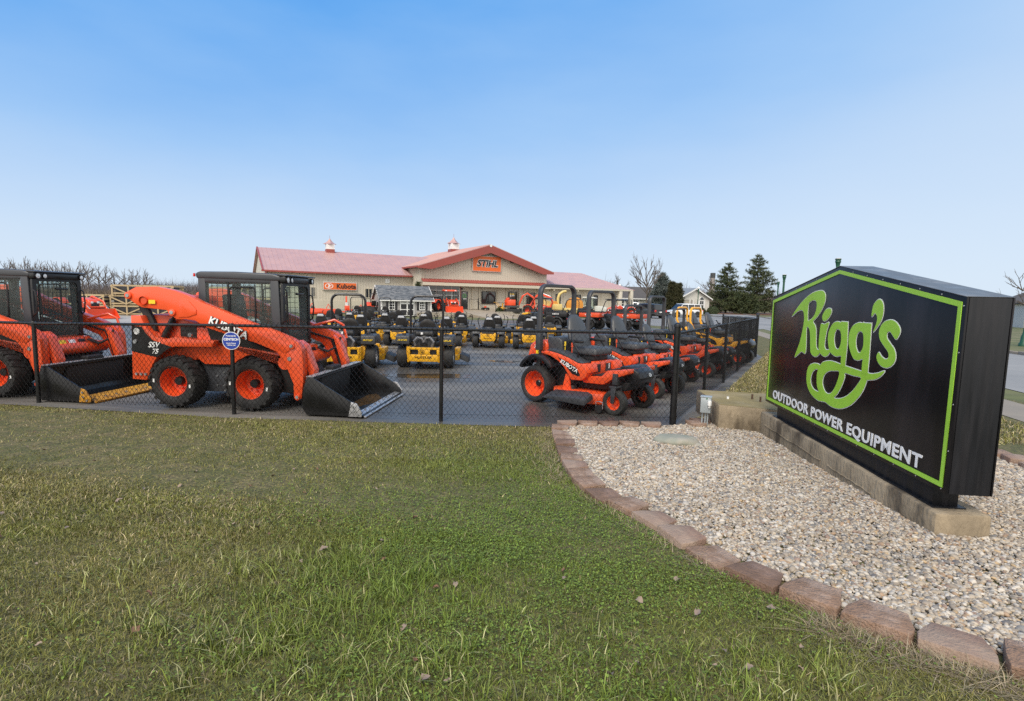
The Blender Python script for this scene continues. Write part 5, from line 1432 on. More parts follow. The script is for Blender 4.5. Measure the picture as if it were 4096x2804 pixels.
ya['label'] = 'large yellow mower with tall hoop roll bar, just behind the loader bucket'
dup(ya, (-2.12, 12.95, tz(12.9) + .012), R(90), 'large yellow mower with tall hoop roll bar, right of the loader bucket', YG)
first = True
def place_y(x, y, label, a=90, skip=()):
    global first
    if first:
        first = False; yb.location = (x, y, tz(y) + .012); yb.rotation_euler = (0, 0, R(a)); yb['label'] = label; yb['group'] = YG
        return yb
    return dup(yb, (x, y, tz(y) + .012), R(a), label, YG, skip)
ORD = ['first', 'second', 'third', 'fourth', 'fifth', 'sixth', 'seventh', 'eighth']
for i, x in enumerate((-6.95, -5.5, -4.03, -2.39, -.85, .60)):
    place_y(x, 18.9 + random.uniform(-.1, .1), '%s from the left of the yellow mowers in the second row, grey topped seat' % ORD[i], 90 + random.uniform(-3, 3))
for i, x in enumerate((-6.7, -5.2, -3.65, -2.1, -.62, .86)):
    place_y(x, 21.4 + random.uniform(-.15, .15), '%s from the left of the yellow mowers in the third row, grey topped seat' % ORD[i], 90 + random.uniform(-3, 3))
for i, x in enumerate((-8.6, -6.9, -5.6, -4.0, -2.35, -.85, .45, 1.7)):
    place_y(x, 24.6 + random.uniform(-.3, .3), '%s from the left of the yellow mowers in the fourth row, plain black seat' % ORD[i], 90 + random.uniform(-4, 4), ('headrest_patch',))
for i, x in enumerate((-9.6, -7.9, -6.3, -4.6, -3.0)):
    place_y(x, 28.8 + random.uniform(-.3, .3), '%s from the left of the yellow mowers in the fifth row before the shed' % ORD[i], 90 + random.uniform(-4, 4), ('headrest_patch',))
ZY = []
for i, (x, y, lab) in enumerate(((-10.7, 36.0, 'far yellow mower with hoop roll bar before the left shed window'), (-8.9, 36.6, 'far yellow mower with hoop roll bar before the shed door'))):
    dup(ya, (x, y, tz(y) + .012), R(92), lab, YG)
# pair of yellow compact machines with golden roll bars near the end of the orange row
def make_gold():
    t = dup(zt, (0, 0, 0), 0, 'x', None, ('roll_bar', 'lettering', 'discharge_chute', 'badge'), swap={'rear_hood': M_GOLD, 'fender': M_GOLD, 'foot_deck': M_GOLD, 'front_panel': M_GOLD, 'mower_deck': M_GOLD, 'side_pod': M_GOLD, 'lift_link': M_GOLD})
    b = MB(); b.tube([(-.02, -.40, .7), (.10, -.40, .95), (-.02, -.42, 1.2)] + rops_path(.42, 1.25, 1.60, .15, -.02)[1:-1] + [(-.02, .42, 1.2), (.10, .40, .95), (-.02, .40, .7)], .036, 10); b.build('roll_bar', M_GOLD, t)
    b = MB(); b.lathe([(.16 + .013 * math.cos(R(60 * i)), .013 * math.sin(R(60 * i))) for i in range(6)], 24, 0, 'z', (0, 0, 0), True); sw = b.build('steering_wheel', M_BLACK, t, loc=(1.22, 0, 1.02)); sw.rotation_euler = (0, R(-35), 0)
    b = MB(); b.cyl((1.38, 0, .7), (1.22, 0, 1.02), .025, n=8); b.build('steering_column', M_BLACKM, t)
    return t
gd = make_gold(); gd.location = (5.75, 16.5, tz(16.5) + .012); gd.rotation_euler = (0, 0, R(-40)); gd['label'] = 'yellow machine with golden roll bar and steering wheel, nearer of the pair'; gd['group'] = 'yellow machines with golden roll bars'
dup(gd, (6.1, 18.9, tz(18.9) + .012), R(-42), 'yellow machine with golden roll bar, farther of the pair', 'yellow machines with golden roll bars')
# ------------------------------------------------------------------ dealership building (local frame: x along the front, y inwards)
M_SIDING = mat('beige_metal_siding', (0.55, 0.505, 0.42), 0.55, var=0.05, scale=1.5)
M_STUCCO = mat('beige_stucco', (0.56, 0.52, 0.435), 0.9, var=0.06, scale=1.2, bump=0.2, bscale=30)
M_STUCCO2 = mat('pale_beige_band', (0.54, 0.50, 0.41), 0.85, var=0.05, scale=1.2)
M_TRIMB = mat('cream_trim', (0.55, 0.50, 0.40), 0.6, var=0.05)
M_ROOFR = mat('sheen_tinted_red_roof', (0.46, 0.28, 0.255), 0.42, var=0.08, scale=1.0, coat=0.15, rvar=0.08)  # pinker than the red paint: pale sky reflection put into the base colour
M_FASC = mat('dark_red_fascia', (0.29, 0.060, 0.048), 0.42, var=0.08, scale=2)
M_FOUND = mat('foundation_block', (0.42, 0.40, 0.37), 0.9, var=0.15, scale=3)
M_ORSIGN = mat('orange_sign_face', (0.74, 0.145, 0.025), 0.45, var=0.04)
M_WFRAME = mat('aluminium_frame', (0.55, 0.55, 0.54), 0.45, var=0.05)
M_BRONZE = mat('dark_window_frame', (0.03, 0.028, 0.027), 0.45, var=0.1)
BA = R(30); BO = (-10.3, 58.4, 0)
bld = thing('dealership_building', 'long beige equipment dealership with red metal roofs and central front gable', 'building', BO, BA)

def wall_ribs(parent, x0, x1, y, z0, ztop, step=.305, name='siding_rib'):
    """Standing ribs of vertical metal siding, one mesh (too fine to pick apart)."""
    b = MB(); n = int((x1 - x0) / step)
    for i in range(1, n):
        x = x0 + i * step; zt = ztop(x) if callable(ztop) else ztop
        b.add([(x - .022, y - .001, z0), (x + .022, y - .001, z0), (x + .010, y - .026, z0), (x - .010, y - .026, z0), (x - .022, y - .001, zt), (x + .022, y - .001, zt), (x + .010, y - .026, zt), (x - .010, y - .026, zt)],
              [(0, 3, 7, 4), (3, 2, 6, 7), (2, 1, 5, 6)])
    o = b.build(name, M_SIDING, parent); o['kind'] = 'stuff'; return o
def roof_ribs(parent, fn, x0, x1, step, name='roof_rib', m=None):
    """fn(x) -> (eave point, ridge point)."""
    b = MB(); n = int((x1 - x0) / step)
    for i in range(1, n):
        e, r_ = fn(x0 + i * step)
        e = Vector(e); r_ = Vector(r_); d = (r_ - e).normalized(); s = Vector((1, 0, 0)) if abs(d.x) < .5 else Vector((0, 1, 0)); u = d.cross(s).normalized()
        if u.z < 0: u = -u
        b.add([e - s * .03, e + s * .03, e + u * .035, r_ - s * .03, r_ + s * .03, r_ + u * .035], [(0, 2, 5, 3), (2, 1, 4, 5), (0, 1, 2)])
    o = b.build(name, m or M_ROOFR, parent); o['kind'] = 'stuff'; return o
def slab(name, a, b_, c, d, th, m, parent):
    """Thin quad slab from four corner points."""
    P = [Vector(p) for p in (a, b_, c, d)]; n = (P[1] - P[0]).cross(P[3] - P[0]).normalized()
    if n.z < 0: n = -n
    mb = MB(); mb.add([tuple(p) for p in P] + [tuple(p - n * th) for p in P], [(0, 1, 2, 3), (7, 6, 5, 4), (0, 4, 5, 1), (1, 5, 6, 2), (2, 6, 7, 3), (3, 7, 4, 0)])
    return mb.build(name, m, parent)

# --- central gable block
GW, GP, GE, PK = 16.7, 8.30, 4.85, 7.45
def gtop(x): return GE + (PK - GE) * (1 - abs(x - GP) / (GP if x < GP else GW - GP)) - .02
b = MB(); b.prism([(0, 3.2), (GW, 3.2), (GW, GE), (GP, PK), (0, GE)], .0, 17.0, 'y'); b.build('gable_wall', M_SIDING, bld)
wall_ribs(bld, 0, GW, 0.0, 3.62, gtop)
b = MB(); b.box((GW / 2, 8.5, 1.7), (GW, 16.9, 3.0)); b.build('lower_wall', M_STUCCO, bld)
for x, y0, side in ((-.001, 0, -1),):
    b = MB()
    for i in range(1, 9): b.box((-.012, i * .305, 4.2), (.026, .03, 1.5))
    o = b.build('siding_rib', M_SIDING, bld); o['kind'] = 'stuff'
for sgn in (-1, 1):
    xe = -.55 if sgn < 0 else GW + .55
    ze = GE - .16; zp = PK + .38
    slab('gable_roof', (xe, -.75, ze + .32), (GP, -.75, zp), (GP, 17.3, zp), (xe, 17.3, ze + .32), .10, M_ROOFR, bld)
    # raking fascia board
    b = MB(); b.prism([(xe, ze + .24), (GP, zp - .09), (GP, zp - .98), (xe + sgn * -1.6, ze - .02), (xe, ze + .04)], -.80, -.70, 'y'); b.build('fascia', M_FASC, bld)
    b = MB(); b.prism([(xe, ze + .20), (GP, zp - .14), (GP, zp - .24), (xe, ze + .08)], -.69, -.02, 'y'); b.build('soffit', M_FASC, bld)
    b = MB(); b.box((xe, 8.3, ze + .20), (.14, 18.0, .16)); b.build('gutter', M_FASC, bld)
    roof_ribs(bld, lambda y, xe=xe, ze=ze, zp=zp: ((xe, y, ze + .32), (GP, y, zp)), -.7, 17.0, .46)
b = MB(); b.lathe([(.001, -.02), (.16, -.02), (.16, 0), (.001, 0)], 16, 0, 'y', (GP, -.82, PK + .22)); b.build('round_badge', M_WHITE, bld)
# awning across the front
slab('awning_roof', (-.15, -1.25, 3.30), (GW - .3, -1.25, 3.30), (GW - .3, .02, 3.66), (.15, .02, 3.66), .08, M_FASC, bld)
roof_ribs(bld, lambda x: ((x, -1.25, 3.30), (x, .0, 3.66)), -.1, GW - .3, .30, m=M_FASC)
b = MB(); b.box((GW / 2 - .15, -1.18, 3.06), (GW, .10, .34)); b.build('awning_fascia', M_TRIMB, bld)
b = MB(); b.box((GW / 2 - .15, -.6, 2.92), (GW, 1.1, .05)); b.build('awning_soffit', M_TRIMB, bld)
b = MB(); b.tube([(.25, -.5, 4.9), (.35, -.12, 4.55), (.35, -.1, .3)], .05, 8); b.build('downspout', M_TRIMB, bld)
# glazed workshop door: frame, rails, panes
gd_ = MB(); gd_.box((2.82, -.02, 1.58), (3.95, .06, 2.80)); gdo = gd_.build('garage_door', M_WFRAME, bld)
for r in range(5):
    for c in range(4):
        b = MB(); b.box((1.40 + c * .945, -.055, .52 + r * .53), (.86, .02, .42)); b.build('pane', M_DGLASS, gdo)
b = MB(); b.box((.78, -.03, 1.6), (.12, .09, 2.9)); b.box((4.86, -.03, 1.6), (.12, .09, 2.9)); b.build('door_jamb', M_FASC, bld)
dr = MB(); dr.box((5.32, -.03, 1.29), (.94, .06, 2.10)); door = dr.build('entrance_door', M_BRONZE, bld)
b = MB(); b.box((5.32, -.07, 1.35), (.74, .015, 1.75)); b.build('pane', M_DGLASS, door)
b = MB(); b.cyl((5.66, -.12, 1.1), (5.66, -.12, 1.4), .02, n=8); b.build('handle', M_STEEL, door)
b = shape_mesh([ell(0, 0, .24, .24), ell(0, .0, .13, .16)], mat('green_round_decal', (.12, .36, .12), .5), .003); axes(link('round_decal', b, door), (5.34, -.085, 1.82), (1, 0, 0), (0, 0, 1))
b = MB(); b.box((5.34, -.085, 2.16), (.36, .006, .05)); b.box((5.40, -.085, 1.47), (.40, .006, .09)); b.build('door_lettering', M_DECALW, door)
# windows of the front
def window(parent, x0, x1, z0, z1, y=0, mull=1, fm=None, sign=False):
    fm = fm or M_BRONZE
    b = MB(); t = .06
    b.box(((x0 + x1) / 2, y - .03, z1 - t / 2), (x1 - x0, .08, t)); b.box(((x0 + x1) / 2, y - .03, z0 + t / 2), (x1 - x0, .08, t))
    for i in range(mull + 2): b.box((x0 + t / 2 + (x1 - x0 - t) * i / (mull + 1), y - .03, (z0 + z1) / 2), (t, .08, z1 - z0 - 2 * t))
    w = b.build('window', fm, parent)
    for i in range(mull + 1):
        a0 = x0 + (x1 - x0) * i / (mull + 1); a1 = x0 + (x1 - x0) * (i + 1) / (mull + 1)
        b = MB(); b.box(((a0 + a1) / 2, y - .012, (z0 + z1) / 2), (a1 - a0 - .05, .02, z1 - z0 - .08)); b.build('pane', M_DGLASS, w)
    return w
window(bld, 7.58, 9.45, .93, 2.40)
wB = window(bld, 11.2, 12.45, .93, 2.40, mull=0)
b = MB(); b.box((11.7, -.05, 2.05), (.62, .01, .40)); b.build('poster', M_DECALW, wB)
b = MB(); b.box((11.7, -.058, 2.16), (.60, .008, .16)); b.build('poster_band', M_DECALY, wB)
window(bld, 13.79, 15.05, .91, 2.40, mull=0); window(bld, 18.15, 18.92, .9, 2.32, mull=0); window(bld, 21.5, 22.15, .9, 2.30, mull=0); window(bld, 24.3, 25.0, .9, 2.3, mull=0)
for x in (6.35, 7.3, 9.75, 10.95, 12.7, 13.5, 15.4, 16.4, 17.6, 19.4, 21.0, 22.6, 23.9, 25.6, 27.0):
    b = MB(); b.box((x, -.03, 1.62), (.14, .055, 2.62)); b.build('wall_pilaster', M_TRIMB, bld)
b = MB(); b.box((5.0, -.12, 2.62), (.18, .16, .2)); b.build('wall_light', M_BRONZE, bld)
for x, z in ((11.6, 6.0), (12.75, 5.45)):
    b = MB(); b.box((x, -.16, z), (.42 if x < 12 else .2, .26, .24)); b.build('wall_light', M_WFRAME if x > 12 else M_BRONZE, bld, .03)
# wall signs are part of the building
def wall_sign(x0, x1, z0, z1, y):
    b = MB(); b.box(((x0 + x1) / 2, y - .10, (z0 + z1) / 2), (x1 - x0, .18, z1 - z0)); s = b.build('wall_sign', M_WFRAME, bld, .02)
    b = MB(); b.box(((x0 + x1) / 2, y - .197, (z0 + z1) / 2), (x1 - x0 - .14, .012, z1 - z0 - .14)); b.build('sign_face', M_ORSIGN, s)
    return s
s = wall_sign(6.26, 10.06, 4.69, 6.53, 0)
axes(link('lettering_outline', TX['stihl_w'], s), (8.16, -.215, 5.61), (1, 0, 0), (0, 0, 1)); axes(link('lettering', TX['stihl'], s), (8.16, -.245, 5.61), (1, 0, 0), (0, 0, 1))
s = wall_sign(-9.84, -6.31, 2.11, 2.97, 2.6)
axes(link('lettering', TX['kubota_wall'], s), (-7.45, 2.385, 2.53), (1, 0, 0), (0, 0, 1))
lm = shape_mesh([ell(0, 0, .42, .28), ell(0, 0, .36, .225)], M_DECALW, .006); axes(link('emblem', lm, s), (-9.22, 2.39, 2.54), (1, 0, 0), (0, 0, 1))
lm = shape_mesh([[(-.16, -.17), (-.02, .02), (-.14, .18), (.02, .19), (.16, .04), (.28, .17), (.2, -.02), (.06, -.02), (.04, -.18)]], M_DECALW, .006); axes(link('emblem', lm, s), (-9.22, 2.388, 2.54), (1, 0, 0), (0, 0, 1))
# --- left wing
LE, LR, LX = 3.95, 6.62, -15.6
b = MB(); b.prism([(2.6, 1.0), (14.6, 1.0), (14.6, LE), (8.6, LR - .15), (2.6, LE)], LX + .25, 0, 'x'); b.build('left_wing_wall', M_SIDING, bld)
wall_ribs(bld, LX + .25, 0, 2.6, 1.0, LE - .02)
b = MB(); b.box((LX / 2 + .12, 8.6, .56), (-LX - .2, 12.1, .9)); b.build('wall_band', M_STUCCO2, bld)
b = MB(); b.box((LX / 2 + .12, 8.55, -.1), (-LX - .3, 12.05, .44)); b.build('foundation', M_FOUND, bld)
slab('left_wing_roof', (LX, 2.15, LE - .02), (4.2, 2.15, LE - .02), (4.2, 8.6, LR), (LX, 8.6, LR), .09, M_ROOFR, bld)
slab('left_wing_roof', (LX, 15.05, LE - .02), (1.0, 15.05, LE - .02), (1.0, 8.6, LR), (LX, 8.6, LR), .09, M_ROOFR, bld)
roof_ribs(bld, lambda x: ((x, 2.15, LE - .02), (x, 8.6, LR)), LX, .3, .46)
b = MB(); b.box((LX / 2 - .15, 2.08, LE - .07), (-LX - .1, .14, .17)); b.build('gutter', M_FASC, bld)
b = MB(); b.prism([(2.1, LE - .12), (8.6, LR - .10), (15.1, LE - .12), (15.1, LE + .05), (8.6, LR + .06), (2.1, LE + .05)], LX - .03, LX + .12, 'x'); b.build('barge_board', M_FASC, bld)
b = MB(); b.box((LX + .3, 2.35, 3.6), (.1, .5, .55)); b.build('eave_return', M_FASC, bld)
for x0, x1 in ((-13.9, -13.05), (-11.46, -10.58), (-5.43, -4.55)):
    window(bld, x0, x1, 1.33, 2.40, 2.6, 1, M_TRIMB)
b = MB(); b.box((-2.92, 2.56, 3.27), (.5, .06, .46)); v = b.build('louvre_vent', M_WHITE, bld)
for i in range(5):
    b = MB(); b.box((-2.92, 2.52, 3.11 + i * .08), (.46, .03, .035), rx=R(30)); b.build('slat', M_WHITE, v)
# --- right wing with hipped roof and porch
b = MB(); b.box((22.5, 6.0, 1.65), (11.6, 12.0, 2.9)); b.build('right_wing_wall', M_STUCCO, bld)
def hip(x0, x1, y0, y1, ze, zr, hx, name, open_left=False):
    yc = (y0 + y1) / 2; a = x0 if open_left else x0 + hx; c = x1 - hx
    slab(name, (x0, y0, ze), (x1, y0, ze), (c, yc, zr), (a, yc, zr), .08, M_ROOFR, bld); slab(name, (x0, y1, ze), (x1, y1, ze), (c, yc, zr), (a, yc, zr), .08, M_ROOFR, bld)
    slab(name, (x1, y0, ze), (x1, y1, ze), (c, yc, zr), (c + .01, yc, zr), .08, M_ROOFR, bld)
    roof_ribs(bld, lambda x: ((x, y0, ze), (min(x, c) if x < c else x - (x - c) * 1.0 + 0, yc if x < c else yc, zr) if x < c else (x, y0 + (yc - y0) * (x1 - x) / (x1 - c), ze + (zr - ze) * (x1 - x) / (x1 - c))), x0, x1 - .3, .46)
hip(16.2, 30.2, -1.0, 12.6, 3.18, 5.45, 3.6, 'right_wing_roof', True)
hip(24.0, 32.0, 0.5, 9.5, 3.16, 4.62, 2.4, 'porch_roof', True)
b = MB(); b.box((23.3, -.98, 3.06), (13.9, .12, .22)); b.box((30.15, 5.8, 3.06), (.12, 13.6, .22)); b.build('eave_fascia', M_TRIMB, bld)
b = MB(); b.box((23.2, -.45, 2.97), (13.8, 1.0, .05)); b.build('eave_soffit', M_TRIMB, bld)
for x in (17.3, 21.0, 24.6):
    b = MB(); b.box((x, -.5, 2.82), (.25, .9, .25)); b.build('beam_end', M_TRIMB, bld, .03)
for x, y in ((28.2, -.75), (31.6, .8)):
    b = MB(); b.box((x, y, 1.6), (.5, .5, 2.8)); b.box((x, y, .55), (.68, .68, .75)); b.build('porch_column', M_STUCCO, bld, .02)
# cupolas
def cupola(x, y, z, w):
    b = MB(); b.box((x, y, z), (w * 1.0, w * 1.0, w * .5)); c = b.build('cupola', M_FASC, bld)
    b = MB(); b.box((x, y, z + w * .55), (w * .95, w * .95, w * .65)); b.build('cupola_louvre', M_WHITE, c)
    b = MB(); r = w * .68
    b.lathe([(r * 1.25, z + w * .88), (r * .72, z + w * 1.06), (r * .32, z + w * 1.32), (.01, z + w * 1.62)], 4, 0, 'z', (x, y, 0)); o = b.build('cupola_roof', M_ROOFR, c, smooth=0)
    b = MB(); b.cyl((x, y, z + w * 1.55), (x, y, z + w * 1.95), .015, n=6); b.build('finial', M_FASC, c)
for v in ((-7.9, 8.6, 6.62, .93), (7.45, 8.0, 7.5, 1.15), (18.2, 6.2, 5.15, .85)): cupola(*v)
for o in [c for c in bld.children_recursive if c.name.startswith('cupola_roof')]:
    pass

# raised pad, ramp and retaining wall before the building
def bl(x, y, z=0):
    return (BO[0] + x * math.cos(BA) - y * math.sin(BA), BO[1] + x * math.sin(BA) + y * math.cos(BA), z)
M_WALKC = mat('tan_walk_concrete', (0.33, 0.28, 0.215), 0.8, var=0.1, scale=.6, bump=.1, bscale=30)
M_BLOCKW = mat('retaining_block', (0.36, 0.32, 0.26), 0.9, var=.15, scale=4, bump=.5, bscale=20)
def pad(name, q, z, zb=-.6):
    b = MB(); P = [bl(x, y, zz) for (x, y), zz in zip(q, z)]
    b.add(P + [(p[0], p[1], zb) for p in P], [(0, 1, 2, 3), (0, 4, 5, 1), (1, 5, 6, 2), (2, 6, 7, 3), (3, 7, 4, 0)])
    o = b.build(name, M_WALKC); o['kind'] = 'structure'; return o
pad('raised_walk', [(-2.5, -6.3), (3.2, -6.3), (3.2, 0), (-2.5, 0)], (.02, .02, .26, .26)); pad('raised_walk', [(3.2, -4.6), (7.0, -4.6), (7.0, 0), (3.2, 0)], (.08, .08, .26, .26)); pad('raised_walk', [(7.0, -4.6), (31, -3.2), (31, 0), (7.0, 0)], (.08, .1, .26, .26))
pad('ramp', [(3.2, -11.5), (7.6, -10.0), (7.0, -4.6), (3.2, -4.6)], (-.39, -.39, .08, .08))
rw = thing('retaining_wall', 'low tan block retaining wall beside the entrance ramp', 'wall', (0, 0, 0))
blk_m = MB(); blk_m.box((0, 0, 0), (.39, .22, .145)); blk_me = blk_m.mesh('block', M_BLOCKW, .015)
def wall_row(x0, y0, x1, y1, top):
    L = math.hypot(x1 - x0, y1 - y0); n = int(L / .4)
    for r_ in range(3):
        for i in range(n):
            t = (i + (.5 if r_ % 2 else 0.25)) / n
            p = bl(x0 + (x1 - x0) * t, y0 + (y1 - y0) * t); link('block', blk_me, rw, (p[0], p[1], top - .075 - r_ * .15), BA + math.atan2(y1 - y0, x1 - x0))
wall_row(-2.5, -6.42, 3.1, -6.42, .10); wall_row(7.15, -4.75, 15, -4.3, .16); wall_row(7.7, -9.4, 7.15, -4.8, .02)

# ------------------------------------------------------------------ grey garden shed
M_SHEDW = mat('grey_shed_siding', (0.34, 0.33, 0.325), 0.75, var=.05, scale=3)
M_SHING = mat('slate_shingles', (0.105, 0.115, 0.13), 0.85, var=.35, scale=6, bump=.4, bscale=30, col2=(.17, .18, .195), c2scale=5)
M_SHUT = mat('black_shutter', (0.018, 0.018, 0.022), .55, var=.1)
SHA = R(27)
shed = thing('garden_shed', 'small grey garden shed with slate shingle roof and black shutters', 'shed', (-12.6, 50.3, tz(50.3)), SHA)
SLn, SD, SE, SR = 5.0, 3.2, 1.72, 3.02
b = MB(); b.prism([(0, .08), (SD, .08), (SD, SE), (SD / 2, SR - .12), (0, SE)], 0, SLn, 'x'); b.build('walls', M_SHEDW, shed)
b = MB()
for i in range(1, 25): b.box((SLn * i / 25, -.004, .9), (.012, .008, 1.6))
o = b.build('siding_groove', M_SHEDW, shed); o['kind'] = 'stuff'
slab('roof', (-.22, -.25, SE - .10), (SLn + .22, -.25, SE - .10), (SLn + .22, SD / 2, SR), (-.22, SD / 2, SR), .06, M_SHING, shed)
slab('roof', (-.22, SD + .25, SE - .10), (SLn + .22, SD + .25, SE - .10), (SLn + .22, SD / 2, SR), (-.22, SD / 2, SR), .06, M_SHING, shed)
tabs = [MB(), MB(), MB()]
sl = math.hypot(SD / 2 + .25, SR - SE + .10); ca, sa = (SD / 2 + .25) / sl, (SR - SE + .1) / sl
shm = []
for k_ in range(3):
    q = MB(); q.box((0, 0, 0), (.30, .19, .012)); shm.append(q.mesh('shingle', mat('shingle_%d' % k_, [(.085, .095, .11), (.13, .14, .155), (.175, .18, .19)][k_], .9, var=.25, scale=20, bump=.3), 0, 0))
for r_ in range(13):
    for c in range(17):
        d = .08 + r_ * .15; x = -.15 + c * .315 + (.16 if r_ % 2 else 0)
        if x > SLn + .12: continue
        o = link('shingle', shm[random.choice((0, 0, 1, 1, 1, 2))], shed, (x, -.25 + d * ca - .006, SE - .10 + d * sa + .012 + random.uniform(0, .006)))
        o.rotation_euler = (math.atan2(sa, ca) - .05, 0, 0)
for s_ in (0, 1):
    x = -.225 if s_ == 0 else SLn + .225
    b = MB(); b.prism([(-.28, SE - .12), (SD / 2, SR + .01), (SD + .28, SE - .12), (SD + .28, SE - .26), (SD / 2, SR - .14), (-.28, SE - .26)], x - .02, x + .02, 'x'); b.build('barge_board', M_WHITE, shed)
b = MB(); b.box((SLn / 2, -.26, SE - .17), (SLn + .4, .03, .10)); b.build('eave_board', M_WHITE, shed)
for x in (.05, SLn - .05): 
    b = MB(); b.box((x, -.02, .88), (.12, .06, 1.62)); b.build('corner_board', M_WHITE, shed)
for x in (1.02, 4.05):
    b = MB(); b.box((x, -.03, 1.08), (.60, .05, .86)); w = b.build('window', M_WHITE, shed)
    for r_ in range(3):
        for c in range(3):
            q = MB(); q.box((x - .17 + c * .17, -.058, .83 + r_ * .25), (.135, .012, .20)); q.build('pane', M_DGLASS, w)
    for dx in (-.43, .43):
        q = MB(); q.box((x + dx, -.025, 1.08), (.22, .045, .90)); q.build('shutter', M_SHUT, shed, .008)
b = MB(); b.box((2.53, -.03, .86), (1.42, .05, 1.56)); d_ = b.build('double_door', M_WHITE, shed)
for dx in (-.345, .345):
    for z, hh in ((.40, .52), (.98, .48)):
        q = MB(); q.box((2.53 + dx, -.06, z), (.56, .012, hh)); q.build('door_panel', M_SHUT, d_)
    for i in range(4):
        q = MB(); q.box((2.53 + dx - .21 + i * .14, -.06, 1.47), (.10, .012, .18)); q.build('pane', M_DGLASS, d_)
b = MB(); b.box((-.03, 1.1, 1.05), (.05, .45, .8)); w = b.build('side_window', M_WHITE, shed)
q = MB(); q.box((-.058, 1.1, 1.05), (.012, .36, .70)); q.build('pane', M_DGLASS, w)
for y in (.76, 1.44):
    q = MB(); q.box((-.025, y, 1.05), (.045, .2, .84)); q.build('shutter', M_SHUT, shed)

# ------------------------------------------------------------------ houses beyond the road
M_VINYL = mat('white_vinyl_siding', (0.62, 0.60, 0.55), .6, var=.04, scale=2)
M_GROOF = mat('grey_roof', (0.20, 0.22, 0.245), .7, var=.1, scale=2)
M_DROOF = mat('dark_roof', (0.085, 0.075, 0.07), .85, var=.15, scale=2)
def house(name, label, loc, rz, w, d, he, hr, roofm, front=True, wins=(), porch=None, arch=None, group=None):
    """Gable end faces -y (ridge along y) when front, else ridge along x."""
    t = thing(name, label, 'house', loc, rz, group)
    b = MB()
    if front: b.prism([(0, 0), (w, 0), (w, he), (w / 2, hr - .1), (0, he)], 0, d, 'y')
    else: b.prism([(0, 0), (d, 0), (d, he), (d / 2, hr - .1), (0, he)], 0, w, 'x')
    b.build('walls', M_VINYL, t)
    q = MB()
    for i in range(1, int(he / .22)): q.box((w / 2, -.008, i * .22), (w - .02, .012, .018))
    o = q.build('siding_lap', M_VINYL, t); o['kind'] = 'stuff'
    if front:
        slab('roof', (-.4, -.4, he - .12), (w / 2, -.4, hr), (w / 2, d + .4, hr), (-.4, d + .4, he - .12), .12, roofm, t); slab('roof', (w + .4, -.4, he - .12), (w / 2, -.4, hr), (w / 2, d + .4, hr), (w + .4, d + .4, he - .12), .12, roofm, t)
        for sgn in (0, 1):
            x = -.4 if sgn == 0 else w + .4
            q = MB(); q.prism([(x, he - .14), (w / 2, hr - .02), (w / 2, hr - .24), (x, he - .36)], -.44, -.40, 'y'); q.build('barge_board', M_WHITE, t)
    else:
        slab('roof', (-.4, -.4, he - .12), (w + .4, -.4, he - .12), (w + .4, d / 2, hr), (-.4, d / 2, hr), .12, roofm, t); slab('roof', (-.4, d + .4, he - .12), (w + .4, d + .4, he - .12), (w + .4, d / 2, hr), (-.4, d / 2, hr), .12, roofm, t)
        q = MB(); q.box((w / 2, -.42, he - .2), (w + .8, .05, .2)); q.build('eave_board', M_WHITE, t)
    q = MB(); q.box((w / 2, d / 2, -.2), (w - .1, d - .1, .5)); q.build('skirting', mat('brown_skirting', (.12, .075, .05), .9), t)
    for x, z, ww, hh in wins:
        q = MB(); q.box((x, -.03, z), (ww, .06, hh)); wn_ = q.build('window', M_WHITE, t)
        for i in (-1, 1):
            for j in (-1, 1):
                k_ = MB(); k_.box((x + i * ww * .23, -.065, z + j * hh * .23), (ww * .38, .015, hh * .38)); k_.build('pane', M_DGLASS, wn_)
        for i in (-1, 1):
            k_ = MB(); k_.box((x + i * (ww / 2 + .2), -.02, z), (.3, .04, hh)); k_.build('shutter', M_WHITE, t)
    if arch:
        x, z, r_ = arch
        a_ = shape_mesh([[(r_ * math.cos(R(i * 15)), r_ * math.sin(R(i * 15))) for i in range(13)]], M_WHITE, .03); axes(link('arched_window', a_, t), (x, -.03, z), (1, 0, 0), (0, 0, 1))
        a_ = shape_mesh([[(r_ * .82 * math.cos(R(i * 15)), r_ * .82 * math.sin(R(i * 15)) + .02) for i in range(13)]], M_DGLASS, .01); axes(link('arched_pane', a_, t), (x, -.075, z), (1, 0, 0), (0, 0, 1))
    if porch:
        x0, x1, hh = porch
        q = MB(); q.box(((x0 + x1) / 2, -.02, hh / 2), (x1 - x0, .05, hh)); q.build('porch_recess', mat('porch_grey', (.33, .31, .28), .7), t)
        q = MB(); q.box(((x0 + x1) / 2 - .2, -.06, hh * .46), (.85, .03, hh * .86)); q.build('front_door', mat('beige_door', (.42, .38, .31), .6), t)
        for x in (x0, (x0 + x1) / 2 + .4, x1):
            q = MB(); q.box((x, -.1, hh / 2), (.14, .14, hh)); q.build('porch_post', M_WHITE, t)
    return t
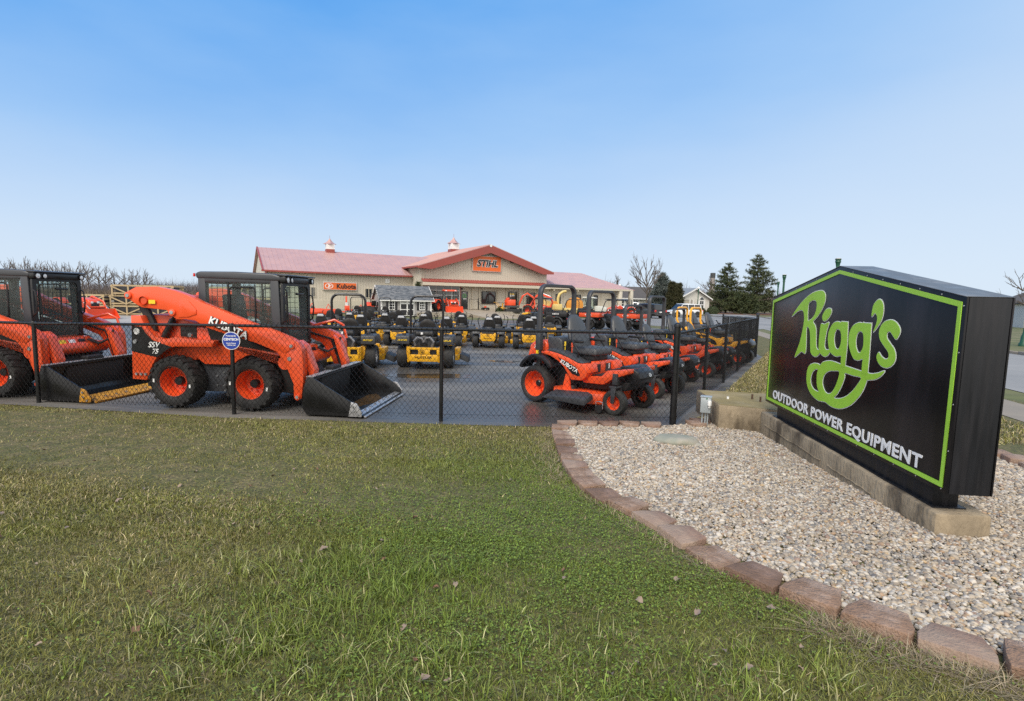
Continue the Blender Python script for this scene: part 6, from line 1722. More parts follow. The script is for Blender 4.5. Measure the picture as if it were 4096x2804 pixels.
# measured: gable front at px 2690..2835, base about y 1252
house('white_house', 'white house with gabled front, arched window and small porch', (29.2, 93, -.35), R(28), 7.6, 16, 2.75, 4.5, M_GROOF, True, ((5.6, 1.55, 1.05, 1.6),), (1.0, 3.4, 2.4), (5.6, 2.42, .55))
house('white_house', 'white house with dark roof and porch gable behind the tree', (14.5, 92, -.4), R(26), 15.5, 9, 2.6, 4.7, M_DROOF, False, ((5.4, 1.5, 1.2, 1.2), (8.6, 1.5, 1.2, 1.2), (12, 1.5, 1.2, 1.2)), (1.0, 4.2, 2.3))
pg = thing('porch_gable', 'small white porch gable on the dark roofed house', 'porch', (13.9, 90.1, -.4), R(26))
b = MB(); b.prism([(-.4, 2.55), (5.0, 2.55), (2.3, 4.0)], 0, .25, 'y'); b.build('gable_board', M_VINYL, pg)
slab('roof', (-.6, -.2, 2.5), (2.3, -.2, 4.1), (2.3, 3.5, 4.1), (-.6, 3.5, 2.5), .1, M_DROOF, pg); slab('roof', (5.2, -.2, 2.5), (2.3, -.2, 4.1), (2.3, 3.5, 4.1), (5.2, 3.5, 2.5), .1, M_DROOF, pg)
for x in (0, 2.4, 4.6):
    q = MB(); q.box((x, .1, 1.25), (.16, .16, 2.6)); q.build('porch_post', M_WHITE, pg)
house('white_house', 'small white house seen past the right end of the sign', (57.3, 59, -.4), R(-25), 9, 8, 2.9, 5.0, M_DROOF, True, ((1.6, 1.6, .5, 1.0), (4.5, 1.6, 1.0, 1.2)))
house('white_shed_house', 'low white outbuilding left of the gabled white house', (25.6, 99, -.4), R(28), 5, 8, 2.6, 4.2, M_DROOF, True, ())
# ------------------------------------------------------------------ utility vehicles (origin under the rear axle, +x forwards)
T_UTV = tyre_mesh(.33, .26, .17, 16, .022); R_UTV = rim_mesh(.17, .26, .1, M_BLACK)
def make_utv(bed_m, accent, roof, body=M_BLACK, sep='utility_vehicle'):
    t = thing(sep, 'utility vehicle', 'utility vehicle')
    b = MB(); b.box((.95, 0, .48), (2.9, .9, .18)); b.build('chassis', M_BLACKM, t, .02)
    # cargo bed: floor, sides, tailgate as separate panels
    b = MB(); b.box((.06, 0, .80), (1.36, 1.42, .05)); b.build('bed_floor', M_BLACKM, t)
    for s in (-1, 1):
        b = MB(); b.box((.06, s * .71, .93), (1.36, .05, .26)); bs = b.build('bed_side', bed_m, t, .01)
        axes(link('lettering', TX['kubota_bed'], bs), (.1, s * .738, .95), (-s * 1.0 * -1 if s < 0 else -1, 0, 0), (0, 0, 1))
        b = MB(); b.tube([(-.6, s * .69, 1.12), (.74, s * .69, 1.12)], .022, 6); b.build('bed_rail', M_BLACK, t)
        arc = [(.0 + .43 * math.cos(R(170 - i * 20)), .36 + .43 * math.sin(R(170 - i * 20))) for i in range(9)]; arc2 = [(.0 + .37 * math.cos(R(170 - i * 20)), .36 + .37 * math.sin(R(170 - i * 20))) for i in range(9)][::-1]
        b = MB(); b.prism(arc + arc2, s * .50, s * .80, 'y'); b.build('fender', M_GREYP, t, .01)
        b = MB(); b.prism([(x + 2.0, z) for x, z in arc + arc2], s * .50, s * .80, 'y'); b.build('fender', M_GREYP, t, .01)
        wheel(t, (0, s * .64, .33), T_UTV, R_UTV, None, s); wheel(t, (2.0, s * .64, .33), T_UTV, R_UTV, None, s)
        b = MB(); b.tube([(.80, s * .64, .6), (.80, s * .64, 1.75), (.92, s * .62, 1.90), (1.55, s * .60, 1.90), (1.68, s * .62, 1.82), (1.98, s * .64, 1.05), (2.02, s * .62, .7)], .028, 8); b.build('roll_cage_side', M_BLACK, t)
        b = MB(); b.box((-.64, s * .55, .66), (.03, .12, .08)); b.build('tail_light', M_LAMPR, t, .01)
        b = MB(); b.box((2.56, s * .42, .82), (.04, .18, .10)); b.build('headlight', M_CHROME, t, .02)
    for z, hh, m in ((.93, .26, bed_m),):
        b = MB(); b.box((-.63, 0, z), (.05, 1.46, hh)); tg = b.build('tailgate', m, t, .01)
        axes(link('lettering', TX['kubota_bed'], tg), (-.66, 0, .95), (0, -1, 0), (0, 0, 1))
    b = MB(); b.box((.75, 0, 1.0), (.05, 1.42, .42)); b.build('bed_headboard', M_BLACK, t)
    for z in (1.22, 1.90):
        b = MB(); b.tube([(.80, -.64, z), (.80, .64, z)], .024, 7); b.build('cage_bar', M_BLACK, t)
    b = MB(); b.tube([(1.55, -.60, 1.90), (1.55, .60, 1.90)], .024, 7); b.build('cage_bar', M_BLACK, t)
    for y in (-.33, .33):
        b = MB(); b.box((1.10, y, .86), (.46, .56, .14)); b.box((.90, y, 1.12), (.12, .54, .46), ry=R(-10)); b.build('seat', M_SEATB, t, .04)
    b = MB(); b.prism([(1.75, .55), (1.78, .98), (1.95, 1.02), (2.45, .92), (2.58, .80), (2.60, .50), (2.3, .45)], -.56, .56, 'y'); h_ = b.build('hood', body, t, .04, seg=3)
    b = MB(); b.prism([(1.95, 1.03), (2.46, .93), (2.56, .82), (2.56, .76), (2.2, .86), (1.9, .92)], -.60, -.565, 'y'); b.prism([(1.95, 1.03), (2.46, .93), (2.56, .82), (2.56, .76), (2.2, .86), (1.9, .92)], .565, .60, 'y'); b.build('hood_trim', accent, t, .01)
    b = MB(); b.lathe([(.17 + .014 * math.cos(R(60 * i)), .014 * math.sin(R(60 * i))) for i in range(6)], 20, 0, 'z', (0, 0, 0), True); sw = b.build('steering_wheel', M_BLACK, t, loc=(1.62, .33, 1.12)); sw.rotation_euler = (0, R(-40), 0)
    b = MB(); b.cyl((1.85, .33, .85), (1.62, .33, 1.12), .025, n=7); b.build('steering_column', M_BLACKM, t)
    if roof:
        b = MB(); b.prism([(.72, 1.93), (.80, 1.99), (1.55, 1.99), (1.72, 1.93)], -.70, .70, 'y'); b.build('roof_panel', M_BLACK, t, .02)
    return t
UG = 'utility vehicles parked at the back of the lot'
u2 = make_utv(M_ORANGE, M_ORANGE, True); u2.location = (7.7, 33.8, tz(33.8) + .012); u2.rotation_euler = (0, 0, R(138)); u2['label'] = 'orange bed utility vehicle with flat black roof, rightmost of three'; u2['group'] = UG
b = MB(); b.box((-.63, 0, 1.24), (.05, 1.40, .34)); b.build('rear_screen', M_BLACK, u2, .01)
dup(u2, (5.35, 34.8, tz(34.8) + .012), R(150), 'orange bed utility vehicle with open roll cage, middle one of three', UG, ('roof_panel', 'rear_screen'))
u3 = make_utv(M_BLACK, M_YELLOW, True); u3.location = (3.15, 34.9, tz(34.9) + .012); u3.rotation_euler = (0, 0, R(158)); u3['label'] = 'black utility vehicle with yellow trim and cloth roof, leftmost of three'; u3['group'] = UG

# ------------------------------------------------------------------ tractors
T_TR = tyre_mesh(.62, .40, .34, 18, .04); R_TR = rim_mesh(.34, .40, .2, M_RED)
T_TF = tyre_mesh(.38, .28, .2, 14, .03); R_TF = rim_mesh(.2, .28, .1, M_RED)
def make_tractor(cab=True, loader=True, rops=False, name='tractor', body=M_RED):
    t = thing(name, 'tractor', 'tractor')
    b = MB(); b.box((.95, 0, .68), (2.3, .42, .36)); b.build('chassis', M_BLACKM, t, .02)
    b = MB(); b.prism([(.95, .8), (.95, 1.32), (1.4, 1.34), (2.2, 1.22), (2.36, 1.08), (2.38, .72), (2.2, .62), (.95, .66)], -.31, .31, 'y'); h_ = b.build('hood', body, t, .05, seg=3)
    b = MB(); b.box((2.395, 0, .9), (.02, .46, .30)); b.build('grille', M_BLACK, h_, .01)
    for y in (-.18, .18):
        b = MB(); b.box((2.40, y, 1.04), (.03, .15, .12)); b.build('headlight', M_CHROME, h_, .01)
    for s in (-1, 1):
        arc = [(.72 * math.cos(R(150 - i * 15)), .62 + .72 * math.sin(R(150 - i * 15))) for i in range(9)]; arc2 = [(.66 * math.cos(R(150 - i * 15)), .62 + .66 * math.sin(R(150 - i * 15))) for i in range(9)][::-1]
        b = MB(); b.prism(arc + arc2, s * .42, s * .84, 'y'); b.build('fender', body, t, .015)
        wheel(t, (0, s * .68, .62), T_TR, R_TR, None, s); wheel(t, (1.95, s * .60, .38), T_TF, R_TF, None, s)
    b = MB(); b.cyl((1.95, -.6, .40), (1.95, .6, .40), .07, n=10); b.build('front_axle', M_BLACKM, t)
    if cab:
        for s in (-1, 1):
            b = MB(); b.tube([(.90, s * .52, .9), (.86, s * .60, 1.5), (.78, s * .58, 2.2), (-.40, s * .58, 2.2), (-.48, s * .60, 1.3)], .035, 7); b.build('cab_frame', M_BLACK, t)
            b = MB(); b.prism([(-.42, 1.2), (.86, 1.0), (.80, 2.16), (-.38, 2.16)], s * .575, s * .58, 'y'); b.build('cab_side_glass', M_GLASS, t)
        b = MB(); b.add([(.90, -.5, 1.3), (.90, .5, 1.3), (.80, .55, 2.16), (.80, -.55, 2.16)], [(0, 1, 2, 3)]); b.build('windscreen', M_GLASS, t)
        b = MB(); b.prism([(-.55, 2.22), (1.02, 2.20), (.98, 2.30), (.6, 2.38), (-.45, 2.38)], -.68, .68, 'y'); rf = b.build('cab_roof', body, t, .04, seg=3)
        for y in (-.5, .5):
            b = MB(); b.box((1.02, y, 2.25), (.04, .16, .09)); b.build('work_light', M_CHROME, rf, .01)
            b = MB(); b.box((.95, y * 1.6, 1.8), (.04, .14, .24)); b.build('mirror', M_BLACK, t, .01)
        b = MB(); b.box((.1, 0, 1.25), (.4, .46, .12)); b.box((-.1, 0, 1.5), (.12, .44, .5)); b.build('seat', M_SEATB, t, .03)
    else:
        b = MB(); b.box((.35, 0, 1.02), (.42, .46, .12)); b.box((.14, 0, 1.26), (.12, .44, .42)); b.build('seat', M_SEATB, t, .03)
        b = MB(); b.lathe([(.18 + .014 * math.cos(R(60 * i)), .014 * math.sin(R(60 * i))) for i in range(6)], 20, 0, 'z', (0, 0, 0), True); sw = b.build('steering_wheel', M_BLACK, t, loc=(.78, 0, 1.38)); sw.rotation_euler = (0, R(-30), 0)
        b = MB(); b.tube(rops_path(.42, .7, 2.15, .12, -.25), 0, flat=(.06, .08, (0, 1, 0))); b.build('roll_bar', M_GREYP, t)
    if loader:
        for s in (-1, 1):
            b = MB(); b.tube([(1.05, s * .50, .75), (1.08, s * .50, 1.30), (1.30, s * .52, 1.42), (2.30, s * .55, 1.10), (2.72, s * .55, .46)], 0, flat=(.12, .07, (0, 0, 1))); la = b.build('loader_arm', body, t)
            b = MB(); b.cyl((1.1, s * .50, .95), (1.95, s * .54, 1.12), .035, n=8); b.cyl((2.2, s * .55, 1.05), (2.85, s * .55, .62), .03, n=8); b.build('loader_cylinder', M_STEEL, la)
        b = MB(); b.cyl((2.5, -.55, .75), (2.5, .55, .75), .05, n=10); b.build('loader_cross_tube', body, t)
        prof = [(2.78, .12), (2.80, .62), (2.90, .66), (2.87, .20), (3.0, .10), (3.35, .06), (3.35, .03), (2.9, .04)]
        b = MB(); b.prism(prof, -.86, .86, 'y'); bk = b.build('loader_bucket', body, t)
        for s in (-1, 1):
            b = MB(); b.prism([(2.78, .1), (2.80, .64), (2.92, .66), (3.34, .08), (3.34, .03), (2.9, .03)], s * .86, s * .885, 'y'); b.build('bucket_side', body, bk)
    return t
trc = make_tractor(); trc.location = (-6.95, 57.1, .06); trc.rotation_euler = (0, 0, R(-72)); trc['label'] = 'red cab tractor with front loader parked before the workshop door'
trb = make_tractor(False, True, name='backhoe_tractor'); trb.location = (1.9, 61.0, -.33); trb.rotation_euler = (0, 0, R(-15)); trb['label'] = 'orange compact tractor with raised loader arms right of the mini excavator'
# raise the boom of that tractor: an extra arched arm as on a backhoe
b = MB(); b.tube([(.15, -.2, 1.2), (.9, -.2, 2.35), (1.4, -.2, 2.55), (2.6, -.2, 2.1), (2.75, -.2, 1.6), (2.3, -.2, .7)], 0, flat=(.22, .16, (0, 0, 1))); b.build('boom', M_RED, trb)
b = MB(); b.cyl((1.5, -.2, 2.65), (2.5, -.2, 2.28), .05, n=8); b.build('boom_cylinder', M_STEEL, trb)
t3 = make_tractor(True, False, name='cab_tractor', body=mat('white_green_cab', (.5, .52, .48), .4)); t3.location = (8.9, 63.0, -.36); t3.rotation_euler = (0, 0, R(-20)); t3['label'] = 'pale cab tractor with dark windows behind the utility vehicles'
t4 = make_tractor(False, True, name='compact_tractor'); t4.location = (13.6, 62.5, -.38); t4.rotation_euler = (0, 0, R(200)); t4['label'] = 'red compact tractor with roll bar beyond the middle utility vehicle'
t5 = dup(t4, (-29.0, 34.5, tz(34.5) + .02), R(-20), 'orange compact tractor with black roll bar before the wooden crates'); t5['category'] = 'tractor'
t6 = dup(t4, (-13.6, 51.6, tz(51.6) + .02), R(120), 'red compact tractor with roll bar left of the grey shed', None, ('loader_arm', 'loader_bucket', 'loader_cross_tube')); t6['category'] = 'tractor'
t7 = dup(t4, (-8.6, 55.6, .05), R(70), 'red compact tractor half hidden behind the shed corner', None, ('loader_bucket',)); t7['category'] = 'tractor'

# mini excavator
ex = thing('mini_excavator', 'orange and grey mini excavator with black canopy frame before the windows', 'excavator', (-.1, 59.6, .05), R(12))
for s in (-1, 1):
    b = MB(); b.prism(rrect(-.85, .0, .85, .42, .2), s * .42, s * .72, 'y'); b.build('track', M_RUBBER, ex, .01)
b = MB(); b.box((0, 0, .40), (.9, .9, .2)); b.build('undercarriage', M_BLACKM, ex)
b = MB(); b.prism([(-.80, .55), (.70, .55), (.70, .80), (-.80, .80)], -.70, .70, 'y'); b.build('house_base', M_GREYP, ex, .04)
hs = []
for i in range(9):
    a = R(90 + i * 22.5); hs.append((-.1 + .78 * math.cos(a), .74 * math.sin(a)))
b = MB(); b.prism(hs + [(.25, -.74), (.25, .74)], .80, 1.45, 'z'); b.build('engine_hood', M_RED, ex, .05, seg=3)
b = MB(); b.box((-.52, .1, 1.56), (.35, .6, .2), ry=R(-12)); b.build('hood_top', M_RED, ex, .05)
b = MB(); b.box((.35, .05, 1.1), (.5, .6, .5)); b.box((.12, .05, 1.55), (.14, .5, .6)); b.build('seat', M_SEATB, ex, .04)
for x, y in ((-.2, -.6), (-.2, .6), (.62, -.6), (.62, .6)):
    b = MB(); b.tube([(x, y, .8), (x, y, 2.2), (x * .9, y * .95, 2.36)], .035, 7); b.build('canopy_post', M_BLACK, ex)
b = MB(); b.prism([(-.36, 2.38), (.72, 2.40), (.70, 2.46), (-.30, 2.46)], -.66, .66, 'y'); b.build('canopy_roof', M_GREYP, ex, .02)
b = MB(); b.tube([(.75, 0, .85), (1.2, 0, 1.9), (1.75, 0, 2.2), (2.5, 0, 1.7)], 0, flat=(.2, .16, (0, 0, 1))); b.build('boom', M_RED, ex)
b = MB(); b.tube([(2.5, 0, 1.7), (2.65, 0, 1.0), (2.45, 0, .5)], 0, flat=(.15, .13, (1, 0, 0))); b.build('dipper_arm', M_RED, ex)
b = MB(); b.prism([(2.3, .5), (2.62, .48), (2.7, .2), (2.5, .02), (2.2, .08), (2.34, .3)], -.2, .2, 'y'); b.build('digging_bucket', M_RUST, ex, .01)
b = MB(); b.cyl((1.2, 0, 2.05), (2.35, 0, 1.95), .05, n=8); b.build('hydraulic_ram', M_STEEL, ex)
b = MB(); b.prism([(.95, .1), (1.02, .1), (1.05, .5), (.95, .5)], -.7, .7, 'y'); b.build('dozer_blade', M_GREYP, ex)
# yellow wood chipper with curved chute
M_CREAM = mat('pale_yellow_paint', (.62, .48, .17), .45, var=.06)
ch = thing('wood_chipper', 'pale yellow wood chipper with tall curved discharge chute', 'chipper', (5.0, 61.6, -.38), R(10))
b = MB(); b.box((0, 0, 1.0), (1.3, 1.1, 1.0)); b.build('body', M_CREAM, ch, .08)
b = MB(); b.prism([(-1.5, .7), (-.65, .9), (-.65, 1.7), (-1.6, 2.05)], -.6, .6, 'y'); b.build('infeed_hopper', M_CREAM, ch, .04)
b = MB(); b.tube([(.25, 0, 1.5), (.25, 0, 2.2), (.42, 0, 2.65), (.85, 0, 2.95), (1.2, 0, 2.98)], [.16, .16, .16, .15, .15], 12); b.build('discharge_chute', M_CREAM, ch)
for s in (-1, 1):
    wheel(ch, (0, s * .72, .38), T_TF, R_UTV, None, s)
b = MB(); b.cyl((-.3, -.45, 1.35), (-.3, .45, 1.35), .5, n=24); b.build('drum_housing', mat('orange_drum', (.58, .24, .03), .5), ch, .02)
# second yellow grinder behind
gr = thing('stump_grinder', 'orange yellow machine with large round housing behind the chipper', 'grinder', (7.3, 62.6, -.38), R(5))
b = MB(); b.cyl((0, -.35, 1.35), (0, .35, 1.35), 1.0, n=30); b.build('wheel_housing', mat('orange_drum', (.58, .24, .03), .5), gr, .03)
b = MB(); b.box((-.2, 0, .75), (2.4, .9, .6)); b.build('body', M_CREAM, gr, .06)
for s in (-1, 1): wheel(gr, (-.4, s * .6, .38), T_TF, R_UTV, None, s)

# orange implements by the left wing
def implement(label, loc, rz, w, kind):
    t = thing('tractor_implement', label, 'implement', loc, rz, 'orange implements beside the left wing')
    if kind == 'blade':
        b = MB(); b.prism([(0, .0), (.12, .12), (.16, .35), (.10, .62), (.06, .62), (.11, .35), (.06, .14)], -w / 2, w / 2, 'y'); b.build('blade', M_RED, t)
        b = MB(); b.box((-.5, 0, .45), (1.1, .14, .14)); b.build('beam', M_RED, t, .01)
        for s in (-1, 1):
            b = MB(); b.tube([(-1.0, s * .35, .35), (-1.0, 0, 1.05)], .035, 6); b.build('hitch_frame', M_RED, t)
    elif kind == 'tiller':
        b = MB(); b.prism([(-.35, .3), (-.25, .62), (.25, .62), (.4, .3), (.4, .1), (-.35, .2)], -w / 2, w / 2, 'y'); b.build('hood', M_RED, t, .02)
        b = MB(); b.cyl((0, -w / 2 + .05, .22), (0, w / 2 - .05, .22), .2, n=12); b.build('rotor', M_BLACKM, t)
        for s in (-1, 1):
            b = MB(); b.tube([(-.4, s * .4, .4), (-.45, 0, 1.1)], .035, 6); b.build('hitch_frame', M_RED, t)
        b = MB(); b.box((-.15, 0, .75), (.3, .26, .26)); b.build('gearbox', M_GREYP, t, .03)
    else:
        b = MB(); b.box((0, 0, .9), (.14, .14, 1.9)); b.build('mast', M_RED, t, .01)
        b = MB(); b.box((.35, 0, .35), (.9, .9, .12)); b.box((.3, 0, .7), (.5, .4, .5)); b.build('base', M_RED, t, .03)
        b = MB(); b.cyl((.3, 0, .95), (.3, 0, 1.25), .18, n=12); b.build('hopper', M_CHROME, t)
    return t
for i, (x, y, w, k_, lab) in enumerate(((-19.2, 50.5, 1.9, 'tiller', 'orange rotary tiller against the foundation near the cab window'), (-17.4, 50.2, 1.6, 'blade', 'orange rear blade between the tiller and the red mast'), (-16.2, 51.2, 1.2, 'mast', 'tall orange post driver with red mast beside the first roll bar'), (-14.6, 51.4, 2.4, 'blade', 'long orange box blade left of the garden shed'))):
    implement(lab, (x, y, tz(y) + .02), R(-60), w, k_)
sp_ = thing('black_plow', 'black perforated bucket attachment left of the shed', 'attachment', (-13.0, 46.6, tz(46.6)), R(-62))
b = MB(); b.prism([(-.55, .2), (.55, .2), (.95, .55), (.62, .98), (-.62, .98), (-.95, .55)], 0, .08, 'x'); pl_ = b.build('plate', M_BLACK, sp_, .01)
for i in range(5):
    b = MB(); b.box((-.02, -.6 + i * .3, .6), (.05, .14, .3)); b.build('rib', M_BLACKM, sp_, .01)

# ------------------------------------------------------------------ cars
M_CARW = mat('white_car_paint', (.72, .73, .74), .22, var=.03, coat=.5); M_CARB = mat('black_car_paint', (.012, .012, .014), .18, var=.1, coat=.5); M_CARG = mat('silver_car_paint', (.45, .46, .47), .25, metal=.5, var=.03, coat=.4)
T_CAR = tyre_mesh(.37, .24, .25, n=28, m=M_RUBBER); R_CAR = rim_mesh(.25, .24, .0, M_SILVER)
def make_car(label, loc, rz, paint, L=4.9, Wd=1.95, hh=1.80, kind='suv'):
    t = thing('parked_' + ('pickup' if kind == 'pickup' else 'car' if kind == 'sedan' else 'suv'), label, 'pickup' if kind == 'pickup' else 'car' if kind == 'sedan' else 'SUV', loc, rz, 'vehicles parked on the street')
    hw = Wd / 2; bl_ = .98 if kind != 'sedan' else .88
    body = [(-L / 2, .42), (-L / 2 - .02, .75), (-L / 2 + .04, bl_), (L / 2 - 1.25, bl_ + .02), (L / 2 - .25, bl_ - .12), (L / 2, .72), (L / 2, .40), (L / 2 - .5, .28), (-L / 2 + .4, .28)]
    b = MB(); b.prism(body, -hw, hw, 'y'); bd = b.build('body', paint, t, .09, seg=3)
    if kind == 'pickup': roof = [(-.75, bl_), (-.70, hh - .06), (.35, hh), (1.05, bl_)]
    elif kind == 'sedan': roof = [(-1.75, bl_), (-1.0, hh - .05), (.1, hh), (1.1, bl_)]
    else: roof = [(-L / 2 + .10, bl_), (-L / 2 + .35, hh - .08), (-.2, hh), (.55, hh - .03), (1.35, bl_)]
    n = len(roof); b = MB()
    vs = [(x, s * (hw - .08 - (.16 if z > bl_ + .1 else 0)), z) for s in (-1, 1) for x, z in roof]
    b.add(vs, [tuple(range(n)), tuple(range(2 * n - 1, n - 1, -1))] + [(i, n + i, n + (i + 1) % n, (i + 1) % n) for i in range(n)]); cb_ = b.build('cabin', paint, t, .05, seg=2)
    for s in (-1, 1):
        # side windows as raised dark panels following the cabin slope
        zs0, zs1 = bl_ + .06, hh - .14
        def yy(z): return s * (hw - .08 - .16 * (z - bl_) / (hh - bl_) + .005)
        xs0 = roof[0][0] + .22; xs1 = roof[-1][0] - .25
        segs = [(xs0 + .12, (xs0 + xs1) / 2 - .06), ((xs0 + xs1) / 2 + .02, xs1 - .05)] if kind != 'suv' else [(xs0 + .1, xs0 + 1.0), (xs0 + 1.08, xs0 + 1.98), (xs0 + 2.06, xs1)]
        for a0, a1 in segs:
            q = MB(); top0 = max(a0, roof[1][0] + .1); top1 = min(a1, roof[-2][0] + .1)
            q.add([(a0, yy(zs0), zs0), (a1, yy(zs0), zs0), (top1, yy(zs1) * .995, zs1), (top0, yy(zs1) * .995, zs1)] + [(a0, yy(zs0) * .97, zs0), (a1, yy(zs0) * .97, zs0), (top1, yy(zs1) * .96, zs1), (top0, yy(zs1) * .96, zs1)], [(0, 1, 2, 3), (4, 7, 6, 5), (0, 4, 5, 1), (1, 5, 6, 2), (2, 6, 7, 3), (3, 7, 4, 0)]); q.build('side_window', M_DGLASS, cb_)
        for x in (-L / 2 + .95, L / 2 - .95):
            q = MB(); q.cyl((x, s * (hw - .02), .40), (x, s * (hw + .004), .40), .45, n=22); q.build('wheel_arch', M_BLACKM, t)
            wheel(t, (x, s * (hw - .10), .37), T_CAR, R_CAR, None, s)
        q = MB(); q.box((L / 2 - .10, s * (hw - .22), .78), (.18, .34, .16)); q.build('headlight', M_CHROME, bd, .03)
        q = MB(); q.box((-L / 2 + .04, s * (hw - .14), .90), (.14, .22, .26)); q.build('tail_light', M_LAMPR, bd, .03)
        q = MB(); q.box((.95, s * (hw + .06), 1.08), (.12, .2, .14)); q.build('mirror', paint, bd, .03)
    wf = roof[-2]; wb = roof[-1]
    q = MB(); q.add([(wb[0] + .0, -hw + .16, bl_ + .05), (wb[0], hw - .16, bl_ + .05), (wf[0] + .06, hw - .30, hh - .10), (wf[0] + .06, -hw + .30, hh - .10)], [(0, 1, 2, 3)]); q.v = [(x + .02, y, z + .02) for x, y, z in q.v]; q.build('windscreen', M_DGLASS, cb_)
    rf, rb_ = roof[0], roof[1]
    q = MB(); q.add([(rf[0] + .04, -hw + .18, bl_ + .10), (rf[0] + .04, hw - .18, bl_ + .10), (rb_[0] - .02, hw - .32, hh - .18), (rb_[0] - .02, -hw + .32, hh - .18)], [(3, 2, 1, 0)]); q.v = [(x - .03, y, z) for x, y, z in q.v]; q.build('rear_window', M_DGLASS, cb_)
    q = MB(); q.box((L / 2 + .01, 0, .62), (.04, 1.2, .22)); q.build('grille', M_BLACKM, bd, .02)
    q = MB(); q.box((L / 2 + .0, 0, .42), (.12, Wd - .2, .14)); q.box((-L / 2, 0, .45), (.12, Wd - .2, .16)); q.build('bumper', M_GREYP, bd, .03)
    q = MB(); q.box((-L / 2 - .03, 0, .78), (.01, .5, .12)); q.build('number_plate', M_DECALW, bd)
    return t
make_car('white sport utility car with dark windows parked facing left', (23.0, 71.2, -.40), R(200), M_CARW, 5.1, 1.98, 1.85)
make_car('black sport utility car with red tail light, seen from behind', (16.6, 65.4, -.40), R(118), M_CARB, 5.0, 1.98, 1.80)
make_car('white sedan half hidden by the utility vehicle roof', (12.6, 63.8, -.40), R(150), M_CARW, 4.6, 1.82, 1.46, 'sedan')
make_car('white pickup truck beyond the black car, under the bare tree', (18.4, 80.0, -.40), R(165), M_CARW, 5.5, 1.98, 1.88, 'pickup')

# ------------------------------------------------------------------ stacked wooden crates at the left
M_PINE = mat('crate_pine', (0.42, 0.32, 0.185), .8, var=.2, scale=3, stretch=(1, 1, 8), bump=.2)
M_CONT = mat('wrapped_contents', (0.05, 0.05, 0.055), .45, var=.5, scale=2.5, col2=(.35, .34, .33), c2scale=1.5, c2lo=.55, c2hi=.7)
def slat_mesh(l, w=.1, th=.025):
    q = MB(); q.box((0, 0, 0), (l, th, w)); return q.mesh('slat', M_PINE, 0, 0)
CW, CD_, CH = 2.3, 1.4, .74
S_long = slat_mesh(CW); S_short = slat_mesh(CH); S_dep = slat_mesh(CD_); S_diag = slat_mesh(math.hypot(CW / 2, CH), .085)
def make_crate():
    t = thing('wooden_crate', 'crate', 'crate')
    def sl(me, loc, rot):
        o = link('slat', me, t, loc); o.rotation_euler = rot
    for y in (0, CD_):
        for z in (.12, CH - .05): sl(S_long, (0, y, z), (0, 0, 0))
        for x in (-CW / 2 + .05, 0, CW / 2 - .05): sl(S_short, (x, y + (.028 if y else -.028), CH / 2), (0, R(90), 0))
        a = math.atan2(CH - .2, CW / 2)
        for s in (-1, 1): sl(S_diag, (s * CW / 4, y + (-.03 if y == 0 else .03) * 1.9, CH / 2), (0, -s * a, 0))
    for x in (-CW / 2, CW / 2):
        for z in (.12, .42, CH - .05): sl(S_dep, (x, CD_ / 2, z), (0, 0, R(90)))
    for i in range(5): sl(S_long, (0, .1 + i * (CD_ - .2) / 4, CH + .01), (R(90), 0, 0))
    for x in (-.9, 0, .9): sl(S_dep, (x, CD_ / 2, .045), (0, 0, R(90)))
    q = MB(); q.box((0, CD_ / 2, .40), (CW - .3, CD_ - .3, .46)); me = q.mesh('contents', M_CONT, .12, 40, 3)
    for v in me.vertices: v.co += noise.noise_vector(v.co * 2.2) * .08
    link('contents', me, t)
    return t
cr = make_crate(); CG = 'wooden crates stacked beyond the loaders'
k_ = 0
for i in range(6):
    for j in range(3 if i in (1, 2, 4) else 2):
        x = -31.5 + i * 2.5; y = 39.0 + (i % 2) * .5 + .14 * i; y += 0
        lab = '%s from the left, %s crate of its stack, slatted pine with wrapped contents' % (ORD[i] + ' stack', ('lowest', 'second', 'top')[j])
        loc = (x + random.uniform(-.12, .12), y + random.uniform(-.1, .1), tz(y) + .02 + j * (CH + .03)); rz = R(6) + random.uniform(-.05, .05)
        if k_ == 0: cr.location = loc; cr.rotation_euler = (0, 0, rz); cr['label'] = lab; cr['group'] = CG
        else: dup(cr, loc, rz, lab, CG)
        k_ += 1

# ------------------------------------------------------------------ rails, shrubs and small machines by the entrance
def rail(label, pts, h=1.0, n=3):
    t = thing('metal_railing', label, 'railing', (0, 0, 0))
    for p in pts:
        q = MB(); q.cyl((p[0], p[1], p[2] - .1), (p[0], p[1], p[2] + h), .03, n=8); q.build('post', M_FENCE, t)
    for a, c in zip(pts, pts[1:]):
        q = MB(); q.tube([(a[0], a[1], a[2] + h), (c[0], c[1], c[2] + h)], .022, 7); q.build('top_rail', M_FENCE, t)
    return t
rail('black railing along the raised walk before the office windows', [bl(7.2, -4.3, .08), bl(9.3, -4.2, .08), bl(11.6, -4.1, .08), bl(13.6, -4.0, .08)], 1.05)
gt = thing('walk_gate', 'small black framed gate beside the entrance door', 'gate', bl(6.1, -1.0, .25), BA)
q = MB(); q.tube([(-.55, 0, .05), (-.55, 0, 1.2), (.55, 0, 1.2), (.55, 0, .05)], .03, 7, closed=True); q.build('frame', M_FENCE, gt)
q = MB(); q.cyl((.62, 0, -.1), (.62, 0, 1.35), .045, n=8); q.build('post', M_FENCE, gt)
M_BUSH = mat('boxwood_leaves', (.045, .062, .022), .7, var=.3, scale=8)
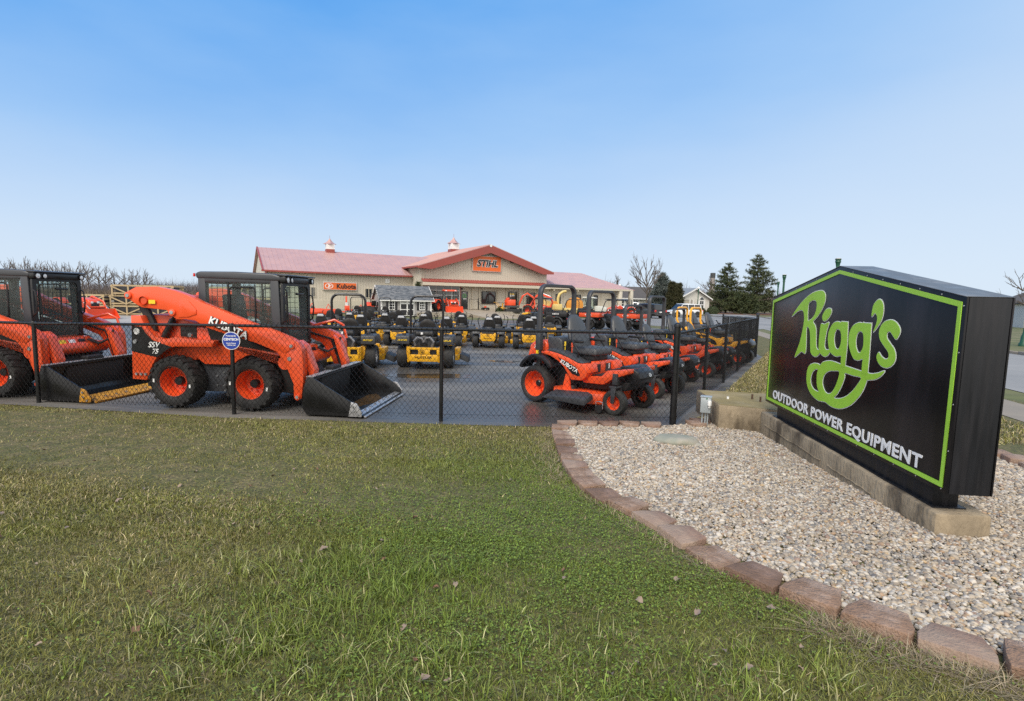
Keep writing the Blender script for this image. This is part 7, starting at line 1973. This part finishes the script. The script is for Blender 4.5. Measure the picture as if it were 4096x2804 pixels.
def bush(label, loc, r):
    n = 1500; v = rng.normal(size=(n, 3)); v /= np.linalg.norm(v, axis=1)[:, None]; v[:, 2] = np.abs(v[:, 2]) * 1.0 - .15
    p = v * r * rng.uniform(.8, 1.03, (n, 1)); p[:, 2] += r * .35
    t1 = rng.normal(size=(n, 3)) * .045; t2 = rng.normal(size=(n, 3)) * .045
    V = np.stack([p - t1, p + t2, p + t1, p - t2], 1).reshape(-1, 3)
    t = thing('round_shrub', label, 'shrub', loc)
    link('foliage', np_mesh('foliage', V, np.arange(4 * n), np.full(n, 4), M_BUSH), t)
    q = MB(); q.sphere((0, 0, r * .3), (r * .82, r * .82, r * .8), nu=14, nv=8); q.build('inner_foliage', M_BUSH, t)
bush('clipped round shrub below the office window, left of the pair', bl(8.0, -3.7, .05), .42)
bush('clipped round shrub below the office window, right of the pair', bl(9.8, -3.7, .05), .5)
pm = thing('push_mower', 'small push lawn mower beside the walk gate', 'lawn mower', bl(7.3, -1.6, .25), R(-20))
q = MB(); q.box((0, 0, .2), (.75, .5, .16)); q.build('deck', M_BLACK, pm, .03)
q = MB(); q.cyl((0, 0, .28), (0, 0, .45), .15, n=12); q.build('engine', M_RED, pm)
for x in (-.3, .3):
    for y in (-.28, .28):
        q = MB(); q.cyl((x, y - .03, .12), (x, y + .03, .12), .12, n=12); q.build('wheel', M_BLACKM, pm)
q = MB(); q.tube([(-.35, -.2, .3), (-1.0, -.2, 1.0), (-1.0, .2, 1.0), (-.35, .2, .3)], .02, 6); q.build('handle', M_BLACK, pm)
sn = thing('snow_blower', 'small yellow snow blower between the round shrubs', 'snow blower', bl(8.9, -2.6, .2), R(-30))
q = MB(); q.prism([(0, 0), (.3, 0), (.34, .2), (.25, .45), (0, .4)], -.32, .32, 'y'); q.build('auger_housing', M_YELLOW, sn, .02)
q = MB(); q.tube([(.1, 0, .4), (.1, 0, .75), (.22, 0, .9)], .07, 8); q.build('chute', M_YELLOW, sn)
q = MB(); q.tube([(-.1, -.2, .3), (-.8, -.22, .95), (-.95, -.22, .95)], .02, 6); q.tube([(-.1, .2, .3), (-.8, .22, .95), (-.95, .22, .95)], .02, 6); q.build('handlebar', M_YELLOW, sn)
q = MB(); q.box((-.25, 0, .4), (.35, .35, .3)); q.build('engine', M_BLACK, sn, .03)
# ------------------------------------------------------------------ trees
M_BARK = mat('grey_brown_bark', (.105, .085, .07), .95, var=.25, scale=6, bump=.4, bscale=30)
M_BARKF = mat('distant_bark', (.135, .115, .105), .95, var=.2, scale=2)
def bare_tree(seed, h, depth, spread=.5, m=M_BARK, trunk_frac=.28, n0=7, upright=.6, r0=None):
    """Returns (trunk mesh, crown mesh): recursive tapered limbs."""
    rr = random.Random(seed); T = MB(); C = MB()
    r0 = r0 or h * .022
    tp = Vector((rr.uniform(-.02, .02) * h, rr.uniform(-.02, .02) * h, h * trunk_frac))
    T.tube([(0, 0, -.15), tuple(tp * .5), tuple(tp)], [r0 * 1.25, r0 * .95, r0 * .85], 8)
    def grow(p, d, l, r, lev):
        q = p + d * l * .5 + Vector((rr.uniform(-1, 1), rr.uniform(-1, 1), rr.uniform(0, 1))) * l * .07
        e = p + d * l
        C.tube([tuple(p), tuple(q), tuple(e)], [r, r * .8, r * .55], 6 if lev < 2 else (4 if lev < 3 else 3))
        if lev >= depth: return
        k = rr.choice((3, 3, 4)) if lev < 2 else rr.choice((2, 3, 3))
        for i in range(k):
            t = rr.uniform(.45, 1.0)
            b = p.lerp(e, t)
            nd = (d + Vector((rr.gauss(0, spread), rr.gauss(0, spread), rr.gauss(.12, .22) * upright))).normalized()
            grow(b, nd, l * rr.uniform(.5, .78), max(r * (.62 if t < .95 else .55), h * .0019), lev + 1)
    # leader
    grow(tp, Vector((rr.gauss(0, .06), rr.gauss(0, .06), 1)).normalized(), h * .36, r0 * .8, 1)
    for i in range(n0):
        a = 2 * math.pi * i / n0 + rr.uniform(-.3, .3)
        b = tp * rr.uniform(.75, 1.0) + Vector((0, 0, rr.uniform(0, h * .22)))
        d = Vector((math.cos(a) * .75, math.sin(a) * .75, rr.uniform(.5, 1.1))).normalized()
        grow(b, d, h * rr.uniform(.24, .34), r0 * .5, 1)
    return T.mesh('trunk', m, 0, 60), C.mesh('crown', m, 0, 60)
def put_tree(name, label, meshes, loc, rz=0, sc=1.0, cat='tree', group=None, sz=None):
    t = thing(name, label, cat, loc, rz, group); t.scale = (sc, sc, sz or sc)
    link('trunk', meshes[0], t); link('crown', meshes[1], t)
    return t
big = bare_tree(3, 9.6, 4, .34, trunk_frac=.24, n0=8, r0=.19, upright=1.1)
put_tree('bare_tree', 'tall bare tree standing behind the parked cars before the houses', big, (21.3, 84, -.4), .6, .82, sz=1.0)
mid = bare_tree(11, 9, 4, .4, trunk_frac=.3, n0=6, upright=1.0)
put_tree('bare_tree', 'bare tree rising behind the right wing roof', mid, (23.2, 120, -.4), 1.2, .85)
put_tree('bare_tree', 'leaning bare tree left of the tall chimney stack', bare_tree(21, 10, 3, .5, n0=4), (49, 130, -.4), 0, 1.0)
put_tree('bare_tree', 'bare tree just left of the chimney stack', bare_tree(22, 10, 3, .5, n0=4), (52, 128, -.4), 2, 1.05)
put_tree('bare_tree', 'thin bare tree at the right edge beyond the sign', bare_tree(5, 9, 4, .5, n0=7), (53.9, 54.5, -.4), .3, .72)
# windbreak of bare trees at the left
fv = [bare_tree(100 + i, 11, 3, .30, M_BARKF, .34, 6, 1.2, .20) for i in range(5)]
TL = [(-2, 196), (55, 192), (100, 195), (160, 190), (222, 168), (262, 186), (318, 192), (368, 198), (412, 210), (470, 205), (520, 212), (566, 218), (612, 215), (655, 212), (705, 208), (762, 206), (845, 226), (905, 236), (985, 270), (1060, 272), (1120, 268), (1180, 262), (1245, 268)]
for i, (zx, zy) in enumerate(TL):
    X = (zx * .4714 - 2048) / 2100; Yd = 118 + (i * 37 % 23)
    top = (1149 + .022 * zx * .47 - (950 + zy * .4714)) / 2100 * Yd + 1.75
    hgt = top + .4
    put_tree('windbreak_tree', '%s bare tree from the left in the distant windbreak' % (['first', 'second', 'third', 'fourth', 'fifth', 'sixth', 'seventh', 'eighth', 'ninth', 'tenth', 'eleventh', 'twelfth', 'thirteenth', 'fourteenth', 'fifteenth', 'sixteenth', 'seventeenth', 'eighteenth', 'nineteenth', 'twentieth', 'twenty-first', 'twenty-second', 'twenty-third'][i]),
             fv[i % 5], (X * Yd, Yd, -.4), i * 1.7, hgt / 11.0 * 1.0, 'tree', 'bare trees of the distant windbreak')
# low brush and woods on the horizon: one mass
def brush(name, label, n, xr, yr, hm, col, cat='woods'):
    xs = rng.uniform(*xr, n); ys = rng.uniform(*yr, n)
    h = hm * (0.45 + 1.1 * fbm(xs, ys, 22)) * rng.lognormal(0, .22, n)
    a = rng.uniform(0, math.pi, n); w = .05 + .05 * rng.random(n)
    lean = rng.normal(0, .28, (n, 2)) * h[:, None]
    z0 = np.full(n, -.45); zb = z0 + h * rng.uniform(0, .65, n)
    V = np.stack([np.stack([xs - np.cos(a) * w, ys - np.sin(a) * w, zb], -1), np.stack([xs + np.cos(a) * w, ys + np.sin(a) * w, zb], -1), np.stack([xs + lean[:, 0], ys + lean[:, 1], z0 + h], -1)], 1)
    c = np.array(col) * rng.uniform(.65, 1.35, (n, 1))
    tag(link(name, np_mesh(name, V.reshape(-1, 3), np.arange(3 * n), np.full(n, 3), mat('twigs', (1, 1, 1), .95, var=.1, attr='col'), np.repeat(c, 3, 0))), label, cat, kind='stuff')
brush('brushland', 'brown leafless brush along the far field edge', 20000, (-160, -22), (112, 150), 1.5, (.15, .115, .085))
brush('distant_woods', 'grey brown leafless woods on the horizon', 30000, (-210, 110), (215, 290), 4.4, (.125, .105, .105))
brush('distant_woods', 'reddish bare woods behind the houses', 13000, (22, 120), (140, 175), 4.2, (.13, .095, .08))

# evergreens: whorled limbs carrying needle tufts
M_NEED = mat('needles', (1, 1, 1), .7, var=.2, scale=3, attr='col')
def conifer(seed, h, rbase, cols, layers, per, droop=.1, tuft=.26, start=.06, gaps=.25, ntuft=10, taper=.9):
    rs = np.random.default_rng(seed); T = MB(); P = []; D = []
    T.tube([(0, 0, -.2), (0, 0, h * .5), (0, 0, h * .98)], [h * .018, h * .012, h * .002], 8)
    for i in range(layers):
        t = start + (1 - start) * (i / layers) ** .95
        L0 = rbase * (1 - t) ** taper + .12
        for k in range(per):
            if rs.random() < gaps * t: continue
            a = 2 * math.pi * (k + rs.random() * .8) / per + i * 2.4
            L = L0 * rs.uniform(.6, 1.15); z0 = h * t
            up = rs.uniform(-droop, .25) + .35 * t
            d = np.array([math.cos(a), math.sin(a), up]); e = np.array([0, 0, z0]) + d * L
            T.tube([(0, 0, z0), tuple(np.array([0, 0, z0]) + d * L * .6 + [0, 0, .03 * L]), tuple(e)], [h * .004, h * .003, h * .0015], 3)
            m = max(3, int(ntuft * L / rbase * 2.2))
            s = rs.uniform(.22, 1.03, m)
            side = rs.normal(0, .16 * L, (m, 3)); side[:, 2] *= .35
            P.append(np.array([0, 0, z0]) + s[:, None] * L * d + side * (1.2 - s)[:, None]); D.append(np.repeat(d[None], m, 0))
    P = np.concatenate(P); D = np.concatenate(D); n = len(P)
    per_t = 7
    c0 = np.repeat(P, per_t, 0); dd = np.repeat(D, per_t, 0) * .6 + rs.normal(0, .75, (n * per_t, 3)); dd /= np.linalg.norm(dd, axis=1)[:, None]
    ln = tuft * rs.uniform(.6, 1.3, (n * per_t, 1)); sd = np.cross(dd, rs.normal(size=(n * per_t, 3))); sd /= np.linalg.norm(sd, axis=1)[:, None]
    V = np.stack([c0 - sd * tuft * .10, c0 + sd * tuft * .10, c0 + dd * ln + sd * tuft * .05, c0 + dd * ln - sd * tuft * .05], 1).reshape(-1, 3)
    cc = np.array(cols)[rs.integers(0, len(cols), n)] * rs.uniform(.7, 1.3, (n, 1))
    C = np.repeat(np.repeat(cc, per_t, 0), 4, 0)
    return T.mesh('trunk', M_BARK, 0, 60), np_mesh('crown', V, np.arange(4 * n * per_t), np.full(n * per_t, 4), M_NEED, C)
gp = [(.052, .070, .026), (.068, .086, .030), (.038, .056, .024), (.085, .098, .036)]
bs = [(.10, .125, .115), (.13, .155, .145), (.075, .10, .09), (.16, .18, .165)]
ab = [(.055, .058, .022), (.075, .066, .025), (.045, .05, .02)]
put_tree('pine_tree', 'taller dark green pine at the right, beside the lamp posts', conifer(1, 11.6, 5.0, gp, 17, 10, .15, .40, .06, .4, 19, .80), (47.4, 103, -.35), .4)
put_tree('pine_tree', 'shorter dark green pine next to the gabled white house', conifer(2, 10.0, 4.6, gp, 15, 10, .15, .38, .06, .45, 18, .80), (42.0, 104, -.35), 2.0)
put_tree('pine_tree', 'low broad pine growing between the two tall pines', conifer(6, 4.2, 3.6, gp, 8, 9, .1, .40, .05, .3, 14, .6), (44.8, 101, -.35), 1.0)
put_tree('spruce_tree', 'blue green spruce behind the black car', conifer(3, 6.9, 2.9, bs, 30, 11, .2, .32, .03, .1, 13, .75), (25.6, 91, -.4), .2)
for i, (x, y, hgt) in enumerate(((26.2, 87, 5.2), (27.3, 87.4, 5.0))):
    put_tree('arborvitae', 'brownish green column arborvitae before the spruce, %s of two' % ('left' if i == 0 else 'right'), conifer(8 + i, hgt, .95, ab, 34, 8, -.2, .22, .02, .05, 12, .35), (x, y, -.4), i, 1.0, 'shrub')
bush('low green shrub at the corner of the gabled white house', (35.2, 92.8, -.35), 1.1); bush('spreading green shrub under the arched window', (32.6, 91.6, -.35), .95)
tw = put_tree('small_conifer', 'small conifer top showing above the shed roof', conifer(12, 3.4, .8, gp, 14, 7, .1, .2, .05, .2, 9), (-10.4, 57.8, -.1), 0, 1.0, 'shrub')

# ------------------------------------------------------------------ lamp posts, chimney stack, white rail fence
M_LGREEN = mat('green_lamp_paint', (.012, .075, .042), .45, var=.15)
M_GLOBE = mat('white_globe', (.75, .76, .76), .3, var=.05)
def lamp(label, loc, h, globe=False, r=.065):
    t = thing('lamp_post', label, 'lamp post', loc, 0, 'green lamp posts along the road')
    q = MB(); q.lathe([(r * 3.2, 0), (r * 3.2, .12), (r * 2.4, .2), (r * 2.1, .5), (r * 1.5, .62), (r * 1.2, .75)], 14, 0, 'z'); q.build('base', M_LGREEN, t)
    q = MB(); q.lathe([(r * 1.2, .7), (r, h * .5), (r * .92, h - .45)], 14, 0, 'z'); q.build('pole', M_LGREEN, t)
    q = MB(); q.lathe([(r * .92, h - .46), (r * 1.25, h - .40), (r * 1.0, h - .36), (r * 1.5, h - .16), (r * 1.9, h - .12), (r * 1.6, h - .06), (r * 2.0, h), (.01, h)], 14, 0, 'z'); q.build('capital', M_LGREEN, t)
    if globe:
        q = MB(); q.sphere((0, 0, h + .2), .21, nu=16, nv=10); q.build('globe', M_GLOBE, t)
    else:
        q = MB(); q.lathe([(r * 1.6, h), (r * 1.9, h + .03), (r * 1.2, h + .06), (.01, h + .06)], 12, 0, 'z'); q.build('globe_seat', M_WFRAME, t)
    return t
lamp('green lamp post rising behind the peak of the black sign', (14.5, 23.8, -.13), 3.9)
lamp('green lamp post left of the sign, taller of the close pair', (17.3, 33.9, -.2), 3.75)
lamp('green lamp post left of the sign, shorter of the close pair', (24.0, 48.0, -.32), 4.0)
lamp('green lamp post across the road at the right edge', (25.95, 26.6, -.15), 3.9)
lamp('green lamp post far behind the right roof slope of the sign', (30.6, 37.5, -.24), 3.3)
lamp('green lamp post with white globe before the gabled house', (28.0, 80.0, -.4), 4.0, True)
lamp('green lamp post with white globe before the bare tree', (17.3, 86, -.4), 4.3, True)
ck = thing('chimney_stack', 'tall grey chimney stack with dark top on the horizon', 'chimney', (77, 205, -.4))
q = MB(); q.lathe([(1.7, 0), (1.25, 4), (1.0, 7), (.92, 8.6), (1.08, 8.8), (1.08, 9.1), (.9, 9.3), (.88, 11.5)], 16, 0, 'z'); q.build('shaft', mat('grey_stack', (.26, .24, .23), .9, var=.15), ck)
q = MB(); q.lathe([(.94, 11.4), (.94, 13.2), (.7, 13.3), (.01, 13.3)], 16, 0, 'z'); q.build('dark_top', mat('sooty_stack', (.06, .065, .07), .9), ck)
wf = thing('white_post_fence', 'short white post fence beside the white car', 'fence', (24.6, 74.5, -.4), R(20))
for x in (0, .8):
    q = MB(); q.box((x, 0, .6), (.14, .14, 1.2)); q.build('post', M_WHITE, wf)
for z in (.35, .7, 1.05):
    q = MB(); q.box((.4, 0, z), (.7, .05, .12)); q.build('rail', M_WHITE, wf)
